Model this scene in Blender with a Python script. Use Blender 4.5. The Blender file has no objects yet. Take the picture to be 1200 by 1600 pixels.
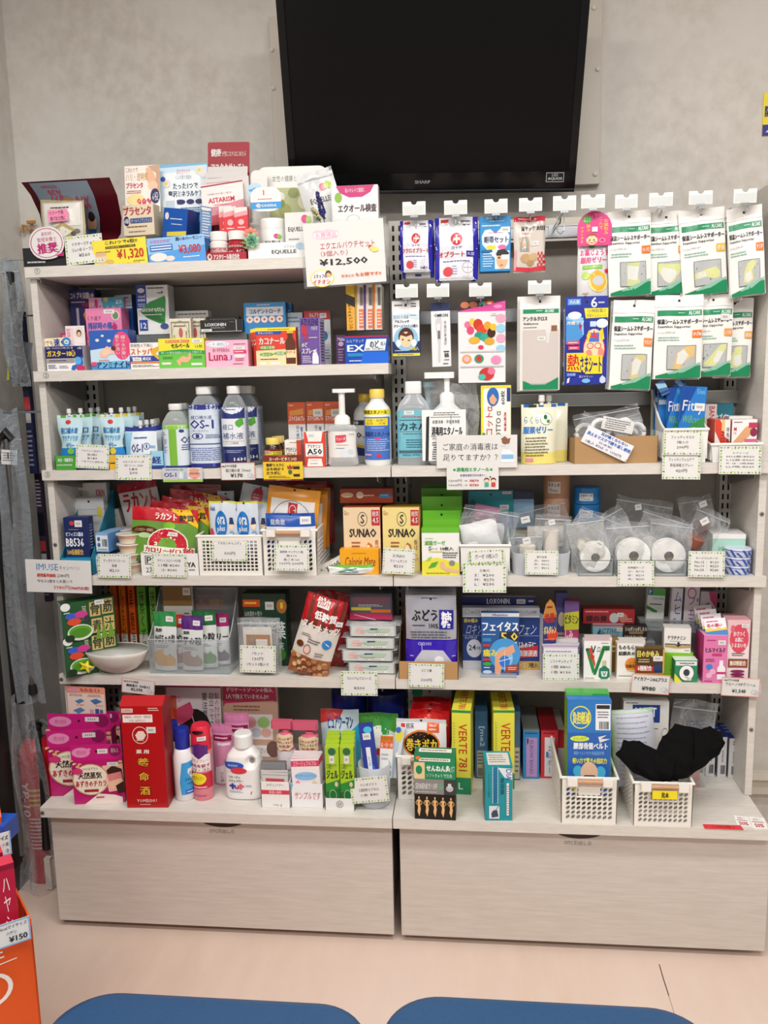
import bpy, math, random
from math import sin, cos, pi, radians, sqrt, atan2
from mathutils import Matrix, Vector
random.seed(7)
D = bpy.data
SC = bpy.context.scene
COL = SC.collection
# ------------------------------------------------------------------ camera (measured from the shelf edges)
CF, CX, CY, CZ, YAW, PIT, ROL = 1313.83, .18977, -2.04565, 1.40672, .10193, .15598, -.02197
_c, _s, _cp, _sp, _cr, _sr = cos(YAW), sin(YAW), cos(PIT), sin(PIT), cos(ROL), sin(ROL)
_F = Vector((-_s*_cp, _c*_cp, -_sp)); _R0 = Vector((_c, _s, 0)); _U0 = _R0.cross(_F)
_R = _R0*_cr + _U0*_sr; _U = -_R0*_sr + _U0*_cr
cam = D.cameras.new('camera'); camo = D.objects.new('camera', cam); COL.objects.link(camo)
camo.matrix_world = Matrix(((_R.x, _U.x, -_F.x, CX), (_R.y, _U.y, -_F.y, CY), (_R.z, _U.z, -_F.z, CZ), (0, 0, 0, 1)))
cam.sensor_fit = 'VERTICAL'; cam.sensor_height = 24; cam.lens = 24*CF/1600; cam.clip_start = .05
SC.camera = camo
# ------------------------------------------------------------------ world, lamps, exposure
w_ = D.worlds.new('world'); SC.world = w_; w_.use_nodes = True
w_.node_tree.nodes['Background'].inputs[0].default_value = (1, .98, .96, 1)
w_.node_tree.nodes['Background'].inputs[1].default_value = .38
def area(x, y, z, sx, sy, e, rx=0, rz=0):
    l = D.lights.new('ceiling_lamp', 'AREA'); l.shape = 'RECTANGLE'; l.size = sx; l.size_y = sy; l.energy = e
    l.color = (1, .975, .945)
    o = D.objects.new('ceiling_lamp', l); COL.objects.link(o); o.location = (x, y, z); o.rotation_euler = (rx, 0, rz)
for x, y, e in ((-.75, -1.2, 20), (.75, -1.2, 24), (-.75, -2.6, 25), (.75, -2.6, 28)):
    area(x, y, 2.66, 1.2, .28, e)
vs = SC.view_settings
vs.view_transform = 'Standard'; vs.look = 'None'; vs.gamma = 1; vs.use_curve_mapping = False; vs.exposure = .17
SC.render.film_transparent = False
try:
    SC.cycles.max_bounces = 8; SC.cycles.transparent_max_bounces = 24; SC.cycles.caustics_reflective = False
    SC.cycles.caustics_refractive = False; SC.cycles.sample_clamp_indirect = 4
except Exception: pass
# ------------------------------------------------------------------ measured points
def un(px, py, Y=None, Z=None):
    d = _F + _R*((px-600)/CF) + _U*((800-py)/CF)
    t = (Y-CY)/d.y if Y is not None else (Z-CZ)/d.z
    return Vector((CX, CY, CZ)) + d*t
SZ = {0: 0, 1: 1.7003, 2: 1.4464, 3: 1.1962, 4: .9205, 5: .6508, 6: .3522}
TH = .0256
# ------------------------------------------------------------------ materials
PAL = dict(w='e3e2df', k='16161a', r='c4122a', b='1f4aa0', n='1c1d63', g='1d8a4a', y='f3d62a', o='ea7430', p='e8709f', m='b8176c',
           c='2f9fda', l='f7cdd8', s='a9adb2', t='7b4b2c', e='eadcc0', a='8fc742', u='5a2f8e', d='5a5a5c', x='bfe0f0', f='e9b894',
           h='d9d9d6', j='7d1222', q='12959c', v='c3a6d8', z='c8a070', i='0e5c38')
def lin(h):
    h = PAL.get(h, h).lstrip('#')
    return [((int(h[i:i+2], 16)/255+.055)/1.055)**2.4 if int(h[i:i+2], 16) > 10 else int(h[i:i+2], 16)/3294.6 for i in (0, 2, 4)] + [1]
_M = {}
def nodes(m):
    m.use_nodes = True
    nt = m.node_tree
    return nt, nt.nodes['Principled BSDF']
def mat(c, rough=.42, metal=0, coat=0, spec=.5, bump=0, bs=60, var=.0):
    k = (c, rough, metal, coat, spec, bump, bs, var)
    if k in _M: return _M[k]
    m = D.materials.new('paint_' + PAL.get(c, c).lstrip('#')); nt, b = nodes(m)
    col = lin(c)
    b.inputs['Base Color'].default_value = col; b.inputs['Roughness'].default_value = rough
    b.inputs['Metallic'].default_value = metal; b.inputs['Coat Weight'].default_value = coat
    b.inputs['Specular IOR Level'].default_value = spec
    if bump or var:
        tc = nt.nodes.new('ShaderNodeTexCoord'); n = nt.nodes.new('ShaderNodeTexNoise')
        n.inputs['Scale'].default_value = bs; n.inputs['Detail'].default_value = 5
        nt.links.new(tc.outputs['Object'], n.inputs['Vector'])
        if bump:
            bp = nt.nodes.new('ShaderNodeBump'); bp.inputs['Strength'].default_value = bump; bp.inputs['Distance'].default_value = .004
            nt.links.new(n.outputs['Fac'], bp.inputs['Height']); nt.links.new(bp.outputs['Normal'], b.inputs['Normal'])
        if var:
            mx = nt.nodes.new('ShaderNodeMix'); mx.data_type = 'RGBA'
            mx.inputs[6].default_value = [q*(1-var) for q in col[:3]]+[1]; mx.inputs[7].default_value = [min(1, q*(1+var)) for q in col[:3]]+[1]
            nt.links.new(n.outputs['Fac'], mx.inputs[0]); nt.links.new(mx.outputs[2], b.inputs['Base Color'])
    _M[k] = m
    return m
def noisemat(name, c1, c2, scale, stretch=(1, 1, 1), rough=.5, detail=6, bump=0, c3=None, lo=.35, hi=.65, bdist=.002):
    m = D.materials.new(name); nt, b = nodes(m); N = nt.nodes.new; L = nt.links.new
    tc = N('ShaderNodeTexCoord'); mp = N('ShaderNodeMapping'); mp.inputs['Scale'].default_value = stretch
    n = N('ShaderNodeTexNoise'); n.inputs['Scale'].default_value = scale; n.inputs['Detail'].default_value = detail; n.inputs['Roughness'].default_value = .62
    L(tc.outputs['Object'], mp.inputs['Vector']); L(mp.outputs['Vector'], n.inputs['Vector'])
    r = N('ShaderNodeValToRGB'); r.color_ramp.elements[0].position = lo; r.color_ramp.elements[1].position = hi
    r.color_ramp.elements[0].color = lin(c1); r.color_ramp.elements[1].color = lin(c2)
    L(n.outputs['Fac'], r.inputs['Fac']); out = r.outputs['Color']
    if c3:
        n2 = N('ShaderNodeTexNoise'); n2.inputs['Scale'].default_value = scale*.09; n2.inputs['Detail'].default_value = 3
        L(mp.outputs['Vector'], n2.inputs['Vector'])
        r2 = N('ShaderNodeValToRGB'); r2.color_ramp.elements[0].position = .42; r2.color_ramp.elements[1].position = .66
        L(n2.outputs['Fac'], r2.inputs['Fac'])
        mx = N('ShaderNodeMix'); mx.data_type = 'RGBA'; mx.inputs[7].default_value = lin(c3)
        L(r2.outputs['Color'], mx.inputs[0]); L(out, mx.inputs[6]); out = mx.outputs[2]
    L(out, b.inputs['Base Color']); b.inputs['Roughness'].default_value = rough
    if bump:
        bp = N('ShaderNodeBump'); bp.inputs['Strength'].default_value = bump; bp.inputs['Distance'].default_value = bdist
        L(n.outputs['Fac'], bp.inputs['Height']); L(bp.outputs['Normal'], b.inputs['Normal'])
    return m
def clearmat(name, tint, alpha, rough=.12, scale=30, bump=.6, white=.0):
    """thin plastic film: mostly see-through, glossy where it creases"""
    m = D.materials.new(name); m.use_nodes = True; nt = m.node_tree; nt.nodes.clear(); N = nt.nodes.new; L = nt.links.new
    out = N('ShaderNodeOutputMaterial'); tr = N('ShaderNodeBsdfTransparent'); tr.inputs[0].default_value = lin(tint)
    gl = N('ShaderNodeBsdfPrincipled'); gl.inputs['Base Color'].default_value = lin('e9edf0'); gl.inputs['Roughness'].default_value = rough
    tc = N('ShaderNodeTexCoord'); n = N('ShaderNodeTexNoise'); n.inputs['Scale'].default_value = scale; n.inputs['Detail'].default_value = 3; n.inputs['Distortion'].default_value = 1.2
    L(tc.outputs['Object'], n.inputs['Vector'])
    bp = N('ShaderNodeBump'); bp.inputs['Strength'].default_value = bump; bp.inputs['Distance'].default_value = .01
    L(n.outputs['Fac'], bp.inputs['Height']); L(bp.outputs['Normal'], gl.inputs['Normal'])
    lw = N('ShaderNodeLayerWeight'); lw.inputs[0].default_value = .35; L(bp.outputs['Normal'], lw.inputs['Normal'])
    mr = N('ShaderNodeMapRange'); mr.inputs[1].default_value = 0; mr.inputs[2].default_value = 1; mr.inputs[3].default_value = alpha; mr.inputs[4].default_value = min(1, alpha+.55+white)
    L(lw.outputs['Facing'], mr.inputs[0])
    mx = N('ShaderNodeMixShader'); L(mr.outputs[0], mx.inputs[0]); L(tr.outputs[0], mx.inputs[1]); L(gl.outputs[0], mx.inputs[2]); L(mx.outputs[0], out.inputs['Surface'])
    return m
FILMC = clearmat('cane_bag_film', 'd6dfe6', .13, .14, 34, 1.0)
FILM = clearmat('clear_film', 'fefefe', .05, .09, 26, 1.0, .5)
FILMS = clearmat('clear_film_smooth', 'fafbfb', .06, .08, 10, .2)
FROST = clearmat('frosted_plastic', 'dfe6ee', .45, .3, 4, .02)
FROSTB = clearmat('frosted_blue_plastic', '9db4dc', .5, .3, 4, .02)
CLEARB = clearmat('clear_bottle', 'd6e2ee', .18, .06, 8, .15)
CLEARG = clearmat('green_drink_bottle', 'bfe09a', .3, .1, 8, .15)
BLUEL = clearmat('blue_liquid_bottle', '7fb6cc', .4, .15, 4, .05)
BROWNG = clearmat('brown_glass', '4a2408', .5, .06, 4, .02)
ACRYL = clearmat('acrylic', 'f0f3f4', .1, .04, 3, .0)
WOODW = noisemat('shelf_laminate', 'cfc9c0', 'dedad3', 22, (.9, 6, 9), .45, 7, .12, lo=.3, hi=.7)
DRAW = noisemat('drawer_laminate', 'c6bdb4', 'd3cbc3', 16, (.8, 5, 9), .45, 7, .1, lo=.3, hi=.7)
WALLP = noisemat('wallpaper', 'c8c3bb', 'd6d2cb', 26, (1, 1, 1), .8, 9, .35, 'dad7d1', .36, .64)
BACKP = noisemat('back_panel', '9b958c', 'a49e95', 14, (1, 4, 1), .55, 4)
FLOORM = noisemat('vinyl_floor', 'd3bbab', 'dcc7b8', 5, (3, .8, 1), .38, 8, .05, 'e0ccc0', .3, .7)
STEEL = mat('c2c0b8', .35, .0, 0, .5); CHROME = mat('c9ccd0', .22, 1.0); GREYM = mat('8f8f8b', .4, .6)
# ------------------------------------------------------------------ mesh building
class MB:
    def __init__(s): s.v = []; s.f = []; s.m = []; s.ml = []; s.smooth = False
    def mi(s, m):
        if isinstance(m, str): m = mat(m)
        if m not in s.ml: s.ml.append(m)
        return s.ml.index(m)
    def add(s, vs, fs, m):
        b = len(s.v); i = s.mi(m); s.v.extend(tuple(q) for q in vs); s.f.extend(tuple(b+j for j in f) for f in fs); s.m.extend([i]*len(fs)); return s
    def box(s, x0, y0, z0, x1, y1, z1, m, ch=0, **fc):
        """box; fc: front=, back=, left=, right=, top=, bottom= own colours; ch chamfers the upright edges"""
        mm = {k: fc.get(k, m) for k in ('front', 'back', 'left', 'right', 'top', 'bottom')}
        if ch:
            o = [(x0+ch, y0), (x1-ch, y0), (x1, y0+ch), (x1, y1-ch), (x1-ch, y1), (x0+ch, y1), (x0, y1-ch), (x0, y0+ch)]
            V = [(x, y, z0) for x, y in o] + [(x, y, z1) for x, y in o]
            names = ['front', 'right', 'right', 'back', 'back', 'left', 'left', 'front']
            b = len(s.v); s.v.extend(V)
            for i in range(8):
                j = (i+1) % 8; s.f.append((b+i, b+j, b+8+j, b+8+i)); s.m.append(s.mi(mm[names[i]]))
            s.f.append(tuple(b+8+i for i in range(8))); s.m.append(s.mi(mm['top']))
            s.f.append(tuple(b+7-i for i in range(8))); s.m.append(s.mi(mm['bottom']))
            return s
        V = [(x0, y0, z0), (x1, y0, z0), (x1, y1, z0), (x0, y1, z0), (x0, y0, z1), (x1, y0, z1), (x1, y1, z1), (x0, y1, z1)]
        b = len(s.v); s.v.extend(V)
        for n, f in (('front', (0, 1, 5, 4)), ('right', (1, 2, 6, 5)), ('back', (2, 3, 7, 6)), ('left', (3, 0, 4, 7)), ('top', (4, 5, 6, 7)), ('bottom', (3, 2, 1, 0))):
            s.f.append(tuple(b+i for i in f)); s.m.append(s.mi(mm[n]))
        return s
    def lathe(s, prof, m, n=28, c=(0, 0, 0), sq=1, sy=1, cap=True):
        """prof: (radius, z) list; sq>1 squares the section, sy flattens it; m a colour or a list per segment"""
        b = len(s.v)
        for r, z in prof:
            for i in range(n):
                a = 2*pi*i/n; ca, sa = cos(a), sin(a)
                if sq != 1:
                    k = (abs(ca)**(2*sq)+abs(sa)**(2*sq))**(-1/(2*sq))
                else: k = 1
                s.v.append((c[0]+r*k*ca, c[1]+r*k*sa*sy, c[2]+z))
        for j in range(len(prof)-1):
            i_ = s.mi(m[j] if isinstance(m, list) else m)
            for i in range(n):
                k = (i+1) % n
                s.f.append((b+j*n+i, b+j*n+k, b+(j+1)*n+k, b+(j+1)*n+i)); s.m.append(i_)
        if cap:
            s.f.append(tuple(b+n-1-i for i in range(n))); s.m.append(s.mi(m[0] if isinstance(m, list) else m))
            e = b+(len(prof)-1)*n
            s.f.append(tuple(e+i for i in range(n))); s.m.append(s.mi(m[-1] if isinstance(m, list) else m))
        return s
    def tube(s, pts, r, m, n=8, rr=None):
        pts = [Vector(p) for p in pts]; b = len(s.v); i_ = s.mi(m)
        for k, p in enumerate(pts):
            t = (pts[min(k+1, len(pts)-1)]-pts[max(k-1, 0)]).normalized()
            a = t.cross(Vector((0, 0, 1)));
            if a.length < .1: a = t.cross(Vector((1, 0, 0)))
            a.normalize(); c = t.cross(a); q = rr[k] if rr else r
            for i in range(n):
                th = 2*pi*i/n; s.v.append(tuple(p+(a*cos(th)+c*sin(th))*q))
        for k in range(len(pts)-1):
            for i in range(n):
                j = (i+1) % n; s.f.append((b+k*n+i, b+k*n+j, b+(k+1)*n+j, b+(k+1)*n+i)); s.m.append(i_)
        s.f.append(tuple(b+n-1-i for i in range(n))); s.m.append(i_)
        e = b+(len(pts)-1)*n; s.f.append(tuple(e+i for i in range(n))); s.m.append(i_)
        return s
    def grid(s, fn, nu, nv, m, closed=False):
        b = len(s.v); i_ = None if callable(m) and not isinstance(m, bpy.types.Material) else s.mi(m)
        for j in range(nv+1):
            for i in range(nu+1): s.v.append(tuple(fn(i/nu, j/nv)))
        for j in range(nv):
            for i in range(nu):
                a = b+j*(nu+1)+i; s.f.append((a, a+nu+1, a+nu+2, a+1)); s.m.append(i_ if i_ is not None else s.mi(m((i+.5)/nu, (j+.5)/nv)))
        return s
    def build(s, name, parent=None, smooth=None, loc=None, rot=None):
        me = D.meshes.new(name); me.from_pydata(s.v, [], s.f)
        for m in s.ml: me.materials.append(m)
        me.polygons.foreach_set('material_index', s.m)
        if s.smooth if smooth is None else smooth: me.polygons.foreach_set('use_smooth', [True]*len(s.f))
        me.update()
        o = D.objects.new(name, me); COL.objects.link(o)
        if parent is not None: o.parent = parent
        if loc: o.location = loc
        if rot: o.rotation_euler = rot
        return o
def tag(o, label=None, cat=None, grp=None, kind=None):
    if label: o['label'] = label
    if cat: o['category'] = cat
    if grp: o['group'] = grp
    if kind: o['kind'] = kind
    return o
def root(name, label, cat, loc=(0, 0, 0), rot=(0, 0, 0), grp=None):
    o = D.objects.new(name, None); COL.objects.link(o); o.location = loc; o.rotation_euler = rot; o.empty_display_size = .02
    return tag(o, label, cat, grp)
def struct(name, mb, label=None):
    return tag(mb.build(name), label, kind='structure')
# ------------------------------------------------------------------ lettering and flat print
_T = {}
def glyphs(t, bold=0, res=1):
    k = (t, bold, res)
    if k in _T: return _T[k]
    c = D.curves.new('t', 'FONT'); c.body = t; c.resolution_u = res; c.offset = bold
    o = D.objects.new('t', c); m = D.meshes.new_from_object(o)
    V = [tuple(v.co[:2]) for v in m.vertices]; Fc = [tuple(p.vertices) for p in m.polygons]
    D.objects.remove(o); D.curves.remove(c); D.meshes.remove(m)
    _T[k] = (V, Fc); return _T[k]
def subdiv(V, Fc, lim):
    """split triangles so that no edge is longer than lim (u,v units scaled)"""
    out = []; V = list(V); st = [f for f in Fc]
    tri = []
    for f in st:
        for i in range(1, len(f)-1): tri.append((f[0], f[i], f[i+1]))
    mid = {}
    while tri:
        a, b, c = tri.pop(); A, B, C = V[a], V[b], V[c]
        l = [(abs(A[0]-B[0])+abs(A[1]-B[1]), a, b, c), (abs(B[0]-C[0])+abs(B[1]-C[1]), b, c, a), (abs(C[0]-A[0])+abs(C[1]-A[1]), c, a, b)]
        q = max(l)
        if q[0] <= lim: out.append((a, b, c)); continue
        _, i, j, k = q; key = (min(i, j), max(i, j))
        if key not in mid: mid[key] = len(V); V.append(((V[i][0]+V[j][0])/2, (V[i][1]+V[j][1])/2))
        h = mid[key]; tri += [(i, h, k), (h, j, k)]
    return V, out
def printed(name, parent, surf, spec, curved=0, asp=1, eps=.00035, gloss=.4, step=.00007):
    """flat print on a surface. spec: items split by ';', first letter the kind, then comma-separated values in percent of the
    face (x right, y down). R rect, E ellipse, P polygon, T text in a box, V upright text, M rows of tiny marks, S price sticker,
    B leaf border, C bar code, Q and W text running down or up, O ring, L slanted line"""
    mb = MB(); n = 0
    rnd = random.Random(len(spec)*7+hash(name) % 1 + sum(map(ord, spec[:40])))
    def put(V, Fc, c):
        nonlocal n
        n += 1
        V = [(x/100, y/100) for x, y in V]
        if curved: V, Fc = subdiv(V, Fc, curved/100)
        e = eps+step*n; pts = []
        for u, v in V:
            p, nn = surf(u, v); pts.append((p[0]+nn[0]*e, p[1]+nn[1]*e, p[2]+nn[2]*e))
        mb.add(pts, [f[::-1] for f in Fc], mat(c, gloss))
    def rect(x0, y0, x1, y1, c): put([(x0, y0), (x1, y0), (x1, y1), (x0, y1)], [(0, 1, 2, 3)], c)
    def ell(cx, cy, rx, ry, c, k=18, a0=0):
        put([(cx+rx*cos(2*pi*i/k+a0), cy+ry*sin(2*pi*i/k+a0)) for i in range(k)], [tuple(range(k))], c)
    def text(t, x0, y0, x1, y1, c, bold=0, it=0):
        V, Fc = glyphs(t, bold, 2 if (y1-y0) > 22 else 1)
        if not V: return
        ax = min(v[0] for v in V); bx = max(v[0] for v in V); ay = min(v[1] for v in V); by = max(v[1] for v in V)
        bx = max(bx, ax+1e-3); by = max(by, ay+.25)
        put([(x0+(v[0]-ax)/(bx-ax)*(x1-x0)+it*(v[1]-ay)/(by-ay), y1-(v[1]-ay)/(by-ay)*(y1-y0)) for v in V], [f[::-1] for f in Fc], c)
    for it in spec.split(';'):
        if not it: continue
        k = it[0]; a = it[1:].split(',')
        if k in 'QW':
            t = a[0].replace('_', ' '); x0, y0, x1, y1 = map(float, a[1:5]); V, Fc = glyphs(t, .006, 2)
            ax = min(v[0] for v in V); bx = max(v[0] for v in V); ay = min(v[1] for v in V); by = max(v[1] for v in V); f = lambda v: ((v[0]-ax)/(bx-ax), (v[1]-ay)/(by-ay))
            V = [(x0+q*(x1-x0), y0+p*(y1-y0)) if k == 'Q' else (x1-q*(x1-x0), y1-p*(y1-y0)) for p, q in map(f, V)]
            put(V, [g[::-1] for g in Fc], a[5]); continue
        if k in 'TVKI':
            t, (x0, y0, x1, y1) = a[0].replace('_', ' ').replace('`', ','), map(float, a[1:5]); c = a[5] if len(a) > 5 else 'k'
            if k == 'V':
                t = (t or ' ').replace(' ', '　'); hh = (y1-y0)/len(t)
                for i, ch in enumerate(t):
                    if ch == '　': continue
                    if ch == 'ー':
                        rect((x0+x1)/2-(x1-x0)*.06, y0+i*hh+hh*.1, (x0+x1)/2+(x1-x0)*.06, y0+(i+.9)*hh, c); continue
                    V, Fc = glyphs(ch, .0, 1)
                    put([(x0+(v[0]-.05)/.95*(x1-x0), y0+i*hh+hh*(.83-v[1]/.92*.9+.02)) for v in V], [f[::-1] for f in Fc], c)
            else: 
                text(t, x0, y0, x1, y1, c, .006 if k == 'K' else 0, 3 if k == 'I' else 0)
                if k == 'K': q_ = (x1-x0)/max(2, len(t))*.05; text(t, x0+q_, y0+(y1-y0)*.012, x1+q_, y1+(y1-y0)*.012, c, .006); text(t, x0-q_*.8, y0-(y1-y0)*.012, x1-q_*.8, y1-(y1-y0)*.012, c, .006)
            continue
        c = a[-1] if a else ''
        if k == 'R': rect(*map(float, a[:4]), c)
        elif k == 'E': ell(*map(float, a[:4]), c)
        elif k == 'O':
            cx, cy, rx, ry, tk = map(float, a[:5]); N = 22; V = []; Fc = []
            for i in range(N): V += [(cx+rx*cos(2*pi*i/N), cy+ry*sin(2*pi*i/N)), (cx+rx*(1-tk)*cos(2*pi*i/N), cy+ry*(1-tk)*sin(2*pi*i/N))]
            Fc = [(2*i, 2*((i+1) % N), 2*((i+1) % N)+1, 2*i+1) for i in range(N)]; put(V, Fc, c)
        elif k == 'P': q = list(map(float, a[:-1])); put([(q[i], q[i+1]) for i in range(0, len(q), 2)], [tuple(range(len(q)//2))], c)
        elif k == 'L':
            x0, y0, x1, y1, t = map(float, a[:5]); dx, dy = x1-x0, y1-y0; l = sqrt(dx*dx+dy*dy) or 1; nx, ny = -dy/l*t/2, dx/l*t/2
            put([(x0+nx, y0+ny), (x1+nx, y1+ny), (x1-nx, y1-ny), (x0-nx, y0-ny)], [(0, 1, 2, 3)], c)
        elif k == 'M':
            x0, y0, x1, y1, r = map(float, a[:5]); r = int(r); V = []; Fc = []
            for j in range(r):
                yy = y0+(y1-y0)*(j+.25)/r; hh = (y1-y0)/r*.42; x = x0+rnd.random()*(x1-x0)*.06; e = x1-rnd.random()*(x1-x0)*.25
                while x < e:
                    l = (x1-x0)*(.04+rnd.random()*.12); l = min(l, e-x); b = len(V)
                    V += [(x, yy), (x+l, yy), (x+l, yy+hh), (x, yy+hh)]; Fc.append((b, b+1, b+2, b+3)); x += l+(x1-x0)*.018
            if V: put(V, Fc, c)
        elif k == 'S':
            x0, y0, x1, y1 = map(float, a[:4]); rect(x0, y0, x1, y1, 'w'); w = x1-x0; h = y1-y0
            V = []; Fc = []
            for q in range(4):
                b = len(V); xx = x0+w*(.2+.15*q); V += [(xx, y0+h*.35), (xx+w*.08, y0+h*.3), (xx+w*.1, y0+h*.7), (xx+w*.02, y0+h*.65)]; Fc.append((b, b+1, b+2, b+3))
            put(V, Fc, '8a8a8a')
        elif k == 'C':
            x0, y0, x1, y1 = map(float, a[:4]); x = x0; V = []; Fc = []
            while x < x1:
                l = (x1-x0)*rnd.choice((.02, .04, .06)); b = len(V); V += [(x, y0), (x+l, y0), (x+l, y1), (x, y1)]; Fc.append((b, b+1, b+2, b+3)); x += l+(x1-x0)*rnd.choice((.02, .03, .05))
            put(V, Fc, 'k')
        elif k == 'B':
            cs = ('7fae4e', 'a9c94a', '3e8a52', 'cfd86a', '6f9f5e'); bw = 7
            pts = [(4+92*i/11, 6) for i in range(12)] + [(96, 6+88*i/8) for i in range(1, 8)] + [(96-92*i/11, 94) for i in range(12)] + [(4, 94-88*i/8) for i in range(1, 8)]
            for ci, cc in enumerate(cs):
                V = []; Fc = []
                for i, (x, y) in enumerate(pts):
                    if i % 5 != ci: continue
                    an = rnd.random()*3.1; l = 2.6+rnd.random()*1.6; q = len(V); ax_ = asp
                    for (dx, dy) in ((-l, 0), (-l*.3, -l*.5), (l*.5, -l*.42), (l, 0), (l*.4, l*.5), (-l*.3, l*.45)):
                        V.append((x+(dx*cos(an)-dy*sin(an)), y+(dx*sin(an)+dy*cos(an))*ax_))
                    Fc.append(tuple(range(q, q+6)))
                put(V, Fc, cc)
    if not mb.v: return None
    return mb.build(name, parent)
# surfaces: u to the right, v down -> point, normal (local, front faces -y)
def s_flat(w, h, z0=0, y=0, x0=0): return lambda u, v: ((x0+(u-.5)*w, y, z0+h*(1-v)), (0, -1, 0))
def s_right(w, h, d, z0=0): return lambda u, v: ((w/2, u*d, z0+h*(1-v)), (1, 0, 0))
def s_left(w, h, d, z0=0): return lambda u, v: ((-w/2, (1-u)*d, z0+h*(1-v)), (-1, 0, 0))
def s_top(w, h, d): return lambda u, v: (((u-.5)*w, d*(1-v), h), (0, 0, 1))
def s_round(rad, z0, z1, arc=160, cy=0, sq=1, sy=1, a0=0, cx=0):
    """part of a round, oval or rounded-square wall; rad a number or a function of z"""
    def f(u, v):
        z = z0+(z1-z0)*(1-v); r = rad(z) if callable(rad) else rad; a = radians(a0-90+(u-.5)*arc); ca, sa = cos(a), sin(a)
        k = (abs(ca)**(2*sq)+abs(sa)**(2*sq))**(-1/(2*sq)) if sq != 1 else 1
        l = sqrt((ca/1)**2+(sa/sy)**2)
        return (cx+r*k*ca, cy+r*k*sa*sy, z), (ca/l, sa/sy/l, 0)
    return f
# ------------------------------------------------------------------ placing
def place(px, S=None, Y=None, z=None):
    """px: (x0, y0, x1, y1) of the front as measured; the thing stands on shelf S (or at height z)"""
    x0, y0, x1, y1 = px; xm = (x0+x1)/2; ym = (y0+y1)/2
    if z is None: z = SZ[S] if S is not None else None
    if Y is None: Y = un(xm, y1, Z=z).y
    if z is None: z = un(xm, y1, Y=Y).z
    a = un(x0, ym, Y=Y).x; b = un(x1, ym, Y=Y).x
    h = un(xm, y0, Y=Y).z-z
    return (a+b)/2, Y, z+.0004, b-a, h
# ================================================================== the room
YW = .38
m = MB(); m.box(-3.2, -4.5, -.05, 3.2, .6, 0, FLOORM); fl = struct('floor', m)
def floorpiece(pts, wdt, mt, nm):
    mb = MB()
    P = [un(x, y, Z=0) for x, y in pts]
    for a, b in zip(P, P[1:]):
        d = (b-a).normalized(); n = Vector((-d.y, d.x, 0))*wdt/2
        mb.add([(a+n+Vector((0, 0, .0006))), (a-n+Vector((0, 0, .0006))), (b-n+Vector((0, 0, .0006))), (b+n+Vector((0, 0, .0006)))], [(0, 1, 2, 3)], mt)
    return mb.build(nm, fl)
floorpiece([(1030, 1507), (1036, 1528), (1045, 1556)], .0022, '3a2a24', 'crack')
floorpiece([(1045, 1556), (1062, 1612)], .0011, '9a8478', 'crack')
m = MB(); m.box(-1.25, YW, 0, 3.2, YW+.1, 2.75, WALLP); struct('wall_back', m)
m = MB(); m.box(-1.25, -4.5, 0, -1.10, YW, 2.75, WALLP); wl = struct('wall_left', m)
m = MB(); m.box(-3.2, -4.5, 2.75, 3.2, .6, 2.8, 'e9e7e2'); struct('ceiling', m)
m = MB(); m.box(-1.099, YW-.012, 0, -.9, YW, .07, 'b9aca0'); struct('baseboard_back', m)
m = MB(); m.box(1.0, YW-.02, 0, 3.1, YW, .07, 'b9aca0'); struct('baseboard_right', m)
# ledge trim low on the wall right of the shelving
m = MB(); zt = un(1185, 1196, Y=YW).z
m.box(.99, YW-.03, zt-.075, 2.4, YW, zt, 'cfc8ba'); m.box(.99, YW-.05, zt-.022, 2.4, YW-.03, zt, 'd8d2c6'); struct('trim_1', m)
# dark door on the left wall
m = MB(); m.box(-1.10, -.98, 0, -1.085, .14, 2.06, '3c3a38'); dr = struct('door_1', m)
mb = MB(); mb.box(-1.086, -.93, .08, -1.078, .07, 1.28, '151413', ); mb.build('lower_panel', dr)
mb = MB(); mb.box(-1.086, -.93, 1.32, -1.080, .07, 1.99, mat('7f868a', .25)); mb.build('frosted_pane', dr)
mb = MB(); mb.box(-1.078, .035, .10, -1.070, .055, 1.26, GREYM); mb.build('door_trim', dr)
# ================================================================== shelving frame
fr = root('shelving_frame', 'beige shelving frame of side panels, back panels and slotted uprights against the wall', 'shelving', (0, .2, 0))
def fpart(mb, name, kind=None):
    o = mb.build(name, fr); o.location = (0, -.2, 0); return tag(o, kind=kind)
for sx in (-1, 1):
    mb = MB(); mb.box(sx*.885-.0085, .015, .3535 if sx < 0 else 0.3535, sx*.885+.0085, .232, 1.6735 if sx < 0 else 1.83, WOODW); p_ = fpart(mb, 'side_panel')
    for zz in ((.86, .46) if sx > 0 else (1.0,)):
        q = MB(); q.lathe([(.0052, 0), (.0052, .0016), (.0036, .0022)], GREYM, 14); q.lathe([(.0022, .0022), (.0022, .0026)], '3a3a3a', 6)
        o = q.build('screw', p_); o.location = (sx*.885, .0148, un(1194, 803, Y=.015).z if zz == .86 else (un(1175, 1140, Y=.015).z if sx > 0 else zz)); o.rotation_euler = (pi/2, 0, 0)
for x0, x1, zt_ in ((-.876, -.004, 1.67), (.004, .876, un(800, 377, Y=.24).z)):
    mb = MB(); mb.box(x0, .262, .30, x1, .272, zt_, BACKP); fpart(mb, 'back_panel')
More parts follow.
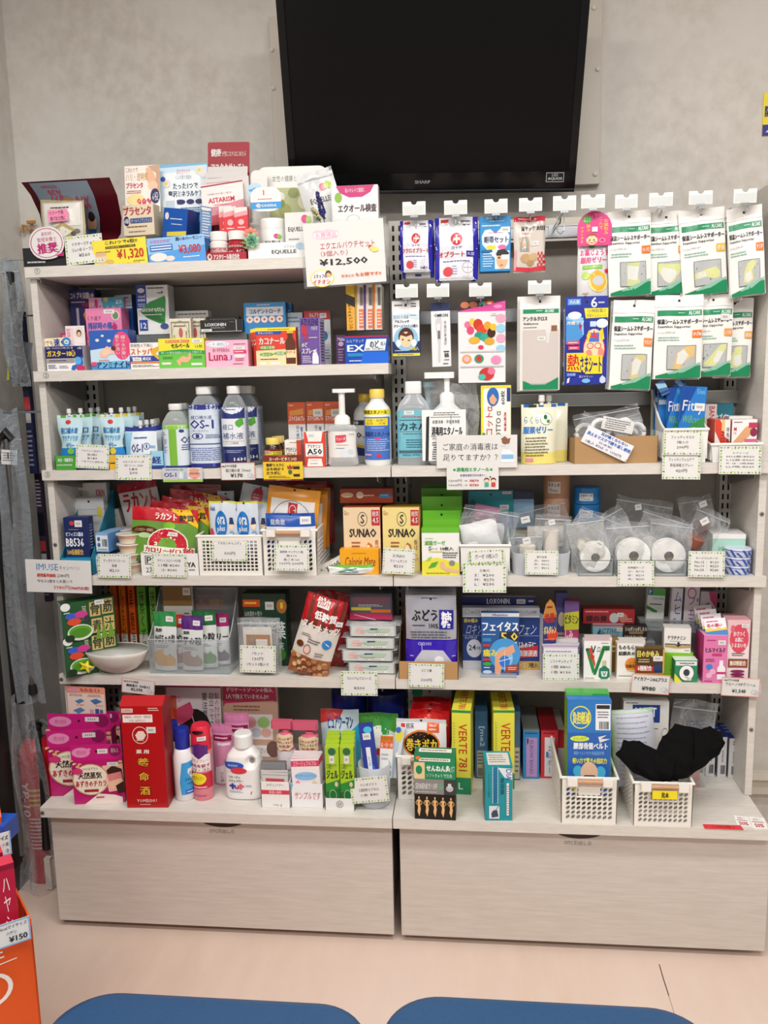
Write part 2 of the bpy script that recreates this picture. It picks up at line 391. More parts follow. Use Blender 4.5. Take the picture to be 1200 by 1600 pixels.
def plate(x0, x1, z0, z1, y, th, m):
    """slotted steel upright: a front plate with two columns of real slots, and its side flanges"""
    mb = MB(); xs = [x0, x0+(x1-x0)*.2, x0+(x1-x0)*.36, x0+(x1-x0)*.64, x0+(x1-x0)*.8, x1]; zs = [z0]; pitch = .0245; z = z0+.01
    while z+.0145 < z1-.004: zs += [z, z+.0145]; z += pitch
    zs.append(z1); nx = len(xs); V = [(a, y, b) for b in zs for a in xs]; F_ = []
    for j in range(len(zs)-1):
        for i in range(nx-1):
            if i in (1, 3) and j % 2 == 1: continue
            F_.append((j*nx+i, j*nx+i+1, (j+1)*nx+i+1, (j+1)*nx+i))
    mb.add(V, F_, m); k = len(zs)-1
    mb.v += [(x0, y+th, z0), (x0, y+th, z1), (x1, y+th, z0), (x1, y+th, z1)]; a = len(V); i_ = mb.mi(m)
    mb.f += [(a, 0, k*nx, a+1), (nx-1, a+2, a+3, k*nx+nx-1)]; mb.m += [i_, i_]
    mb.f.append((a, a+2, a+3, a+1)); mb.m.append(mb.mi('141414'))
    return mb
for xa, xb, zt_ in ((-.874, -.832, 1.672), (-.013, .025, 1.8135), (.846, .876, 1.8135)):
    fpart(plate(xa, xb, .356, zt_, .222, .036, STEEL), 'upright')
RZ = [(un(760, 376, Y=.21).z, un(760, 357, Y=.21).z), (un(760, 504, Y=.21).z, un(760, 484, Y=.21).z), (un(760, 637, Y=.21).z, un(760, 617, Y=.21).z)]
for i, (a, b) in enumerate(RZ):
    mb = MB(); x1 = un(1155, 625, Y=.21).x if i == 2 else .846
    mb.box(.027, .206, a, x1, .2215, b, CHROME if i < 2 else mat('b9b9b4', .3, .7)); mb.box(.027, .203, b-.002, x1, .206, b, CHROME); mb.box(.027, .203, a, x1, .206, a+.002, CHROME)
    fpart(mb, 'hook_rail')
mb = MB(); mb.box(.027, .214, RZ[0][1], .846, .2215, RZ[0][1]+.02, 'cdc6b8'); fpart(mb, 'top_rail')
# ------------------------------------------------------------------ shelf boards
def board(x0, x1, z, y1, label, name='shelf_board', y0=0, th=TH, num=None):
    r = root(name, label, 'shelf', ((x0+x1)/2, y0, z-th)); w = x1-x0-.0022
    mb = MB(); mb.box(-w/2, 0, 0, w/2, (.0142 if name == 'shelf_board' else y1-y0-.0012), th, WOODW, ch=.0008)
    if name == 'shelf_board': mb.box(-w/2+(.0252 if x0 < 0 else 0), .0142, 0, w/2-(.0252 if x1 > 0 else (.0145 if y1 > .3 else 0)), y1-y0-.0015, th, WOODW)
    mb.build('board', r)
    if name == 'shelf_board':
        for s in (-1, 1):
            q = MB(); x = s*(w/2-.034)
            V = [(x-.0012, .012, -.001), (x-.0012, .2205, -.001), (x-.0012, .2205, -.055), (x-.0012, .16, -.04), (x-.0012, .012, -.012)]
            V += [(a+.0024, b, c) for a, b, c in V]
            q.add(V, [(0, 1, 2, 3, 4), (9, 8, 7, 6, 5), (0, 4, 9, 5), (4, 3, 8, 9), (3, 2, 7, 8), (0, 5, 6, 1), (1, 6, 7, 2)], GREYM)
            q.build('bracket', r)
            for yy in (.05,):
                q = MB(); q.lathe([(.0035, -.004), (.0025, -.006), (.0, -.0063)], CHROME, 10, cap=False); o = q.build('screw', r); o.location = (s*(w/2-.045), yy, .004)
    if num: printed('number_print', r, s_flat(.016, .016, th*.34-.002, 0, -w/2+(.034 if num != '③' else .0155)), 'T%s,5,5,95,95,3a3a3a' % num)
    return r
board(-.9, 0, SZ[1], .36, 'topmost beige shelf board under the beauty displays and price cards, marked 1', num='①')
board(-.9, 0, SZ[2], .222, 'beige shelf board under the medicine cartons, second from the top, marked 2', num='②')
board(-.9, 0, SZ[3], .222, 'beige shelf board under the hydration drinks and ethanol bottles, marked 3', num='③')
board(0, .9, SZ[3], .222, 'beige shelf board under the disinfectant poster, masks and plaster tub')
board(-.9, 0, SZ[4], .222, 'beige shelf board under the sweets in white baskets and cream biscuits')
board(0, .9, SZ[4], .222, 'beige shelf board under the bagged tape rolls and gauze boxes')
s5 = board(-.9, 0, SZ[5], .222, 'beige shelf board under the white bowl, green juice cartons and nuts')
board(0, .9, SZ[5], .222, 'beige shelf board under the glucose pouches and eye drop cartons')
b6 = board(-.9, 0, SZ[6], .262, 'deep beige bottom top board under the red liquor carton and shampoo', 'cabinet_top', -.1517)
board(0, .888, SZ[6], .262, 'deep beige bottom top board under the moxa box and perforated baskets', 'cabinet_top', -.1517)
for r_ in (s5, b6):
    q = MB(); q.lathe([(.0052, 0), (.0052, .0016), (.0036, .0022)], GREYM, 14); q.lathe([(.0022, .0022), (.0022, .0026)], '3a3a3a', 6)
    o = q.build('screw', r_); o.location = (-.442, -.0002, TH/2); o.rotation_euler = (pi/2, 0, 0)
# ------------------------------------------------------------------ drawer cabinets
for i, (x0, x1, t, lb) in enumerate(((-.9, -.001, 'OTC引出し①', 'wide beige drawer cabinet under the liquor carton and shampoo bottles'), (.004, .9, 'OTC引出し②', 'wide beige drawer cabinet under the two perforated white baskets'))):
    r = root('drawer_cabinet', lb, 'cabinet', ((x0+x1)/2, -.1, 0)); w = x1-x0
    mb = MB(); mb.box(-w/2+.012, 0, .022, w/2-.012, .35, .3258, DRAW); mb.build('body', r)
    mb = MB(); mb.box(-w/2+.01, -.0205, .0202, w/2-.004, -.001, .3225, DRAW, ch=.0008); df = mb.build('drawer_front', r)
    # dark finger groove and marking
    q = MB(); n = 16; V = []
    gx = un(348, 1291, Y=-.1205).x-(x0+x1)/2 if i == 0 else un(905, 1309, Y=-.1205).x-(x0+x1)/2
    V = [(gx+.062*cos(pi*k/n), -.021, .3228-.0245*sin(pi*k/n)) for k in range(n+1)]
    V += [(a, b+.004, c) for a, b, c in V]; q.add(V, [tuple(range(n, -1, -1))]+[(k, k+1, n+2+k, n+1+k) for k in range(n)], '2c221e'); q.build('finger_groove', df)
    printed('lettering', df, s_flat(.064, .0115, .2815, -.0206, gx-.003), 'T%s,0,0,100,100,5f554e' % t)
    for s in (-.8, 0, .8):
        q = MB(); q.lathe([(.018, 0), (.018, .012), (.012, .022)], '2a2624', 12); o = q.build('foot', r); o.location = (s*w/2, .04, 0)
    if i == 0:
        a = un(75, 1416, Y=.03); b = un(84, 1416, Y=.03); c_ = un(80, 1342, Y=.03); ex = a.x-(x0+x1)/2; ew = b.x-a.x
        mb = MB(); mb.box(ex, .13, max(.004, a.z), ex+ew, .145, c_.z, DRAW); mb.build('drawer_end_panel', r)
        mb = MB(); mb.box(ex+.002, .145, max(.006, a.z+.004), -w/2+.012, .28, c_.z-.012, mat('b9b2a8', .4)); mb.build('runner_box', r)
# ------------------------------------------------------------------ television and its board
r = root('wall_board', 'beige mounting board bolted to the wall behind the television', 'board', (.102, .355, 1.912))
mb = MB(); mb.box(-.44, 0, 0, .44, .0245, .465, '9f978b' if 0 else 'c4bdb1', ch=.001); mb.build('panel', r)
for px, py in ((425, 78), (427, 138), (928, 12), (930, 272), (934, 108)):
    q = MB(); q.lathe([(.006, 0), (.006, .003), (.003, .0045)], 'd6d1c6', 14); o = q.build('bolt_cap', r); a = un(px, py, Y=.355); o.location = (a.x-.102, 0, a.z-1.912); o.rotation_euler = (pi/2, 0, 0)
bl = un(455, 305, Y=.27); br = un(897, 300, Y=.27); tw = (br-bl).length
r = root('television', 'black flat television tilted forward on the wall above the shelves', 'television', (bl+br)/2, (radians(21), atan2(bl.z-br.z, br.x-bl.x), 0))
TVM = mat('070709', .16, spec=.3); SCR = mat('020203', .3, spec=.2)
mb = MB(); hh = .475
mb.box(-tw/2, 0, .012, tw/2, .03, hh, TVM, ch=.004); mb.box(-tw/2+.05, .03, .05, tw/2-.05, .065, hh-.05, '101012'); mb.build('housing', r)
mb = MB(); mb.grid(lambda u, v: (-tw/2+tw*u, -.004*sin(pi*v)+.002, .0+.014*v), 24, 4, mat('2a2a2e', .22)); mb.build('lower_lip', r)
mb = MB(); z0, z1, q_ = .052, hh-.022, .019
mb.box(-tw/2, -.006, z0-.040, tw/2, 0, z0, TVM); mb.box(-tw/2, -.006, z1, tw/2, 0, hh, TVM); mb.box(-tw/2, -.006, z0, -tw/2+q_, 0, z1, TVM); mb.box(tw/2-q_, -.006, z0, tw/2, 0, z1, TVM); mb.build('bezel_frame', r)
mb = MB(); mb.box(-tw/2+q_, -.002, z0, tw/2-q_, .001, z1, SCR); mb.build('screen', r)
printed('lettering', r, s_flat(.04, .008, .026, -.0062, -.02), 'KSHARP,0,0,100,100,8d8f92')
printed('lettering', r, s_flat(.027, .0055, hh-.018, -.0062, -tw/2+.03), 'KAQUOS,0,0,100,100,8d8f92')
printed('sticker_print', r, s_flat(.045, .023, .026, -.0062, tw/2-.052), 'R0,0,100,100,b9bbbd;R3,6,97,94,0c0c0e;TLED,33,14,67,40,c9cbcd;KAQUOS,10,50,90,82,c9cbcd', )
mb = MB(); mb.box(-.09, .03, .14, .09, .19, .30, '4a4a4c'); mb.build('mount_arm', r)
a = un(1190, 213, Y=YW)
r = root('wall_sign', 'yellow and blue notice on the wall at the picture edge', 'sign', (a.x+.05, YW-.003, a.z)); hh = un(1190, 146, Y=YW).z-a.z
mb = MB(); mb.box(-.05, 0, 0, .05, .0025, hh, 'eedc2a'); mb.build('plate', r)
printed('front_print', r, s_flat(.1, hh, 0, 0), 'R0,74,100,100,2a2a86;K防犯カメラ,5,30,95,56,2a2a60;P8,92,22,80,22,92,w')
# ================================================================== builders of goods
def carton(name, label, cat, px, S=None, Y=None, d=.03, c='w', fs='', rs='', ts='', ls='', rz=0, rx=0, ry=0, z=None, grp=None, side=None, top=None, gloss=.38, flap=True, left=None):
    X, Yy, Z, w, h = place(px, S, Y, z)
    if rz: w = max(.008, (w-abs(sin(radians(rz)))*d*.6)/cos(radians(rz)))
    r = root(name, label, cat, (X, Yy, Z), (radians(rx), radians(ry), radians(rz)), grp)
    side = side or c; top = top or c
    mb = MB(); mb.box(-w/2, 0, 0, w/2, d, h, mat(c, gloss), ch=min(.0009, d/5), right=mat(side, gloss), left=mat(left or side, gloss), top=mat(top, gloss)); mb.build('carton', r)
    if flap and d > .012:
        mb = MB(); mb.box(-w/2+.0015, .0012, h-.0002, w/2-.0015, d-.002, h+.0005, mat(top, gloss)); mb.build('top_flap', r)
    if fs: printed('front_print', r, s_flat(w, h), fs, asp=w/h, gloss=gloss)
    if rs: printed('side_print', r, s_right(w, h, d), rs, asp=d/h, gloss=gloss)
    if ls: printed('side_print', r, s_left(w, h, d), ls, asp=d/h, gloss=gloss)
    if ts: printed('top_print', r, s_top(w, h+.0006, d), ts, asp=w/d, gloss=gloss)
    return r
def card(label, px, Y, spec, ry=0, rx=0, name='price_card', cat='price card', c='dfdedb', th=.0006, grp=None, asp=None, rz=0, round_=0, z=None, sleeve=0, pole=None):
    """a flat card, held upright; px is its size before the in-plane turn ry (degrees, clockwise)"""
    x0, y0, x1, y1 = px
    a = un((x0+x1)/2, y1, Y=Y); b = un((x0+x1)/2, y0, Y=Y); w = un(x1, (y0+y1)/2, Y=Y).x-un(x0, (y0+y1)/2, Y=Y).x; h = b.z-a.z
    r = root(name, label, cat, (a.x, Y, a.z), (radians(rx), radians(ry), radians(rz)), grp)
    mb = MB(); k = round_*min(w, h)
    if round_:
        o = []
        for cx, cz, a0 in ((w/2-k, k, -90), (w/2-k, h-k, 0), (-w/2+k, h-k, 90), (-w/2+k, k, 180)):
            for i in range(6): t = radians(a0+18*i); o.append((cx+k*cos(t), cz+k*sin(t)))
        n = len(o); mb.add([(x, 0, z_) for x, z_ in o]+[(x, th, z_) for x, z_ in o], [tuple(range(n)), tuple(range(2*n-1, n-1, -1))]+[(i, n+i, n+(i+1) % n, (i+1) % n) for i in range(n)], mat(c, .5))
    else: mb.box(-w/2, 0, 0, w/2, th, h, mat(c, .5))
    mb.build('paper', r)
    if spec: printed('front_print', r, s_flat(w, h), spec, asp=w/h, gloss=.5)
    if sleeve:
        mb = MB(); s = sleeve; mb.box(-w/2-s, th+.0002, -s*.6, w/2+s, th+.0008, h+s*.6, FILMS); mb.build('clear_sleeve', r)
    return r
def leafcard(label, px, Y, lines, ry=0, rx=-6, lab=None, tint=None):
    """white price card with a border of small green leaves"""
    n = len(lines); s = 'B'
    for i, t in enumerate(lines):
        if not t: continue
        a = 20+i*60/n; wd = min(64, 9*len(t)) if n < 3 else min(66, 7.5*len(t))
        s += ';T%s,%g,%g,%g,%g,4c4c4c' % (t, 50-wd/2, a+8/n, 50+wd/2, a+44/n)
    return card(label, px, Y, s, ry, rx)
def s_pouch(w, h, d, waist=0, stand=0, seal=.06, wob=0, seed=0, lean=0):
    """front of a soft bag; returns front(u,v) point+normal, back(u,v) point"""
    rr = random.Random(seed); ph = [rr.random()*6.3 for _ in range(6)]
    def hw(v): return 1-waist*math.exp(-((v-.52)/.17)**2)
    def T(v):
        if v < seal: return 0
        q = (v-seal)/(1-seal)
        return (sin(pi*min(1, q*.62))**.8 if stand else sin(pi*min(max(q, 0), 1))**.6)
    def P(u, v, sgn):
        x = (u-.5)*w*hw(v); e = (max(0, sin(pi*u)))**.55
        y = sgn*d/2*T(v)*e
        if wob: y += wob*(sin(ph[0]+9*u+5*v)+.7*sin(ph[1]+4*u-11*v)+.6*sin(ph[2]+15*u+14*v)+.5*sin(ph[3]+21*u-8*v))*e*(1 if v > seal else .4)
        x += wob*.7*sin(ph[4]+8*v)
        z = h*(1-v)+ (wob*.8*sin(ph[5]+7*u) if wob else 0)
        return Vector((x, y, max(z, .0003)))
    def front(u, v):
        u = min(max(u, 0), 1); v = min(max(v, 0), 1); e = .01
        p = P(u, v, -1); a = P(min(u+e, 1), v, -1)-P(max(u-e, 0), v, -1); b = P(u, min(v+e, 1), -1)-P(u, max(v-e, 0), -1)
        n = b.cross(a)
        if n.length < 1e-12: n = Vector((0, -1, 0))
        n.normalize()
        if n.y > 0: n = -n
        return p, n
    return front, lambda u, v: P(u, v, 1)
def pouch(name, label, cat, px, S=None, Y=None, d=.03, c='w', fs='', rz=0, rx=0, ry=0, z=None, grp=None, waist=0, stand=1, seal=.08, wob=.0006, gloss=.22, back=None, hole=True, metal=0, spout=0, spc='w', zones=None, sx=0, scale=1):
    X, Yy, Z, w, h = place(px, S, Y, z)
    r = root(name, label, cat, (X, Yy+d/2, Z), (radians(rx), radians(ry), radians(rz)), grp)
    seed = sum(map(ord, label)); fr_, bk = s_pouch(w, h, d, waist, stand, seal, wob, seed)
    base = mat(c, gloss, metal); mb = MB(); mb.smooth = True
    mm = base
    if zones:   # (v limit, colour) bands from the top
        zl = [(v_, mat(q, gloss, metal)) for v_, q in zones]
        mm = lambda u, v: next((q for v_, q in zl if v <= v_), base)
    mb.grid(lambda u, v: fr_(u, v)[0], 14, 20, mm); mb.grid(lambda u, v: bk(1-u, v), 14, 20, mat(back or c, gloss, metal))
    b = len(mb.v)
    if stand:
        mb.add([fr_(i/8, 1)[0] for i in range(9)]+[bk(i/8, 1) for i in range(9)], [(i+1, i, 9+i, 10+i) for i in range(8)], base)
    mb.build('pouch', r)
    if fs: printed('front_print', r, fr_, fs, curved=9, asp=w/h, gloss=gloss, eps=.0007)
    if hole:
        q = MB(); q.lathe([(.003, 0), (.003, .0012)], '1c1c1c', 12); o = q.build('hang_hole', r); p = fr_(.5, seal*.55)[0]; o.location = (p.x, p.y+.0002, p.z); o.rotation_euler = (pi/2, 0, 0)
    if spout:
        q = MB(); k = spout; q.smooth = False
        q.lathe([(k*.62, -k*.4), (k*.62, k*.9)], mat('e6e8e8', .3), 14)
        q.lathe([(k*.95, k*.75), (k*1.0, k*.95), (k*.92, k*2.6), (k*.7, k*2.75)], mat(spc, .35), 18)
        o = q.build('spout_cap', r); o.location = (sx*w, 0, h)
    return r
def jar(name, label, cat, x, yb, S=None, Y=None, prof=(), n=32, z=None, cols=None, lab=None, sq=1, sy=1, grp=None, rz=0, H=None, R=None, gloss=.3, labs=(), xyz=None, parts=()):
    """bottle or jar: prof as (r, z, colour of the band above) in units of R and H; the bands become body and cap parts"""
    if xyz: X, Yy, Z = xyz
    else:
        Z = z if z is not None else SZ[S]; X = un(x, yb, Y=Y).x; Yy = Y
    Z += .0004
    r = root(name, label, cat, (X, Yy+R*sy, Z), (0, 0, radians(rz)), grp)
    segs = []; cur = None
    for i, (a, b, c_, pn) in enumerate(prof):
        if cur is None or pn != cur[0]:
            if cur: cur[1].append((a*R, b*H)); segs.append(cur)
            cur = [pn, [], []]
        cur[1].append((a*R, b*H)); cur[2].append(c_ if not isinstance(c_, str) else mat(c_, gloss))
    cur[2].pop() if len(cur[2]) >= len(cur[1]) else None
    segs.append(cur)
    for pn, pts, cs in segs:
        mb = MB(); mb.smooth = False
        mb.lathe(pts, cs[:len(pts)-1] if len(cs) >= len(pts)-1 else cs+[cs[-1]]*(len(pts)-1-len(cs)), n, sq=sq, sy=sy)
        o = mb.build(pn, r)
        for p_ in o.data.polygons: p_.use_smooth = len(p_.vertices) == 4
        try: o.data.set_sharp_from_angle(angle=radians(38))
        except Exception: pass
    for (nm, rad, z0, z1, arc, a0, spec, bg) in labs:
        sf = s_round(rad*R+.0002, z0*H, z1*H, arc, 0, sq, sy, a0)
        printed(nm, r, sf, ('R0,0,100,100,%s;' % bg if bg else '')+spec, curved=.08*100 if 0 else 7, asp=(arc*pi/180*rad*R)/((z1-z0)*H), gloss=gloss, eps=.0003)
    return r
def perf(mb, A, B, C_, nx, nz, m, th=.0016, hr=.3, mx=.06, mz0=.1, mz1=.1, slant=0, square=0):
    """moulded wall from corner A along B (width) and C_ (height) with nx by nz real holes"""
    A, B, C_ = Vector(A), Vector(B), Vector(C_); N = C_.cross(B).normalized()
    def pt(u, v, t): return tuple(A+B*u+C_*v+N*(-t))
    us = [0]+[mx+(1-2*mx)*i/nx for i in range(nx+1)]+[1]; vs_ = [0]+[mz0+(1-mz0-mz1)*j/nz for j in range(nz+1)]+[1]
    i_ = mb.mi(m); b0 = len(mb.v); W = len(us)
    for t in (0, th):
        for v in vs_:
            for u in us: mb.v.append(pt(u, v, t))
    K = W*len(vs_); wB = B.length; wC = C_.length
    for j in range(len(vs_)-1):
        for i in range(W-1):
            a = b0+j*W+i; c4 = (a, a+1, a+W+1, a+W)
            if i in (0, W-2) or j in (0, len(vs_)-2):
                mb.f += [c4, tuple(q+K for q in c4[::-1])]; mb.m += [i_, i_]; continue
            cu = (us[i]+us[i+1])/2; cv = (vs_[j]+vs_[j+1])/2; hx = (us[i+1]-us[i])*wB; hz = (vs_[j+1]-vs_[j])*wC; q = hr*min(hx, hz)
            ring = []
            if square: off = [(-hx*square, -hz*square), (0, -hz*square), (hx*square, -hz*square), (hx*square, 0), (hx*square, hz*square), (0, hz*square), (-hx*square, hz*square), (-hx*square, 0)]
            else:
                off = []
                for k in range(8):
                    t = -3*pi/4+k*pi/4; ex, ez = q*1.45*cos(t), q*.95*sin(t); off.append((ex*cos(slant)-ez*sin(slant), ex*sin(slant)+ez*cos(slant)))
            for t in (0, th):
                ring.append(len(mb.v))
                for ox, oz in off: mb.v.append(pt(cu+ox/wB, cv+oz/wC, t))
            for s_, (rg, kk) in enumerate(((ring[0], 0), (ring[1], K))):
                co = [q_+kk for q_ in c4]
                fs_ = []
                for e in range(4):
                    r0, r1, r2 = rg+2*e, rg+2*e+1, rg+(2*e+2) % 8; e2 = (e+1) % 4
                    fs_ += [(co[e], co[e2], r1), (co[e], r1, r0), (co[e2], r2, r1)]
                if s_: fs_ = [f[::-1] for f in fs_]
                mb.f += fs_; mb.m += [i_]*len(fs_)
            for k in range(8): mb.f.append((ring[0]+k, ring[0]+(k+1) % 8, ring[1]+(k+1) % 8, ring[1]+k)); mb.m.append(i_)
def basket(label, px, S, Y, d, nx, nz, name='basket', c='efece4', grp=None, handle=0, rz=0, square=0, slant=.6, taper=.0, ny=None, z=None, hr=.3):
    X, Yy, Z, w, h = place(px, S, Y, z); M_ = mat(c, .42)
    r = root(name, label, 'basket', (X, Yy, Z), (0, 0, radians(rz)), grp); b = w/2*(1-taper); t = w/2
    mb = MB(); mz1 = .2 if handle else .1; ny = ny or int(nx*d/w)
    perf(mb, (-b, taper*.03, 0), (2*b, 0, 0), (0, -taper*.03, h), nx, nz, M_, mz1=mz1, square=square, slant=slant, hr=hr)
    mb.build('front_wall', r)
    mb = MB(); perf(mb, (b, 0, 0), (0, d, 0), (t-b, 0, h), ny, nz, M_, mx=.04, mz1=mz1, square=square, slant=slant, hr=hr); mb.build('side_wall', r)
    mb = MB(); perf(mb, (-b, d, 0), (0, -d, 0), (b-t, 0, h), ny, nz, M_, mx=.04, mz1=mz1, square=square, slant=slant, hr=hr); mb.build('side_wall', r)
    mb = MB(); perf(mb, (b, d, 0), (-2*b, 0, 0), (0, 0, h), nx, nz, M_, mz1=mz1, square=square, slant=slant, hr=hr); mb.build('back_wall', r)
    mb = MB(); mb.box(-b, .0, 0, b, d, .002, M_); mb.build('base', r)
    mb = MB(); k = .0035
    pts = [(-t, 0), (t, 0), (t, d), (-t, d)]
    mb.tube([(x, y, h) for x, y in pts+pts[:1]], k, M_, 8); mb.build('rim', r)
    if handle:
        hd = MB(); L = t*.62; zz = h-.004
        hd.tube([(-L, -.012, zz), (L, -.012, zz)], .0058, noisemat('wood_grip', 'b88a66', 'c99b77', 60, (1, 8, 8), .5), 12); g = hd.build('wooden_grip', r)
        for s in (-1, 1):
            q = MB(); q.box(s*L-.012, -.019, zz-.009, s*L+.012, -.003, zz+.008, M_, ch=.002); q.build('grip_clip', r)
        q = MB(); q.box(-L*.62, -.0022, h*.64, L*.62, -.0014, h*.82, '2e2a26' if handle == 2 else M_); q.tube([(-L*.75, -.003, zz), (-L*.72, -.003, h*.6), (L*.72, -.003, h*.6), (L*.75, -.003, zz)], .0022, M_, 6); q.build('hand_slot', r)
    return r
def tray(name, label, cat, px, S, Y, d, c, h2=None, grp=None, fs='', hb=None, th=.0012, inner=None, rz=0, z=None):
    """open cardboard tray: front as high as px, sides rising to the back height hb (m)"""
    X, Yy, Z, w, h = place(px, S, Y, z); hb = hb or h
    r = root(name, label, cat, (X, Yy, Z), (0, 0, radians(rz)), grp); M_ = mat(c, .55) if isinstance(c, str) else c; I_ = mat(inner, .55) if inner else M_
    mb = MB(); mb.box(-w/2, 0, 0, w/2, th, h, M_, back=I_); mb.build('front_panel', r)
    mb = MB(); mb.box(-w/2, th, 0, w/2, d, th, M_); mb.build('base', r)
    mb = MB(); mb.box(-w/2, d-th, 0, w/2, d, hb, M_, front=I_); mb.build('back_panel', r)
    for s in (-1, 1):
        mb = MB(); x = s*w/2; x2 = x-s*th; P = [(0, h), (d*.55, h+(hb-h)*.6), (d, hb), (d, 0), (0, 0)]
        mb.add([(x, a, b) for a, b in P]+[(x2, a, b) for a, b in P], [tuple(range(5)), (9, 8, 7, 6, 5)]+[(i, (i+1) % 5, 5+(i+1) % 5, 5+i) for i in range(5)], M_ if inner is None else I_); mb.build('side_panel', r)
    if fs: printed('front_print', r, s_flat(w, h), fs, asp=w/h)
    return r
def film(parent, pts_fn, nu=12, nv=14, name='film_bag', m=None):
    mb = MB(); mb.smooth = True; mb.grid(pts_fn, nu, nv, m or FILM); return mb.build(name, parent)
def filmbag(parent, w, h, d, x=0, y=0, z=0, ang=0, seed=1, zip_=True, wob=.003, m=None, rx=0, name='film_bag'):
    """crumpled clear zip bag around its contents, centred on x, lower edge z, turned by ang in its plane and leaned by rx"""
    fr_, bk = s_pouch(w, h, d, 0, 0, .12, wob, seed); R_ = Matrix.Rotation(radians(rx), 3, 'X') @ Matrix.Rotation(radians(-ang), 3, 'Y')
    def tr(p): q = R_ @ Vector(p); return (q.x+x, q.y+y, q.z+z)
    mb = MB(); mb.smooth = True
    mb.grid(lambda u, v: tr(fr_(u, v)[0]), 12, 14, m or FILM); mb.grid(lambda u, v: tr(bk(u, v)+Vector((0, .0006, 0))), 12, 14, m or FILM)
    o = mb.build(name, parent)
    if zip_:
        q = MB(); q.tube([tr(Vector((-w/2, -.001, h*.9))), tr(Vector((w/2, -.001, h*.9)))], .0011, FROST, 6); q.build('zip_strip', parent)
    return o
def bottle(name, label, cat, px, S, Y, prof, z=None, sy=1, **k):
    x0, y0, x1, y1 = px; xm = (x0+x1)/2; Z = z if z is not None else SZ[S]
    R = (un(x1, (y0+y1)/2, Y=Y+.02).x-un(x0, (y0+y1)/2, Y=Y+.02).x)/2; H = un(xm, y0, Y=Y+R*sy*.8).z-Z
    return jar(name, label, cat, 0, 0, prof=prof, R=R, H=H, sy=sy, xyz=(un(xm, (y0+y1)/2, Y=Y+R*sy).x, Y, Z), **k)
def zbag(name, label, cat, px, S, Y, d, ang=0, z=None, seed=1, wob=.003, grp=None, rx=0):
    X, Yy, Z, w, h = place(px, S, Y, z); r = root(name, label, cat, (X, Yy+d/2, Z), (0, 0, 0), grp)
    filmbag(r, w, h, d, ang=ang, seed=seed, wob=wob, rx=rx); return r, w, h
def roll(parent, r_, w_, c, x=0, y=0, z=0, hole='c2a878', rx=90, rz=0, name='roll', hr=.26):
    q = MB(); M_ = mat(c, .7, bump=.15, bs=300); q.lathe([(r_*hr, -w_/2), (r_*.97, -w_/2), (r_, -w_/2+.0015), (r_, w_/2-.0015), (r_*.97, w_/2), (r_*hr, w_/2)], [M_]*5, 30, cap=False)
    q.lathe([(r_*hr, -w_/2+.001), (r_*hr, w_/2-.001)], hole, 20, cap=False); q.lathe([(r_*hr*.86, w_/2-.001), (r_*hr*.86, -w_/2+.001)], hole, 20, cap=False)
    o = q.build(name, parent); o.location = (x, y, z); o.rotation_euler = (radians(rx), 0, radians(rz)); return o
# ================================================================== topmost shelf: beauty and supplement displays
z1 = SZ[1]
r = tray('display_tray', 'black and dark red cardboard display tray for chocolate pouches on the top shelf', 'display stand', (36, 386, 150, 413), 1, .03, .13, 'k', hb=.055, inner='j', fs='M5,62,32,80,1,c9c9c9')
mb = MB(); a = un(60, 386, Y=.05); mb.smooth = True
def hdr(x0l, x1l):
    def f(u, v):
        k = (x0l, x1l)
        L = [(33, 285, .015), (48, 305, .05), (62, 335, .10), (68, 365, .14), (74, 392, .15)]; Rr = [(171, 277, .015), (183, 305, .05), (190, 340, .10), (189, 365, .14), (172, 392, .15)]
        def at(T_, v):
            q = v*4; i = min(3, int(q)); e = q-i; A = un(T_[i][0], T_[i][1], Y=T_[i][2]); B = un(T_[i+1][0], T_[i+1][1], Y=T_[i+1][2]); return A.lerp(B, e)
        A, B = at(L, v), at(Rr, v); uu = x0l+(x1l-x0l)*u
        return A.lerp(B, uu)-Vector(r.location)
    return f
mb.grid(hdr(0, 1), 10, 16, mat('5c1220', .3)); mb.build('curved_header', r)
f0 = hdr(.08, .74)
mb = MB(); mb.smooth = True; mb.grid(lambda u, v: f0(u, .03+v*.97)+Vector((0, -.003, 0)), 10, 16, mat('8fa3b4', .3)); pp = mb.build('poster_panel', r)
def sf(u, v):
    p = f0(u, .03+v*.97)+Vector((0, -.004, 0)); return p, Vector((0, -.9, .3))
printed('front_print', r, sf, 'K95%,22,14,46,30,c2406a;K96%,66,24,90,40,c2406a;E52,30,9,5,b8885a;M16,6,50,12,2,c2406a;E86,60,9,12,f;R80,68,94,86,3a6ea8;E86,50,6,7,3a2a22;M8,34,60,46,3,f4f4f4;M60,88,96,94,2,f4f4f4', curved=12)
mb = MB(); mb.box(-.058, .002, .0, .06, .128, .03, 'j'); mb.build('riser', r)
pouch('food_pouch', 'silver chocolate pouch with gold rim and pink handwritten note in dark red display', 'pouch', (62, 306, 130, 392), Y=.045, d=.016, c='c9c6ba', stand=0, wob=.0008, z=SZ[1]+.036, fs='R0,0,100,9,a89c72;R0,0,4,100,a89c72;R96,0,100,100,a89c72;R9,12,91,52,dedcd4;P20,62,50,44,84,62,50,80,b3a068;P30,62,50,52,72,62,50,72,dedcd4;M24,16,80,23,1,4a4640;M40,80,70,88,2,4a4640;E82,62,7,4,6a655c;E74,66,6,4,55504a', rx=-3)
card('pink handwritten sticky note on the silver chocolate pouch', (76, 327, 107, 346), .041, 'Tイイーサ毎,8,8,80,44,4a2030;T食けお土物に,10,54,88,92,4a2030', -3, name='sticky_note', cat='note', c='f08fb4')
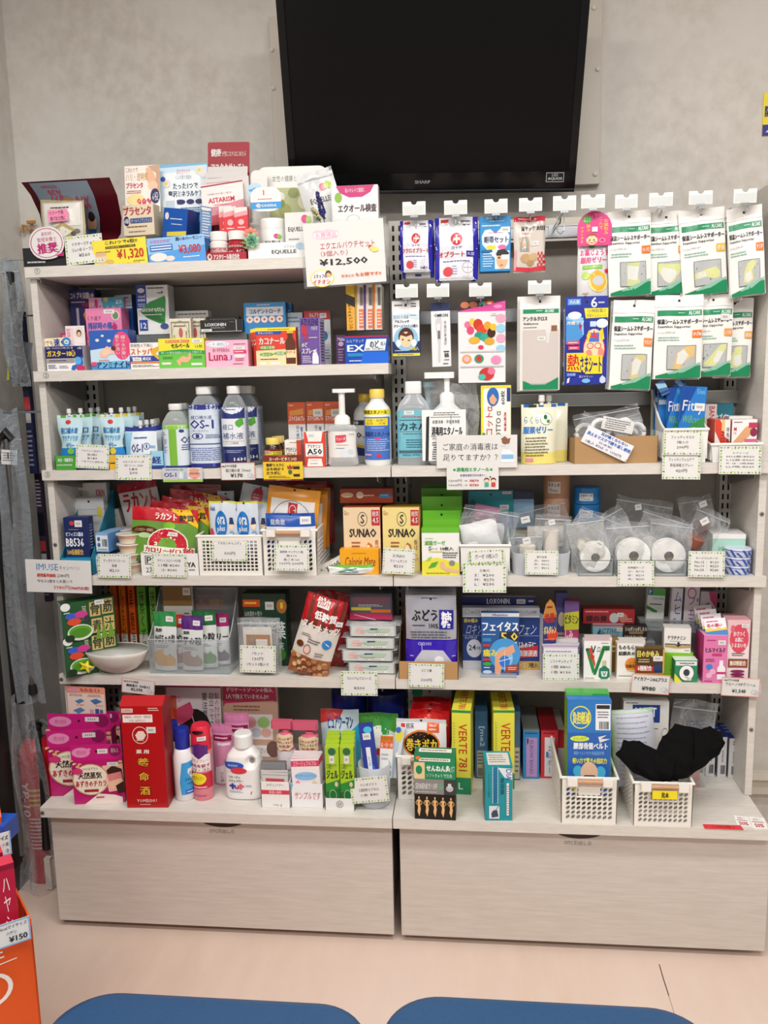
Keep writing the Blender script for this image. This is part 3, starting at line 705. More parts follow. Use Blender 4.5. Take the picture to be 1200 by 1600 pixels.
a = card('round white recommendation sticker with magenta lettering on black tray', (49, 354, 104, 405), .024, 'E50,50,50,50,w;O50,50,46,46,.05,m;T薬剤師・,38,16,74,28,m;T管理栄養士,24,32,80,46,m;K推奨,22,50,80,82,m;P70,92,96,82,94,96,m', -4, name='round_sticker', cat='sticker', round_=.49)
leafcard('leaf bordered card reading 560 beside the black chocolate tray', (104, 366, 163, 412), .02, ['ドクターズチョコ', 'コム小袋 ミーブ小袋', '¥560'], -4)
tr_ = tray('display_tray', 'blue cardboard counter tray holding cream jars behind yellow price board', 'display stand', (186, 386, 322, 413), 1, .035, .12, '2f86b8', hb=.05)
card('yellow price board reading 1,320 yen in front of the beige cream jar', (148, 373, 232, 416), .022, 'Kこれ1つで6役!!,24,4,84,18,2a2210;R24,24,80,33,k;T配合:純粋発酵プラセンタ配合,26,25,78,32,y;K¥1`320,44,38,94,78,e2482a;M72,82,98,88,1,7a5a20;T¥1`320,45,39,93,77,a82a10;E14,64,11,20,e9c8a8;R4,44,24,58,d8b090;E30,80,7,8,d9b25a;M6,40,40,46,1,8a6a20;TPLオールインワンジェル,30,88,86,98,5a4a18', -3, c='f0dc40')
card('blue price board reading 3,080 yen in front of the white cream jar', (233, 369, 323, 411), .022, 'R0,0,100,100,8fc0ec;P0,60,100,40,100,100,0,100,4f9be0;M4,8,44,20,2,m;R4,26,44,50,2a64b4;R6,30,42,35,cfe2f6;R6,40,42,45,cfe2f6;E18,72,15,16,w;E38,80,8,10,e6d8cc;K潤いのハーモニー,50,4,96,18,2a3f7a;K¥3`080,54,34,92,70,c22a2a;M60,76,96,84,1,e8f2fb', -3, c='8fc0ec')
cr = [(1, 0, 'e8dfd0', 'glass_jar'), (1, .5, 'e8dfd0', 'glass_jar'), (.96, .55, 'e8dfd0', 'glass_jar')]
jar('cosmetic_jar', 'beige lidded cream jar behind yellow price board', 'jar', 211, 386, z=z1+.002, Y=.045, R=.0345, H=.046, prof=[(.92, 0, 'c8bcaa', 'glass_jar'), (.95, .5, 'c8bcaa', 'glass_jar'), (1, .52, 'bdb3a2', 'lid'), (1, .95, 'd4cabb', 'lid'), (.95, 1, 'd4cabb', 'lid')])
jar('cosmetic_jar', 'white lidded cream jar behind blue price board', 'jar', 266, 386, z=z1+.002, Y=.045, R=.035, H=.05, prof=[(.92, 0, 'w', 'glass_jar'), (.95, .5, 'w', 'glass_jar'), (1, .52, 'dfe7ee', 'lid'), (1, .95, 'eef2f6', 'lid'), (.95, 1, 'eef2f6', 'lid')])
carton('cosmetic_box', 'beige placenta gel carton above beige cream jar', 'box', (189, 320, 243, 357), None, .09, .05, 'ead9bf', z=z1+.08, fs='Kプラセンタ,4,6,92,34,b4374a;E12,52,9,16,n;K6役,5,44,20,60,w;R24,44,94,60,2f4f8a;Tオールインワンジェル,27,46,92,58,w;M8,68,94,76,1,7a5a30;M14,84,84,92,1,9a7a50', side='c7b597', rz=-8)
mb = MB()
c_ = card('standing white poster of a woman pressing her cheeks, beige cream advert', (196, 256, 251, 332), .115, 'P62,4,80,10,92,34,84,52,70,44,60,26,f;P66,2,100,0,100,60,88,48,90,18,caa58a;E80,44,14,10,efc9ab;Tこれ1つで,4,4,38,14,b0523a;Tハリ・透明感,4,16,66,32,c79a2a;Kプラセンタ,4,36,52,48,c23a5a;M4,52,56,60,2,b0523a;E30,72,26,12,f0df9a;K98%,34,70,80,90,d2385a;E86,66,13,16,n;T6役,78,58,96,76,w;T弾む,6,88,50,98,n', 0, -6, name='poster', cat='poster', c='f4eee6')
card('tall white poster edge between the placenta poster and blue poster', (240, 300, 252, 352), .125, 'M10,10,90,90,8,8a8a9a', name='poster', cat='poster', c='d6d4d8')
card('blue mineral care poster with white flowers standing behind blue carton', (251, 253, 328, 391), .135, 'R0,0,100,100,7ab8e0;P0,4,100,2,100,60,0,64,cfe6f4;P10,10,86,8,86,50,12,54,eef5f8;T肌を甘やかす,38,6,66,12,d06a9a;Tくんき漂う化粧水,36,13,68,18,5a7a9a;Kたった1つで,30,22,80,29,3a4f6a;K贅沢ミネラルケア,20,31,90,38,3a4f6a;E44,44,10,3,n;E64,44,8,3,n;E82,44,8,3,n;E22,46,15,10,f4f6f6;R14,42,32,54,c4d6e6;E84,8,9,5,w;E92,12,8,5,w;E84,8,3,2,y;E16,22,9,5,w;E16,22,3,2,y;E10,17,5,3,2a5ab0;M44,50,92,60,4,5a7a9a;R0,68,100,100,2a86c4;P0,90,100,70,100,100,0,100,1a5ea4', 0, -4, name='poster', cat='poster', c='7ab8e0')
carton('cosmetic_box', 'tilted deep blue carton leaning over the white cream jar', 'box', (246, 326, 294, 368), None, .075, .05, '1656b0', z=z1+.064, fs='M30,30,94,38,1,dfe8f4;M34,48,90,54,1,dfe8f4;E16,26,8,12,w;P20,78,100,70,100,84,20,92,e8d24a', side='0e3f86', top='1a60ba', ry=9, rz=-18)
card('narrow blue and white leaflet standing beside the red sample sachets', (312, 322, 330, 372), .05, 'M14,8,88,96,10,dfe6f0;R8,4,92,12,w', 5, 0, name='leaflet', cat='leaflet', c='5f86b4', rz=35)
# red sign and leaflets
c_ = card('red rounded sign about astaxanthin standing behind white leaflets', (325, 219, 390, 395), .16, 'K健康,8,6,32,13,w;Tが気になりはじめたら,34,8,92,13,w;Kアスタキサンチン,8,19,92,28,w;L4,34,96,30,.6,d88a8a', 2, -3, name='display_sign', cat='sign', c='a01c2c', round_=.04)
for i, (px, rz_, l) in enumerate((((322, 258, 386, 330), 2, 'hindmost white leaflet in the sheaf before the red sign'), ((322, 266, 388, 336), 0, 'middle white leaflet in the sheaf before the red sign'), ((320, 275, 392, 345), -2, 'front white leaflet in the sheaf before the red sign'))):
    card(l, px, .14-.012*i, 'M6,8,60,12,1,c8a8a8;M10,86,90,94,1,b07878;R0,70,100,100,c88a8a' if i == 2 else 'M4,12,40,16,1,9a9a9a', rz_, -6, name='leaflet', cat='leaflet', c='d9d4d2')
card('tilted pink fading leaflet with red brand lettering behind the supplement bottles', (318, 283, 384, 350), .10, 'P0,60,100,44,100,100,0,100,d88894;P0,80,100,66,100,100,0,100,c23a4a;T年中身体の中から新しい強さを,14,22,72,27,b48a8a;KASTARISM,16,34,78,46,c4202e;M26,50,70,53,1,c4202e;L0,4,100,0,3,b02a34', -4, -8, name='leaflet', cat='leaflet', c='f1e6e4')
for i, x in enumerate((342, 349, 366)):
    carton('sample_box', ('slim red and white sample carton, hindmost of three above supplement bottles', 'slim red and white sample carton, middle of three above supplement bottles', 'slim red and white sample carton, nearest of three above supplement bottles')[i], 'box', (x, 322+i, x+21, 354), None, .085-.012*i, .02, 'w', z=z1+.075, fs='P0,40,100,30,100,100,0,100,d8303c;P0,24,100,14,100,32,0,42,f0a0a4;E50,62,22,12,f4b8b8;M20,80,80,90,1,w', side='c03040')
tray('display_tray', 'red cardboard tray with white company lettering holding two supplement bottles', 'display stand', (321, 394, 386, 408), 1, .03, .12, 'a81c2e', hb=.075, fs='E10,50,6,34,w;E11,46,3,20,a81c2e;Kアスタリール株式会社,20,22,82,80,w')
def pills(x, c1, label, fs, Y=.04, yb=397, capc='f0efec', R=.0235, H=.072, z=z1+.002):
    return jar('supplement_bottle', label, 'bottle', x, yb, z=z, Y=Y, R=R, H=H, prof=[(.9, 0, c1, 'body'), (1, .05, c1, 'body'), (1, .62, c1, 'body'), (.8, .7, c1, 'body'), (.92, .71, capc, 'cap'), (.95, .97, capc, 'cap'), (.88, 1, capc, 'cap')], labs=[('label_print', 1.0, .08, .6, 170, 0, fs, None)])
pills(339, 'f0e9e6', 'white supplement bottle with red lettering in the red tray', 'R0,60,100,100,c2303c;KAstaxcarot,14,20,84,44,c2303c;M20,48,80,56,1,c2303c;M16,70,84,88,2,w')
pills(368, 'a81c2e', 'dark red supplement bottle with white cap in the red tray', 'KASTCORE,20,16,80,28,w;KACT,52,44,84,66,w;M14,48,48,60,1,w;R0,82,100,88,d9b25a')
# white equol display
eq = tray('display_tray', 'white open display tray with equol lettering and pale hearts', 'display stand', (387, 379, 482, 406), 1, .03, .12, 'f2f1ee', hb=.05, fs='Tエクエル,60,18,78,34,6a6a6a;KEQUELLE,40,44,80,70,3a3a3a;E86,26,7,20,a9cbe4;E94,34,5,16,c8dcec')
c_ = card('rounded white backboard with a blurry green and gold picture and gray script', (402, 257, 512, 398), .15, 'T女性の健康と美をサポート,22,10,92,17,7a7a78;R18,24,94,86,b9bd8c;E30,34,10,6,dfe2d0;E52,30,8,6,8f9a5a;E70,40,12,9,e2dfbc;E40,50,9,8,a2a860;E84,62,9,8,8c8a50;E26,66,8,7,c8b070;E60,66,16,9,e9e6da;E76,52,8,7,f0ecd8;E34,42,6,5,7f8a48;E88,32,6,5,9aa060;P40,70,94,58,94,86,40,86,efe9dc;E22,80,8,5,6f7a40;P50,56,64,52,68,62,54,66,fafafa', 1, -4, name='display_sign', cat='sign', c='f2f1ee', round_=.12)
card('white arched cardboard strip standing before the green picture board', (390, 262, 416, 390), .12, '', 2, -6, name='display_sign', cat='sign', c='e9e8e4', round_=.3)
card('round pale blue award badge beside the white oval badge', (388, 286, 412, 309), .075, 'E50,50,50,50,b8d8ee;KW受賞,12,32,88,56,3a86c0;M24,62,76,72,1,6aa8d4', -8, name='round_sticker', cat='badge', c='b8d8ee', round_=.49)
card('white oval badge with a light blue ribbon across its lower half', (392, 292, 440, 330), .07, 'R0,62,100,90,3a9bdc;K@cosme,16,66,84,86,w;M24,46,76,54,1,d06a7a;R42,12,46,34,d06a7a', 0, name='round_sticker', cat='badge', c='f4f1ec', round_=.42)
jar('supplement_bottle', 'white equol bottle behind the succulent in the white tray', 'bottle', 424, 397, z=z1+.004, Y=.05, R=.034, H=.098, prof=[(.92, 0, 'w', 'body'), (1, .06, 'w', 'body'), (1, .72, 'w', 'body'), (.98, .73, 'e4e4e2', 'cap'), (.98, .95, 'f4f4f2', 'cap'), (.9, 1, 'f4f4f2', 'cap')], labs=[('label_print', 1.0, .1, .7, 150, 0, 'KEQUELLE,34,42,76,56,3a3a3a;E66,24,8,10,d84a8c;E74,26,7,9,8cc24a;M40,66,70,72,1,7a7a7a;E40,92,14,10,a8cf6a', None)])
carton('supplement_box', 'small white equol carton with pink and green band', 'box', (445, 332, 490, 379), None, .05, .04, 'w', z=z1+.012, fs='KEQUELLE,12,34,72,46,3a3a3a;E70,16,12,10,d84a8c;E84,18,10,9,a9cf6a;P0,74,100,74,100,100,0,100,a8d8a0;P0,74,44,74,38,100,0,100,d880c0;M10,60,60,66,1,8a8a8a')
pouch('supplement_pouch', 'large silver white zip pouch leaning above the price sign', 'pouch', (490, 260, 548, 378), Y=.09, d=.03, c='d5d7d8', stand=1, ry=-14, wob=.0012, z=z1+.03, gloss=.2, fs='KEQUELLE,22,34,76,42,5a5a5a;E64,22,10,5,e07a8c;E78,21,10,5,b9cf5a;R0,9,100,11,b5b8ba', hole=False)
carton('test_kit_box', 'white equol test kit box with magenta crest behind price sign', 'box', (518, 290, 591, 350), None, .06, .03, 'f3f0ee', z=z1+.035, fs='P10,0,92,0,84,12,66,20,38,20,18,12,c8327a;T私のキレイと健康に,30,4,72,12,w;E15,20,8,9,8cba4a;Kエクオール検査,14,32,96,46,4a3a44;O46,58,14,8,.06,b0a890;M16,74,86,90,2,b07898;E12,98,14,6,e07ab0;E92,92,10,5,7ab0a0')
# lavender sprig, cream blossom and succulent
def sprig(label, x, y0, y1, Y, c, n, lean, fat=.006, name='flower_sprig', cat='flower'):
    a = un(x, y1, Y=Y); b = un(x+lean, y0, Y=Y-.02)
    r = root(name, label, cat, a); v = b-a; mb = MB(); mb.tube([(0, 0, 0), tuple(v*.5), tuple(v)], .0012, '5a6a3a', 6); mb.build('stem', r)
    rn = random.Random(n); mb = MB()
    for i in range(n):
        t = .25+.75*i/n; p = v*t; an = rn.random()*6.3; q = fat*(1.15-t*.6); cx, cy, cz = p.x+q*cos(an), p.y+q*sin(an), p.z+rn.uniform(-.002, .002); s = .0032*(1.2-t*.5)
        mb.add([(cx-s, cy, cz), (cx+s, cy, cz), (cx, cy-s, cz), (cx, cy+s, cz), (cx, cy, cz+s*1.6), (cx, cy, cz-s)], [(0, 2, 4), (2, 1, 4), (1, 3, 4), (3, 0, 4), (2, 0, 5), (1, 2, 5), (3, 1, 5), (0, 3, 5)], mat(c, .7))
    mb.build('blossom', r); return r
sprig('purple lavender sprig beside the silver equol pouch', 508, 300, 352, .04, '3d3a7a', 90, -12, .007)
sprig('cream coloured blossom sprig beside the purple lavender', 503, 324, 350, .035, 'c9c6a0', 60, -16, .007)
a = un(392, 386, Y=.03); r = root('succulent', 'small artificial green and coral succulent stuck on the white tray', 'artificial plant', (a.x, .025, a.z))
for rings, cc, off, nm in (((5, .020, .2), '5f9a78', (.006, -.004, .014), 'green_leaf'), ((7, .027, -.5), 'e0896e', (.002, .006, .028), 'coral_leaf')):
    for layer in range(3 if nm == 'green_leaf' else 2):
        for i in range(rings[0]+layer):
            an = 2*pi*i/(rings[0]+layer)+layer*.5+rings[2]; L = rings[1]*(.45+.28*layer); mb = MB(); mb.smooth = True
            dx, dz = cos(an), sin(an); w = L*.34; up = -.010+.004*layer
            P0 = Vector(off); mid = P0+Vector((dx*L*.6, up*1.1, dz*L*.6)); tip = P0+Vector((dx*L, up*.6, dz*L)); sd = Vector((-dz, 0, dx))*w
            mb.add([P0, mid-sd, mid+sd, tip, mid+Vector((0, -.003, 0))], [(0, 1, 4), (0, 4, 2), (1, 3, 4), (4, 3, 2)], mat(cc if layer < 2 else '8fc49a', .6)); mb.build('leaf', r)
for i, (dx, dz) in enumerate(((-.03, -.004), (-.022, -.016), (.012, -.012))):
    mb = MB(); mb.add([(0, 0, 0), (dx*.5, -.004, dz+.006), (dx, -.002, dz), (dx*.5, -.004, dz-.004)], [(0, 1, 2), (0, 2, 3)], mat('7a8f4a', .6)); o = mb.build('leaf', r); o.location = (.004, 0, .014)
card('big white handmade price sign reading 12,500 in a clear sleeve', (479, 345, 604, 444), -.004, 'P12,14,17,11,24,13,30,11,38,13,43,14,44,20,42,25,36,26,28,27,20,26,14,25,11,20,f6c6d6;P13,16,42,16,43,20,41,24,14,24,12,20,fbeff2;Tお買得品,15,16,41,24,c8557e;Tエクエルパウチセット,20,32,88,43,c03a56;T（3個入り）,20,45,54,54,c03a56;K¥12`500,18,58,78,70,1c1c1c;E20,88,15,14,f2dc60;E20,88,13.5,12.5,fbf3ea;E28,82,4,6,5a3a28;E28,84,3,4,f;Kスタッフ心,9,81,26,88,4a3a6a;Kイチオシ,8,90,30,98,d8483a;Kもお得です!!,62,83,94,89,dd6a34;T¥460,44,84,60,89,dd6a34;E82,43,2,2.4,c8323c;E88,48,4.5,4,f0dc70;E84,46,2.5,2.6,f0dc70', -2, 0, sleeve=.007, name='price_sign')
# little yellow toy behind the tray at the wall side
a = un(40, 352, Y=.36); r = root('bent_clip', 'orange brown curled clip on the wall behind the black tray', 'clip', a)
mb = MB(); mb.tube([(-.012, 0, -.02), (-.008, 0, 0), (.004, 0, -.004), (.01, 0, -.012), (.012, .0195, -.012)], .0045, 'b5803c', 8); mb.build('curl', r)
mb = MB(); mb.box(.005, -.004, .004, .03, .004, .012, 'b5803c', ch=.001); mb.box(.008, .004, .004, .014, .0195, .012, 'b5803c'); mb.build('tab', r)

# ================================================================== second shelf: medicine cartons
def riser(label, px0, px1, yt, S, Y, d):
    A = un(px0, yt, Y=Y); B = un(px1, yt, Y=Y); z = SZ[S]; h = A.z-z
    r = root('display_riser', label, 'riser', ((A.x+B.x)/2, Y, z+.0004)); w = B.x-A.x; M_ = ACRYL
    mb = MB(); mb.box(-w/2, 0, h-.003, w/2, d, h-.0006, M_); mb.build('top_plate', r)
    mb = MB(); mb.box(-w/2, 0, 0, w/2, .002, h-.003, M_); mb.build('front_plate', r)
    for s in (-1, 1): mb = MB(); mb.box(s*w/2-(.002 if s > 0 else 0), .002, 0, s*w/2+(.002 if s < 0 else 0), d, h-.003, M_); mb.build('side_plate', r)
    return r, A.z
_, zr = riser('long clear acrylic riser under the nicotine gum and black carton', 213, 385, 523, 2, .115, .085)
_, zr2 = riser('clear acrylic riser under the lozenge and upper cold medicine cartons', 388, 446, 522, 2, .115, .085)
st2 = dict(S=2)
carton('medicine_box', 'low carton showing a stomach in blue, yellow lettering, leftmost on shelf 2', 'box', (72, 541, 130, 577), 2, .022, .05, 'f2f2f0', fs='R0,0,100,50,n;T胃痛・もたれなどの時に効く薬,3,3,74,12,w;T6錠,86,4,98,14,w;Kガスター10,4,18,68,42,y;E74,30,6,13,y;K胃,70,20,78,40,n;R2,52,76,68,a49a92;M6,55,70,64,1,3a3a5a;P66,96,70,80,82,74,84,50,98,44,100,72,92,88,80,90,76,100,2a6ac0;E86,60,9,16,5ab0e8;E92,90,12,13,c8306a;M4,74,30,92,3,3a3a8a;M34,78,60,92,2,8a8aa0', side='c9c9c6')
card('small cream sign with blue disc and fast handwriting above stomach carton', (62, 528, 112, 542), .03, 'T1秒でも,3,24,44,92,3a2a20;K速く!,46,10,88,96,2a2a8a', -2, name='display_sign', cat='sign', c='f0e2c4')
card('tiny portrait strip standing above the stomach carton', (104, 509, 134, 540), .05, 'R0,10,40,100,f2d0d8;V即効湿疹に,6,14,26,92,b03a5a;E70,40,24,32,e8dcd8;E70,38,13,18,2e2018;E70,42,9,12,f;P50,92,60,62,82,62,92,92,e9e6e6', 0, name='display_sign', cat='sign', c='efe6e6')
card('round blue badge on a strip above the stomach carton', (98, 527, 111, 541), .024, 'E50,50,50,50,2a86c8;E50,52,30,26,w;E50,54,12,10,2a86c8', 0, name='round_sticker', cat='badge', c='2a86c8', round_=.49)
for i in range(2):
    carton('medicine_box', ('rear magenta carton, half hidden behind the stomach carton', 'front magenta carton, half hidden behind the stomach carton')[1-i], 'box', (96+i*6, 520, 132+i*5, 577), 2, .065+.045*i, .04, 'b83a6e', fs='V女性薬,62,20,80,80,w;R10,6,90,12,e090b0', side='8f2250')
carton('medicine_box', 'tall navy enema carton with white tube at back of shelf 2', 'box', (112, 453, 152, 577), 2, .16, .04, '2c2a6c', fs='Kコトブキ浣腸L40,4,3,96,11,w;M6,13,60,17,1,c0c0d8;E68,18,22,3,b02a6a;R24,22,34,58,c8c8d8;E30,62,14,8,5aa06a;P50,30,58,26,78,46,70,50,d8b030;R0,66,100,100,4a3f8a;E30,84,14,5,7a72b8', side='1e1c4c')
carton('medicine_box', 'pale pink and turquoise carton behind the bladder medicine', 'box', (142, 465, 196, 577), 2, .135, .05, 'e7aeca', fs='P36,0,100,0,100,40,44,22,4aa8c4;Tトイルナ,6,8,36,18,8a6aa0;T爽快,78,3,96,9,e8f4f6;Tルケア,48,11,96,18,w;E22,8,5,6,c8307a;E50,3,7,3,d8c860', side='c28aaa')
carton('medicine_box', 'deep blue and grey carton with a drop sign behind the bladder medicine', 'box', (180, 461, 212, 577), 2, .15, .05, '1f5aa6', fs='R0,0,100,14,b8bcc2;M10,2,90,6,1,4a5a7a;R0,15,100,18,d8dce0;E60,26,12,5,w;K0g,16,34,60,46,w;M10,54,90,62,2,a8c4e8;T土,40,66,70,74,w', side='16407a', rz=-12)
carton('medicine_box', 'pink bladder medicine carton with a round figure, behind the sleep aid', 'box', (136, 482, 192, 577), 2, .085, .05, 'e884ae', fs='Tくり返す,6,12,44,19,4a2a4a;K排尿時の痛み,6,22,86,33,3a5aa8;K残尿感に,6,36,66,44,4a2a5a;E84,12,12,8,e8c0d4;E84,12,8,6,6a8a4a;E80,30,7,5,c02a6a;E82,46,13,11,b8286a;S52,2,82,9;R0,50,100,100,f2b8d0', side='c86a94', top='f0a8c8')
carton('medicine_box', 'blue and pink sleep aid carton showing a curled sleeping figure', 'box', (141, 516, 202, 576), 2, .022, .05, '4a8fd0', fs='P0,0,100,0,100,60,0,70,2f5fb4;P0,50,100,36,100,80,0,84,c8e2f2;E82,40,23,36,e2487a;V寝つきが悪い,80,14,92,74,w;V眠りが浅い,66,12,77,64,w;E20,25,5,4,w;E34,14,4,3,w;E50,27,5,4,w;P24,56,44,40,60,50,62,62,48,60,40,70,26,68,f2c0a8;E40,56,12,8,f4cdb6;E60,46,6,6,5a3020;P20,80,94,78,94,94,20,96,6ab4e0;Kアンミナイト,16,80,98,96,1c1c40;R2,80,14,90,e2487a;M20,74,50,78,1,e07030', side='2a3f8a', left='3a4a8a')
carton('medicine_box', 'white diarrhoea tablet carton with orange lettering and blue band', 'box', (203, 536, 250, 575), 2, .02, .04, 'f2efe8', fs='T突発性の下痢に,4,3,78,17,3a2a20;Kストッパ,4,20,76,46,e05a20;R0,50,100,72,24429a;K下痢止めEX,4,53,70,69,w;P72,26,96,14,96,30,86,42,98,58,94,66,72,42,e8b020;R0,74,100,79,e07020;S10,56,38,70;M6,84,96,94,2,6a6a6a')
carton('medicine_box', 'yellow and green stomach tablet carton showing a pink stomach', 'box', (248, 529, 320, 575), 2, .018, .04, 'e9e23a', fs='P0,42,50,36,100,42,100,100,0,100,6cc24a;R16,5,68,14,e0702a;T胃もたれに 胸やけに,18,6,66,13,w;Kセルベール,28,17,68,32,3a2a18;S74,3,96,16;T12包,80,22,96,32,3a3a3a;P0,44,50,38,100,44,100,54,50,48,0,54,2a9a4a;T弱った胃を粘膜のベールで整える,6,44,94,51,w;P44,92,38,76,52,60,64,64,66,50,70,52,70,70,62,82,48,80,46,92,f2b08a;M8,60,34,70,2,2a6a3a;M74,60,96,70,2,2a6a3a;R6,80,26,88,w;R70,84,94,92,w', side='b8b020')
carton('medicine_box', 'pale pink pain reliever carton with slim serif lettering', 'box', (321, 532, 388, 573), 2, .02, .04, 'f3b4cc', fs='E30,14,26,11,e8eef4;T小・中・高校生にも,8,8,52,20,3a6a9a;TBUFFERIN,18,30,56,44,8a1838;KLuna,8,44,52,76,b8285a;TJ,55,56,62,76,3a6ac0;M66,12,96,18,1,8a3a5a;S66,24,92,36;R66,38,96,50,d8386a;M68,40,94,48,1,w;E80,60,14,7,f8dce6;M68,68,96,80,2,b8285a;M62,86,96,93,1,8a3a5a', side='d890ac')
carton('medicine_box', 'white and blue nicotine gum carton with a large green wing', 'box', (214, 446, 264, 523), None, .12, .045, 'e7e8e8', z=zr, fs='R0,0,32,46,1c3f9a;E16,10,11,5,w;Kcool,6,18,28,25,w;Kmint,6,26,28,32,w;M4,36,28,44,2,c8d4ec;M36,3,92,9,1,4a5a4a;R80,12,84,17,c03030;M66,14,90,18,1,3a3a3a;P8,52,40,34,90,22,92,30,86,78,70,78,30,66,2a8a3c;P10,52,44,50,86,74,70,76,34,66,1d6a2c;Knicorette,12,44,86,54,w;M20,58,84,62,1,dff0df;R6,70,32,92,24459a;K12,10,76,28,88,w;E84,84,13,6,3a4a8a', side='b9bcc0')
carton('medicine_box', 'greyish carton with brush script behind the small black label carton', 'box', (274, 486, 326, 523), None, .17, .03, 'd6d6d0', z=zr, fs='M6,8,94,20,1,5a5a5a;K宇津救命丸糖,6,28,88,62,3a3a3a')
for i, (a, b) in enumerate(((266, 300), (289, 322))):
    carton('medicine_box', ('cream traditional medicine carton with a framed red seal', 'second cream traditional medicine carton, behind the framed red seal one')[i], 'box', (a, 498, b, 577), 2, .075+.03*i, .02, 'dcd6c6', fs='O50,50,44,46,.03,8a8070;P8,6,92,6,92,9,8,9,8a8070;P8,6,12,6,12,94,8,94,8a8070;P88,6,92,6,92,94,88,94,8a8070;V救心,40,44,62,76,3a2a28;E52,28,9,10,c05a5a;M20,12,80,18,1,6a6050;V製薬株,74,24,82,60,5a5048;V丸金,18,30,26,60,5a5048', side='b8b2a2')
for i in range(2):
    carton('medicine_box', ('black and silver pain reliever carton with a price sticker', 'upright black carton behind the black and silver one')[i], 'box', ((313, 500, 378, 526), (322, 495, 374, 523))[i], None, .10+.045*i, .04 if not i else .02, '191b1c', z=zr, fs=('KLOXONIN,12,26,62,52,d8d8e4;TPREMIUM,26,60,58,72,b0b0b0;R86,0,88,100,b0b4b8;M70,16,86,22,1,b08080;S2,74,28,98;R0,94,100,100,a8abb0' if not i else 'M10,10,90,22,1,8a8a8a'), side='3a3c3c', gloss=.2)
carton('medicine_box', 'blue lozenge carton with a row of pale ring tablets', 'box', (381, 473, 447, 521), None, .12, .03, '2a8ac6', z=zr2, fs='M30,5,70,10,1,dfeef8;R6,14,94,42,cfe2ee;Kコルゲントローチ,14,20,88,36,3a4a5a;'+';'.join('E%g,54,8,11,e9d2c4;E%g,54,2.6,3.6,8a6a5a' % (x, x) for x in (14, 31, 49, 67, 85))+';M8,84,80,90,1,1a5a8a', side='1f5f90')
carton('medicine_box', 'narrow blue carton behind the ring tablet lozenges', 'box', (440, 474, 456, 521), None, .155, .03, '23669c', z=zr2, fs='M20,10,80,30,2,c0d8e8')
for i in range(3):
    l = ('red and yellow cold drink carton showing a brown bottle', 'second red cold drink carton peeking out behind the brown bottle one', 'third red cold drink carton, hindmost behind the brown bottle one')[i]
    carton('medicine_box', l, 'box', (400-4*i, 512+i, 463-4*i, 571), 2, .018+.03*i, .028, 'd9402c', fs='R0,0,100,9,f0d83a;M30,3,90,7,1,5a3a18;P0,9,66,9,62,18,0,18,2a4a9a;T早めのかぜに,6,11,44,17,w;Kカコナール,8,26,72,44,w;P0,60,100,56,100,100,0,100,f4d8a8;E28,52,20,5,6aa83a;T感冒の初期,12,48,46,56,w;E26,70,18,5,6aa83a;T鼻かぜ,14,67,36,74,w;E60,68,16,5,6aa83a;T頭痛,50,64,70,72,w;M8,80,64,86,1,5a2a18;R8,90,24,97,w;R34,90,60,97,w;P78,14,92,14,92,26,98,38,98,96,74,96,74,38,80,26,5a2a10;R78,9,94,16,d8b040;R75,60,98,80,e8d8a8;Kカコナール,76,62,97,69,c02a20' if i == 0 else 'R0,0,100,9,f0d83a;Kカ,2,26,20,44,w', side='b23020', left='d8a830')
carton('medicine_box', 'pale silver throat carton behind the purple throat spray', 'box', (447, 489, 474, 577), 2, .14, .03, 'c3d2da', fs='M14,6,90,20,2,4a8ab0;Tのもと,14,24,80,34,3a6a90')
carton('medicine_box', 'red throat wipe carton with white and blue panel at back', 'box', (476, 486, 517, 577), 2, .13, .035, 'c2252c', fs='Kラムプラ,20,3,56,11,w;S60,4,86,13;R36,16,100,100,dfe4e6;E70,46,20,10,3a8ac0;Mも,0,0,0,0,1,w;M44,70,96,90,4,5a7a9a'.replace('Mも,0,0,0,0,1,w;', ''), side='9a9ca0')
carton('medicine_box', 'purple throat spray carton with big red letters', 'box', (468, 497, 501, 571), 2, .02, .045, '6a4c9a', fs='KAZULENE,6,2,96,16,241c50;P10,16,36,16,30,36,14,36,c02a3a;KA,8,14,36,32,c8283a;KZ,14,32,44,46,c8283a;T内服液,58,18,90,26,d8d0e8;M44,40,90,44,1,e8e0a0;Kのど,8,52,36,62,w;KスプレーS,8,64,84,76,w;M8,80,60,96,4,d8d0e8;P64,74,84,74,92,84,92,98,60,98,60,84,e6e6ee;R68,68,78,75,e6e6ee', side='a99cc4', rs='M14,8,90,94,14,5a3a80', rz=-6)
carton('medicine_box', 'dark purple tablet carton beside the blue and white throat carton', 'box', (525, 524, 541, 571), 2, .06, .04, '4a2a5a', fs='KMultie,20,8,90,20,c8b8d4;E50,30,26,8,b8a0c8;M20,44,80,90,5,a890b8')
for i in range(2):
    carton('medicine_box', ('shiny blue cold medicine carton with white throat lettering', 'second blue cold medicine carton under the supplement tubes')[i], 'box', (539+i*4, 525, 607+i*4-i*10, 569), 2, .012+.05*i, .045, '1f4fb0', fs='R0,0,100,4,c8283a;T ルルアタック,4,12,44,24,c8d4e8;KEX,6,32,44,56,e8ecf4;R6,62,42,74,2a8ad0;P50,12,96,12,92,54,44,54,dfe8f0;Kのど,58,18,78,44,3a3a3a;T痛み,82,22,94,38,3a3a3a;T発熱・せきと鼻水に,48,44,90,52,3a3a3a;M62,60,96,90,4,a8c4ec;P34,100,44,56,100,58,100,100,2a6ad8;M8,86,44,94,1,e8ecf4' if not i else '', side='16367a', gloss=.12, top='1a3f90')
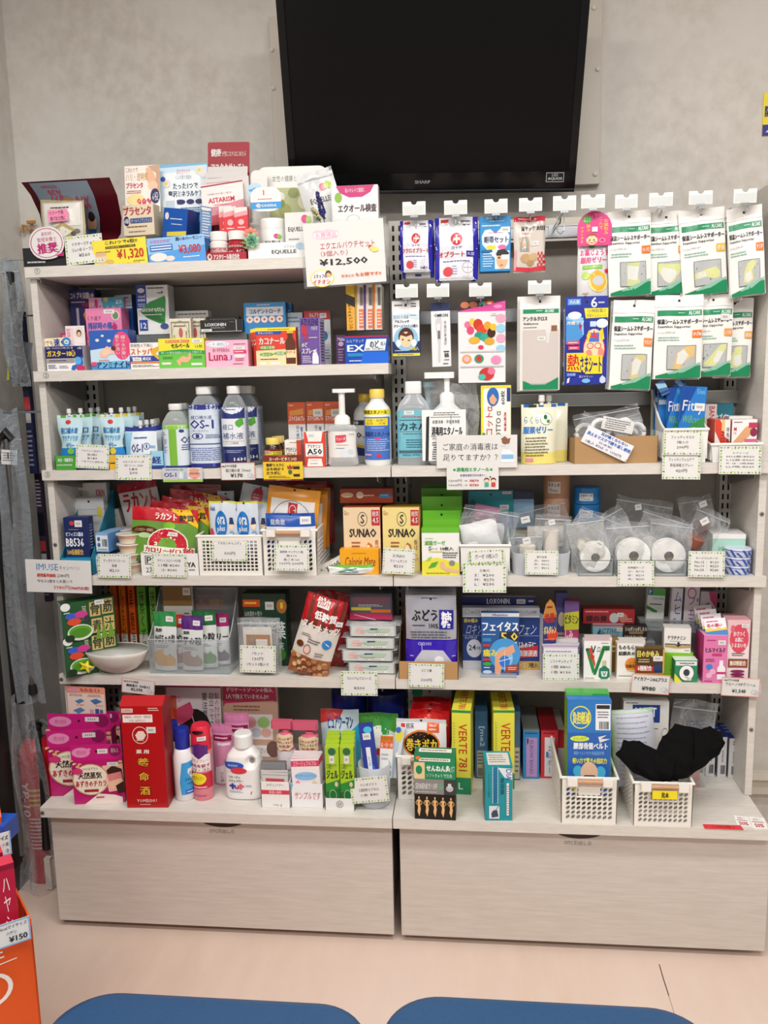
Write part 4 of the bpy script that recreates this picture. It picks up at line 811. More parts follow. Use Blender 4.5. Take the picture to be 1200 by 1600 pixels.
for i, x in enumerate((541, 555, 569, 583)):
    carton('supplement_box', ('upright yellow and black supplement box, leftmost of four over blue carton', 'upright orange and white supplement box, second of four over blue carton', 'upright purple and white supplement box, third of four over blue carton', 'upright amber and white supplement box, rightmost of four over blue carton')[i], 'box', (x, 445, x+13.4, 514), None, .045, .06, ('e8a832', 'ddd6cc', 'ddd6cc', 'ddd6cc')[i], z=SZ[2]+.0815, fs=('P0,0,100,0,100,28,0,20,f0c83a;P0,20,100,28,100,50,0,40,2a2420;VBCAAドリンク,20,42,80,98,3a2a20', 'P0,0,30,0,14,100,0,100,c89a2a;C56,6,92,46;R42,54,96,96,e0764a;M46,58,92,92,5,f6dccc', 'P0,0,30,0,14,100,0,100,6a3a8a;C56,6,92,46;R42,54,96,96,e0764a;M46,58,92,92,5,f6dccc', 'P0,0,30,0,14,100,0,100,d8781e;C56,6,92,46;R42,54,96,96,e0764a;M46,58,92,92,5,f6dccc')[i], side='c8c0b4')
# ================================================================== third shelf, drinks and disinfectants
z3 = SZ[3]
def aq(px, Y, label, yel, i, S=3):
    tc = 'd8c030' if yel else '5aa83a'
    return pouch('spout_pouch', label, 'pouch', px, S, Y, .026, 'd3e8ec', waist=.24, stand=1, seal=.05, spout=.0058, hole=False, wob=.0005, gloss=.15,
        zones=[(.05, tc), (.62, 'c3e0e8'), (1, '2a86cc')], fs=('E46,13,11,4,c83a3a;K経口補水液,16,23,84,34,2a7ab4;Kアクアソリタ,18,37,88,48,3a9ac8;Kゼリー,36,50,74,61,2a7ab4;E56,66,14,6,%s;R4,73,96,78,1a62b0;T水分・電解質,30,80,84,88,w' % ('d8c838' if yel else '7ac04a')) if i == 0 else 'K経口,26,23,84,34,2a7ab4;Kアクア,40,37,90,48,3a9ac8', grp='spouted water jelly pouches')
for i in range(4): aq(((88, 649, 127, 728), (108, 648, 143, 724), (126, 647, 158, 720), (138, 646, 168, 716))[i], .01+.034*i, 'green rimmed hydration jelly pouch with white spout, ' + ('nearest of its file', 'second of its file', 'third of its file', 'hindmost of its file')[i], 0, i)
for i in range(4): aq(((154, 648, 193, 728), (172, 647, 206, 724), (186, 646, 216, 720), (196, 645, 224, 716))[i], .01+.034*i, 'yellow rimmed hydration jelly pouch with white spout, ' + ('nearest of its file', 'second of its file', 'third of its file', 'hindmost of its file')[i], 1, i)
tray('display_tray', 'green cardboard tray front under the green rimmed jelly pouches', 'display stand', (86, 712, 119, 732), 3, .002, .1, '4aa238', fs='K水分・電解質を,14,18,86,44,w;M8,58,96,74,1,w')
tray('display_tray', 'yellow cardboard tray front peeking out beside a leaf bordered card', 'display stand', (170, 711, 182, 731), 3, .002, .1, 'e8b42a', fs='K一,20,40,80,60,n')
leafcard('leaf bordered card reading jelly 180 before green and yellow pouches', (118, 695, 170, 732), -.004, ['アクアソリタゼリー', '経口補水', '¥180', 'アクアソリタ¥170'], 3)
for i in range(5):
    px = ((194, 668, 243, 731), (207, 667, 250, 727), (219, 666, 256, 724), (228, 665, 256, 722), (234, 664, 257, 720))[i]
    pouch('spout_pouch', 'navy topped oral rehydration pouch with white cap, ' + ('nearest of the five', 'second of the five', 'third of the five', 'fourth of the five', 'hindmost of the five')[i], 'pouch', px, 3, .008+.032*i, .026, 'dbe6ee', stand=1, seal=.10, spout=.0062, hole=False, wob=.0004, gloss=.2, zones=[(.11, '2a3a8f'), (1, 'dfe8ee')], back='2a3a8f', grp='rehydration jelly pouches',
        fs='P0,12,24,12,10,100,0,100,8fc4e4;R5,98,96,100,n;K OS-1,22,40,58,60,2a2f80;O70,46,10,8,.16,2a3a8f;T1,68,42,72,50,2a3a8f;M30,22,74,30,1,2a5a9a;R20,66,84,69,2a3a8f;M24,76,82,96,3,6a8ac0;R80,44,94,50,8ab0d8' if not i else '')
tray('display_tray', 'blue tipped cardboard tray under the rehydration pouches', 'display stand', (236, 705, 256, 733), 3, .0015, .1, '9ad0ea', fs='K経,10,30,80,70,2a3a8a;R0,80,100,100,2a3a8f')
leafcard('leaf bordered card hanging under the rehydration pouches', (181, 711, 237, 750), -.006, ['OS-1シリーズ', 'ゼリー 230', '180', '200'], 1)
PB = lambda a, b: [(.8, 0, a, 'body'), (1, .015, a, 'body'), (1, .05, b, 'body'), (1, .68, a, 'body'), (.93, .74, a, 'body'), (.62, .85, a, 'body'), (.42, .89, a, 'body'), (.42, .905, a, 'body'), (.5, .905, 'w', 'cap'), (.52, .985, 'w', 'cap'), (.48, 1, 'w', 'cap')]
os1 = 'R0,0,100,8,2a2f86;R0,8,10,100,9ad0ea;KOS-1,28,24,68,38,2a2f80;T経口補水液,30,17,66,23,2a2f80;Tオーエスワン,32,40,60,43,2a2f80;O40,50,10,5,.18,2a2f80;T1,37,47,43,53,2a2f80;M54,47,84,54,3,2a2f80;R22,62,84,63.4,2a2f80;M24,68,84,90,7,5a6ab0;R0,94,100,100,2a2f86;E18,14,5,4,2a3a8f;M80,24,97,60,18,8a94c0'
for i in range(3):
    px = ((299, 604, 346, 731), (314, 604, 350, 728), (322, 606, 351, 724))[i]
    bottle('drink_bottle', 'large navy and white oral rehydration bottle, ' + ('nearest of its file', 'middle of its file', 'hindmost of its file')[i], 'bottle', px, 3, (.004, .082, .155)[i], PB(CLEARB, 'c9d8ea'), sq=1.7, grp='large rehydration bottles', labs=[('label_print', 1.005, .015, .78, 200, 4, os1, 'd3dfec')])
for i in range(3):
    px = ((257, 631, 298, 729), (278, 630, 302, 724), (280, 632, 300, 720))[i]
    bottle('drink_bottle', 'small green tinted rehydration bottle with white cap, ' + ('nearest of its file', 'middle of its file', 'hindmost of its file')[i], 'bottle', px, 3, (.006, .075, .13)[i], PB(CLEARG, 'a8d070'), sq=1.5, labs=[('label_print', 1.005, .02, .66, 200, 6, 'R0,0,100,8,8cc63f;R38,8,54,100,7ab83a;KOS-1,62,26,98,42,2a2f80;E64,12,5,4,2a3a8f;M62,44,96,60,3,2a2f80;M4,14,34,66,12,6a74b0;R0,96,100,100,2a3a8f;P8,80,26,80,17,68,4a6ab0;P12,78,22,78,17,71,dfe6ec', 'dbe4ea')])
for i in range(3):
    px = ((348, 603, 387, 727), (366, 603, 406, 722), (371, 604, 410, 717), (380, 605, 411, 712))[i]
    bottle('drink_bottle', 'clear rehydration bottle with navy label and green leaf, ' + ('nearest of its file', 'second of its file', 'third of its file', 'hindmost of its file')[i], 'bottle', px, 3, (.004, .07, .136)[i], PB(CLEARB, CLEARB), sq=1.3, labs=[('label_print', 1.006, .06, .74, 215, 0, 'R0,0,24,100,c0ccdc;R78,0,100,100,c0ccdc;R24,0,78,20,2a3578;P28,0,76,0,66,9,52,12,38,9,e8eef6;M34,2,68,6,1,2a4a8a;T経口,30,30,52,40,3a4a8a;P62,22,72,18,74,30,64,36,58,32,57,26,5aa83a;T補水液,30,45,72,57,2a3578;R28,60,74,60.8,c8b070;Tリンゴ風味,36,62,62,66,8a7a50;R24,70,78,100,232c68;M30,76,72,82,2,b0bcd8;K16H,52,90,74,96,w;M2,6,20,94,22,7a86b0;M80,6,98,94,22,7a86b0', 'e3e8ee')])
card('small banner card with a man wearing glasses under the green bottle', (255, 731, 317, 753), -.008, 'P0,0,62,0,62,78,0,78,c8ccd6;R0,84,100,100,9ac45a;KOS-1,4,34,34,64,3a2a6a;M6,8,44,20,1,4a4a7a;P42,40,46,20,50,40,50,76,42,76,dfe8ee;P54,40,57,20,60,40,60,76,54,76,a8b8d0;R64,0,94,82,e6e4e2;E80,48,15,34,e8a890;E80,18,14,14,e0a088;R68,38,92,42,7a6a64;O74,42,5,8,.2,3a3430;O86,42,5,8,.2,3a3430;L76,70,84,70,3,b05a50;P42,10,50,4,54,16,46,18,8cc63f', 0, name='banner_card', cat='sign', c='c8ccd6')
pr = lambda l, px, Y, t, p, cc='d8584a', ry=0: card(l, px, Y, 'R0,0,100,4,e8a090;R0,96,100,100,e8a090;R0,0,2,100,e8a090;R98,0,100,100,e8a090;'+t+';K%s,28,62,64,84,3a3a3a;O86,74,8,12,.12,8ab0c8;O92,80,6,9,.15,8ab0c8' % p, ry)
pr('pink dotted price card reading 170 under the navy rehydration bottles', (346, 723, 399, 750), -.006, 'Kismスマイル生活,4,10,46,26,3a3a3a;T経口補水液（500ml）,14,34,88,54,3a3a3a', '¥170')
# vitamins
for i in range(3):
    l = ('brown vitamin bottle with yellow cap, nearest of three', 'brown vitamin bottle with yellow cap, middle of three', 'brown vitamin bottle with yellow cap, hindmost of three')[i]
    bottle('supplement_bottle', l, 'bottle', ((414, 684, 440, 729), (424, 682, 444, 726), (430, 681, 446, 722))[i], 3, (.01, .06, .10)[i], [(.9, 0, '2e1a0e', 'body'), (1, .04, '2e1a0e', 'body'), (1, .66, '2e1a0e', 'body'), (.8, .76, '2e1a0e', 'body'), (.82, .77, 'e6cf6a', 'cap'), (.84, .97, 'e6cf6a', 'cap'), (.78, 1, 'e6cf6a', 'cap')], gloss=.15, labs=[('label_print', 1.01, .08, .62, 200, 0, 'R0,0,100,14,7a2018;E30,20,24,12,d8a890;M56,16,96,60,4,4a6a2a', 'e8dc3a')])
card('maroon and yellow vitamin banner card hanging from the shelf edge', (412, 711, 474, 751), -.007, 'R0,26,100,94,e8c52a;E50,5,14,5,a83a2a;Kスーパービタミンロ,16,9,84,22,f0e4c0;K健康リスクに,8,32,54,45,3a2414;K立ち向かう,8,48,52,60,3a2414;Kカラダに,8,63,44,76,3a2414;M12,80,70,90,2,7a5a14;P60,38,64,46,68,36,72,46,76,38,74,54,62,54,a83a2a;E68,66,5,9,3a6a3a;R76,44,92,84,3a1c10;R76,36,92,44,d8b030;R76,56,92,74,e0c030;M30,95,72,99,1,d8b090', 0, name='banner_card', cat='sign', c='7a2414')
carton('medicine_box', 'small white and red vitamin carton with gold letters behind the banner card', 'box', (445, 688, 471, 727), 3, .035, .04, 'f0ede6', fs='R72,0,100,100,d84a34;R4,4,64,14,f4f4f2;Kアリナミン,8,28,70,46,2a2a2a;KEX,14,50,66,70,b89a4a;M30,6,90,12,1,8a4a4a', side='c03a28')
carton('medicine_box', 'white vitamin carton with red edges and big black A50', 'box', (475, 675, 508, 730), 3, .006, .04, 'f4f2ee', fs='P0,0,10,0,20,28,84,28,92,0,100,0,100,100,0,100,e4442e;P12,0,92,0,84,26,20,26,f2efea;R6,33,92,70,f6f5f2;Kアリナミン,16,36,80,46,1a1a1a;KA50,14,48,86,64,101010;M14,66,86,69,1,6a6a6a;P18,76,84,76,90,98,12,98,f2efea;M30,80,70,83,1,8a8a8a;M24,88,76,93,1,8a8a8a;S20,6,52,14', side='e04a30', rs='R20,4,80,96,e8e2dc;M30,8,70,92,12,8a7a70', rz=-4)
for i in range(3):
    carton('medicine_box', ('orange topped eye vitamin carton, first of the row of three behind A50', 'orange topped eye vitamin carton, middle of the row behind A50', 'orange topped eye vitamin carton, half behind the foam soap pump')[i], 'box', ((450, 629, 477, 686), (479, 628, 506, 686), (507, 628, 534, 686))[i], 3, .125, .035, 'e6e6e6', fs='R0,0,100,36,d85a2e;M6,3,40,7,1,f4d8c8;P10,14,90,10,90,20,10,22,e89a4a;Kスマイル40プレ,6,22,96,31,f6e8e0;V目の疲労を,46,38,64,70,2a4a9a;V整える,70,40,86,66,2a4a9a;E24,76,14,7,b84a2a;E24,72,7,4,e89a5a;M10,86,90,96,2,6a6a6a;S40,12,94,24' if i else 'R0,0,100,36,d85a2e;M6,3,40,7,1,f4d8c8;P10,14,90,10,90,20,10,22,e89a4a;Kスマイル40プレ,6,22,96,31,f6e8e0;V目の疲労を,46,38,64,70,2a4a9a;V整える,70,40,86,66,2a4a9a;E24,76,14,7,b84a2a;E24,72,7,4,e89a5a;M10,86,90,96,2,6a6a6a', z=None, top='c04a20')
# foam soap pump
SOAP = clearmat('soap_bottle', 'cfc8bc', .45, .08, 4, .02)
r = bottle('foam_soap_pump', 'clear pump bottle of foam soap with pale body and white pump', 'bottle', (512, 664, 560, 730), 3, .004, [(.86, 0, SOAP, 'body'), (1, .06, SOAP, 'body'), (.9, .4, SOAP, 'body'), (.86, .6, SOAP, 'body'), (.97, .9, SOAP, 'body'), (.8, .99, SOAP, 'body'), (.5, 1.0, SOAP, 'body'), (.52, 1.01, 'e9e8e4', 'collar'), (.5, 1.17, 'e9e8e4', 'collar'), (.32, 1.24, 'e9e8e4', 'collar')], sq=1.3, sy=.62, gloss=.2, labs=[('label_print', .93, .12, .86, 150, 0, 'P6,10,26,0,84,0,96,8,90,50,94,92,86,100,14,100,4,92,10,50,e8e6e2;P34,14,62,12,62,34,50,38,34,38,d84a5a;Kミューズ,37,20,60,30,w;M36,44,70,48,1,c83a4a;E58,74,14,13,dfe4e8;E72,68,8,8,cfd8e0;S64,4,90,18;M34,54,60,58,1,3a6aa0', None)])
H = un(536, 664, Y=.02).z-z3
q = MB(); q.lathe([(.0095, H*1.2), (.008, H*1.3), (.008, H*1.75), (.014, H*1.77), (.013, H*1.82)], mat('ecebe8', .3), 18, c=(0, 0, 0)); q.build('pump_stem', r)
q = MB(); q.box(-.022, -.011, H*1.77, .033, .011, H*1.86, mat('ecebe8', .3), ch=.003); q.build('pump_head', r)
# ethanol bottles
eth = [(.9, 0, 'eceeec', 'body'), (1, .04, 'eceeec', 'body'), (1, .70, 'eceeec', 'body'), (.9, .76, 'eceeec', 'body'), (.56, .83, 'dfe4e2', 'body'), (.5, .86, 'dfe4e2', 'body'), (.5, .88, 'dfe4e2', 'body'), (.56, .885, 'eccb5a', 'cap'), (.56, .985, 'eccb5a', 'cap'), (.5, 1, 'eccb5a', 'cap')]
bottle('ethanol_bottle', 'white ethanol bottle with blue label and yellow cap, in front', 'bottle', (569, 608, 611, 726), 3, .012, eth, labs=[('label_print', 1.005, .08, .64, 160, 0, 'P8,0,92,0,92,100,8,100,4a72c4;R14,3,84,20,f0e03a;T外皮・皮膚に,24,5,76,11,2a2a2a;T炎用・消毒,22,12,76,18,d0582a;M36,24,76,27,1,cdd8f0;K消毒用エタノール,14,34,90,46,22407f;M20,50,90,80,6,b8c8ea;R48,48,60,53,d84a6a;R12,86,36,90,e8a0b0;R50,86,62,94,c23a5a', None), ('neck_print', .99, .67, .735, 165, 0, 'K消毒用エタノール,6,10,80,90,2a2a1a', 'f0e02a')])
bottle('ethanol_bottle', 'grey white ethanol bottle with amber cap, behind the yellow capped one', 'bottle', (553, 615, 590, 722), 3, .09, [(a, b, ('c8cccc' if c == 'eceeec' else 'c0c6c6' if c == 'dfe4e2' else 'c8a22e'), d) for a, b, c, d in eth], labs=[('label_print', 1.005, .1, .62, 180, 0, 'R0,0,100,14,2a3030;K80,10,2,34,12,w;P0,70,60,80,60,100,0,96,2a3a7a;P0,64,60,72,60,80,0,70,e0b428;K70.,8,34,50,48,3a3a3a', 'd2d4d2')])
# big blue disinfectant bottle, pump bottle in bag
bb = [(.95, 0, BLUEL, 'body'), (1, .02, BLUEL, 'body'), (1, .56, BLUEL, 'body'), (1, .66, BLUEL, 'body'), (.86, .74, BLUEL, 'body'), (.5, .83, BLUEL, 'body'), (.45, .85, BLUEL, 'body'), (.5, .855, 'e3e6e6', 'cap'), (.5, .985, 'e3e6e6', 'cap'), (.46, 1, 'e3e6e6', 'cap')]
bottle('disinfectant_bottle', 'wide blue disinfectant bottle with white cap, half behind the bagged pump', 'bottle', (621, 596, 672, 721), 3, .02, bb, sq=2.2, sy=.7, labs=[('label_print', 1.003, .09, .66, 175, 0, 'S34,1,52,9;R26,20,92,21.5,3a3a3a;Kカネパス,26,26,92,42,2a4a5a;R26,44,92,45,b05050;M30,12,80,16,1,c04a4a;M30,48,80,51,1,3a5a6a;M36,60,80,80,4,3a6a84;R24,84,92,90,4a6a7a;T販売元,30,92,80,96,3a5a6a', '74bccb')])
r = bottle('disinfectant_pump', 'white pump bottle of disinfecting ethanol inside a crumpled clear bag', 'bottle', (664, 632, 734, 724), 3, .006, [(.86, 0, 'e6e7e6', 'body'), (.95, .03, 'e6e7e6', 'body'), (.95, .6, 'e6e7e6', 'body'), (.8, .85, 'e6e7e6', 'body'), (.36, 1.0, 'e6e7e6', 'body'), (.33, 1.02, 'f2f2f0', 'collar'), (.33, 1.15, 'f2f2f0', 'collar'), (.22, 1.2, 'f2f2f0', 'collar')], sy=.8)
w_ = un(734, 680, Y=.02).x-un(664, 680, Y=.02).x; H = un(700, 632, Y=.03).z-z3
q = MB(); q.lathe([(.007, H*1.18), (.007, H*1.42), (.016, H*1.43), (.015, H*1.48)], mat('f0f0ee', .3), 16); q.build('pump_stem', r)
q = MB(); q.box(-.055, -.009, H*1.43, .018, .009, H*1.53, mat('f0f0ee', .3), ch=.003); q.build('pump_head', r)
q = MB(); q.box(-w_*.55, -.048, .012, w_*.42, -.047, H*.92, 'eeeeec'); la = q.build('label_sheet', r)
printed('front_print', la, lambda u, v: ((-w_*.55+u*w_*.97, -.048, .012+(H*.92-.012)*(1-v)), (0, -1, 0)), 'P10,14,17,12,14,100,7,100,2a2a2a;R20,14,88,15,4a4a4a;M24,4,90,12,2,6a6a6a;R66,10,67,30,4a4a4a;T殺菌消毒・手指清浄薬,24,20,86,27,2a2a2a;K消毒用エタノール,22,33,92,50,1a1a1a;TETHANOL FOR DISINFECTION,24,54,88,58,3a3a3a;M22,62,90,98,8,5a5a5a;R20,51,92,52,2a2a2a')
filmbag(r, .128, .20, .075, x=.012, y=-.004, seed=5, wob=.006, zip_=False)
BLP = mat('3a6a8a', .25)
r = bottle('pump_bottle', 'dark blue pump bottle behind the bagged ethanol pump', 'bottle', (650, 612, 690, 700), 3, .115, [(.9, 0, BLP, 'body'), (1, .04, BLP, 'body'), (.95, .6, BLP, 'body'), (.4, .78, BLP, 'body'), (.2, .8, '9fc4d4', 'pump'), (.2, 1.05, '9fc4d4', 'pump'), (.5, 1.06, '9fc4d4', 'pump'), (.45, 1.14, '9fc4d4', 'pump')])
carton('cotton_box', 'tall yellow and white alcohol cotton carton with slanted red lettering', 'box', (751, 603, 799, 722), 3, .03, .06, 'f0efe9', fs='R0,0,100,3,e8d82a;R0,3,8,100,f2e23a;R4,78,100,100,f2e23a;E40,14,20,12,2a6ab8;P28,16,40,10,54,18,44,24,32,22,e8a884;W60枚,66,6,80,24,1a1a1a;R86,3,98,20,2a3f8a;Wステリコットα,16,26,40,94,c02a3a;WSTERI COTTO α,50,32,66,98,4a4a4a;M78,32,84,60,4,c83a3a;V殺菌消毒液,76,36,86,56,c83a3a;R4,60,14,78,3a9a4a', side='d8ca2a', ls='', left='d0c838', rz=-3)
c_ = card('white poster asking about home disinfectant, with a smaller price sheet below', (682, 680, 808, 731), -.008, 'Tご家庭の消毒液は,8,24,76,46,3a3a3a;T足りてますか？？,8,58,76,78,3a3a3a;P82,44,90,44,96,58,96,84,80,84,80,58,e8edf2;R80.5,60,95.5,74,8ab8e4;E86,20,5,9,8a5a3a;P80,12,85,4,88,12,92,10,90,20,82,20,8a5a3a;R86,28,89,44,d8dde2;R79,30,90,34,d8dde2', 0, name='notice', cat='sign')
card('small price sheet reading 870 and 780 with two bowing children', (698, 727, 779, 765), -.010, 'K消毒用エタノール,19,9,82,26,2a9a4a;E15,18,2.5,5,2a9a4a;E86,18,2.5,5,2a9a4a;T高濃度濃度子防効果ち!!,26,36,74,46,2a2a8a;T1200円 →,4,58,40,68,4a4a4a;K¥870,44,58,62,68,c85050;T1000円 →,4,76,40,86,4a4a4a;K¥780,44,76,62,86,c85050;E77,60,5,9,7a4a2a;E77,64,4,6,f6d0b0;R73,72,81,88,4aa890;E90,60,5,9,7a2a2a;E90,64,4,6,f6d0b0;R86,72,94,88,d03a3a;E84,48,1.6,3,4a4a4a', 0, name='price_sheet', cat='price card')
# jelly for taking medicine
for i in range(2):
    pouch('spout_pouch', ('cream and blue medicine jelly pouch with two spouts showing, in front', 'cream and blue medicine jelly pouch tucked behind the front one')[i], 'pouch', ((815, 632, 870, 724), (832, 631, 888, 721))[i], 3, .012+.045*i, .035, 'e3e0c0', stand=1, seal=.07, spout=.0078, sx=.08 if not i else -.03, hole=False, wob=.0006, gloss=.15, zones=[(.07, '2a62b0'), (.78, 'e6e4cc'), (1, 'eadb7a')], fs='T らくらく,8,20,64,33,3a86c8;K服薬ゼリー,6,37,88,49,2a76c0;E70,25,17,10,e8f0e0;O70,25,17,10,.06,4a6a8a;E68,22,5,4,2a6a4a;E76,29,5,3,5a8a5a;M10,54,80,88,7,7a7450;R12,90,34,96,d88aa0;R22,1,44,5,3a3410' if not i else '', scale=1)
# masks in a cardboard box
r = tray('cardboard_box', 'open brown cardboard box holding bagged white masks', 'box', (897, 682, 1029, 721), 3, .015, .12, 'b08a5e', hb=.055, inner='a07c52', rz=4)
for i in range(4):
    rr, w, h = zbag('mask_pack', ('clear bag of white ear loop masks lying on top of the cardboard box', 'clear mask bag under the top one, at the box end beside jelly', 'clear mask bag deep in the cardboard box', 'clear mask bag standing at the box end beside the white bin')[i], 'mask pack', ((906, 640, 1010, 694), (893, 650, 960, 700), (930, 655, 1006, 705), (950, 648, 1016, 700))[i], None, .03+.022*i, .02, ang=(10, -18, 4, 16)[i], z=SZ[3]+(.036, .026, .018, .024)[i], seed=i+3, wob=.004)
    for k in range(2):
        q = MB(); q.smooth = True; s = random.Random(i*5+k)
        cx = w*(.17 if k else -.17)
        q.tube([(cx+(.018+.004*s.random())*cos(t)*1.1, .001*k, h*.5+(.019+.003*s.random())*sin(t)) for t in [j*2*pi/14 for j in range(15)]], .006, mat('f2f1ee', .8), 8); q.build('mask', rr)
    if i == 0:
        card('white printed label sheet on the topmost mask bag', (938, 654, 988, 674), .026, 'M8,8,92,92,5,6a6a6a', 12, name='label_sheet', cat='label')
card('tilted star edged handwritten sign lying across the mask box', (903, 678, 982, 706), .006, 'K耳が痛くならない,30,4,88,22,3a5aa8;K洗えるマスクで繰り返し使用,4,28,98,48,3a6ac0;T日本製,34,56,62,68,5a5a6a;T1枚入 ¥365 ＋ 1395円,8,74,86,92,3a3a3a;P96,96,100,80,98,100,c8c05a', 26, name='handwritten_sign', cat='sign', c='e9eaf0')
# white bin with sprays
def sidebin(label, px, S, Y, d, c='eeeee9', hb=None, fl=.010):
    """moulded bin whose sides sweep up to the back"""
    X, Yy, Z, w, h = place(px, S, Y, None); hb = hb or h*1.7; M_ = mat(c, .4)
    r = root('storage_bin', label, 'bin', (X, Yy, Z)); b = w/2-fl
    mb = MB(); mb.smooth = False; mb.grid(lambda u, v: (-b-(w/2-b)*v+(2*b+2*(w/2-b)*v)*u, -.006*v, h*v), 10, 4, M_); mb.build('front_wall', r)
    for s in (-1, 1):
        mb = MB(); mb.grid(lambda u, v: (s*(b+(w/2-b)*v), u*d-.006*v*(1-u), (h+(hb-h)*(u**1.6))*v), 12, 10, M_); mb.build('side_wall', r)
        mb = MB(); mb.tube([(s*w/2, u/10*d-.006*(1-u/10), h+(hb-h)*(u/10)**1.6) for u in range(11)], .0028, M_, 6); mb.build('rim', r)
        mb = MB()
        for k in range(9): mb.box(s*(b+.004)-.0008, .006+k*d/9, h*.12, s*(b+.004)+.0018, .008+k*d/9, h*.9, M_)
        mb.build('rib_pattern', r)
    mb = MB(); mb.box(-w/2, d-.002, 0, w/2, d, hb, M_); mb.build('back_wall', r)
    mb = MB(); mb.box(-b, 0, 0, b, d, .002, M_); mb.build('base', r)
    mb = MB(); mb.tube([(-w/2-.001, -.006, h), (w/2+.001, -.006, h)], .0034, M_, 8); mb.build('rim', r)
    return r
sidebin('white storage bin of blue hand spray packs beside the mask box', (1038, 671, 1105, 735), 3, .0, .16, hb=.17, fl=.004)
for i in range(4):
    l = ('blue hand spray pack with white script, nearest in the white bin', 'blue hand spray pack, second in the white bin', 'blue hand spray pack, third in the white bin', 'blue hand spray pack at the rear of the white bin')[i]
    x = (1059, 1043, 1030, 1024)[i]
    carton('spray_pack', l, 'spray pack', (x, 604+(0, 2, 4, 0)[i], x+(40, 26, 22, 22)[i], 680), None, .018+.03*i, .016, '2a7ac8', z=z3+.03, fs='R0,0,30,12,n;T 消毒,4,3,26,10,y;T50ml,62,4,92,12,8ac8e8;P0,0,60,0,0,60,1a4a9a;IFitty,8,22,92,44,w;IWillcare,10,46,86,58,7ac04a;P0,74,100,46,100,100,0,100,3a8a4a;E60,78,26,14,9ad05a;K消毒スプレー,12,72,84,86,n;S56,26,96,38;M8,88,60,96,1,e8f0e8;E16,84,8,6,d8c8a8' if i < 2 else 'R0,0,100,14,n;T 消毒,10,3,60,11,y;R0,18,100,26,cfe2f0;P0,74,100,46,100,100,0,100,3a8a4a', ry=4 if i == 0 else 0, gloss=.15, rx=-4)
for i in range(3):
    card(('folded blue strap sheet curling above the blue spray packs', 'second folded blue sheet curling above the spray packs', 'dark navy foil tip standing over the spray packs')[i], ((1034, 593, 1048, 616), (1048, 590, 1062, 612), (1064, 594, 1076, 612))[i], .05+.02*i, 'P0,0,100,30,100,60,0,40,9ac4e0;P0,70,100,80,100,90,0,84,1a3a6a', (-30, 22, -24)[i], name='blue_strip', cat='packaging', c=('3a6aa8', '2a5a98', '16233f')[i])
leafcard('leaf bordered card for fitted masks on the white bin front', (1036, 672, 1096, 711), -.012, ['フィッティマスク', '7枚入り', '200円'], 1)
leafcard('leaf bordered card reading 420 yen for hand spray, lower on the bin', (1034, 706, 1094, 749), -.014, ['フィッティウィルケア', '手指消毒スプレー', '420円'], 1)
# plasters
sidebin('white storage bin holding plaster cartons at the shelf end', (1110, 694, 1189, 728), 3, .004, .13, hb=.075, fl=.006)
carton('plaster_box', 'red and white corn plaster carton behind the plaster bin', 'box', (1098, 632, 1120, 668), 3, .12, .04, 'd8d4d0', fs='QBAND AID,44,4,84,60,c02030;M10,70,90,80,1,6a6a6a')
carton('plaster_box', 'teal plaster carton with white lettering behind the plaster bin', 'box', (1117, 631, 1146, 668), 3, .125, .04, '1f6a7a', fs='Kキズパワー,6,18,92,36,e0ecec;S6,34,56,64;R0,84,100,100,b83a4a', side='154c58')
carton('plaster_box', 'red and white plaster carton with bold black letters in the bin', 'box', (1116, 656, 1142, 705), None, .02, .06, 'eeeae4', z=z3+.012, fs='P0,0,30,0,56,20,60,44,100,60,100,100,60,100,34,60,0,30,d8442e;VコロスX,36,30,66,96,101010;R42,0,62,30,e8c080;V特殊構造,74,20,92,80,3a3a3a', side='d8503a', rz=3, top='e07060')
for i in range(2):
    carton('plaster_box', ('white plaster carton showing a tan plaster and green letters, in front', 'white plaster carton behind the tan plaster one in the bin')[i], 'box', ((1143, 656, 1183, 705), (1138, 651, 1176, 700))[i], None, (.018, .075)[i], .05, 'f2eeea', z=z3+.012, fs='M6,4,40,10,1,8a4a5a;P0,66,54,20,80,14,92,22,84,34,16,80,0,84,dba678;R66,8,100,22,c03a5a;E86,34,14,12,8a2a4a;KM,8,20,18,30,c03a5a;T16,8,32,18,40,c03a5a;Rx'.replace(';Rx', '')+';R50,52,100,60,d86a8a;Kケアリーヴ,8,72,96,92,1a8a5a;R0,95,100,100,d83a6a' if i == 0 else 'R70,10,100,40,c03a5a', side='d8a8b8', top='e8e4e2', rz=-4)
leafcard('leaf bordered card listing plaster prices at the shelf end', (1123, 697, 1189, 741), -.012, ['ケアリーヴ', 'M16枚-¥320', 'L12枚-¥360', 'M・L8・14枚-¥480', 'LL7枚-¥320'], 1)
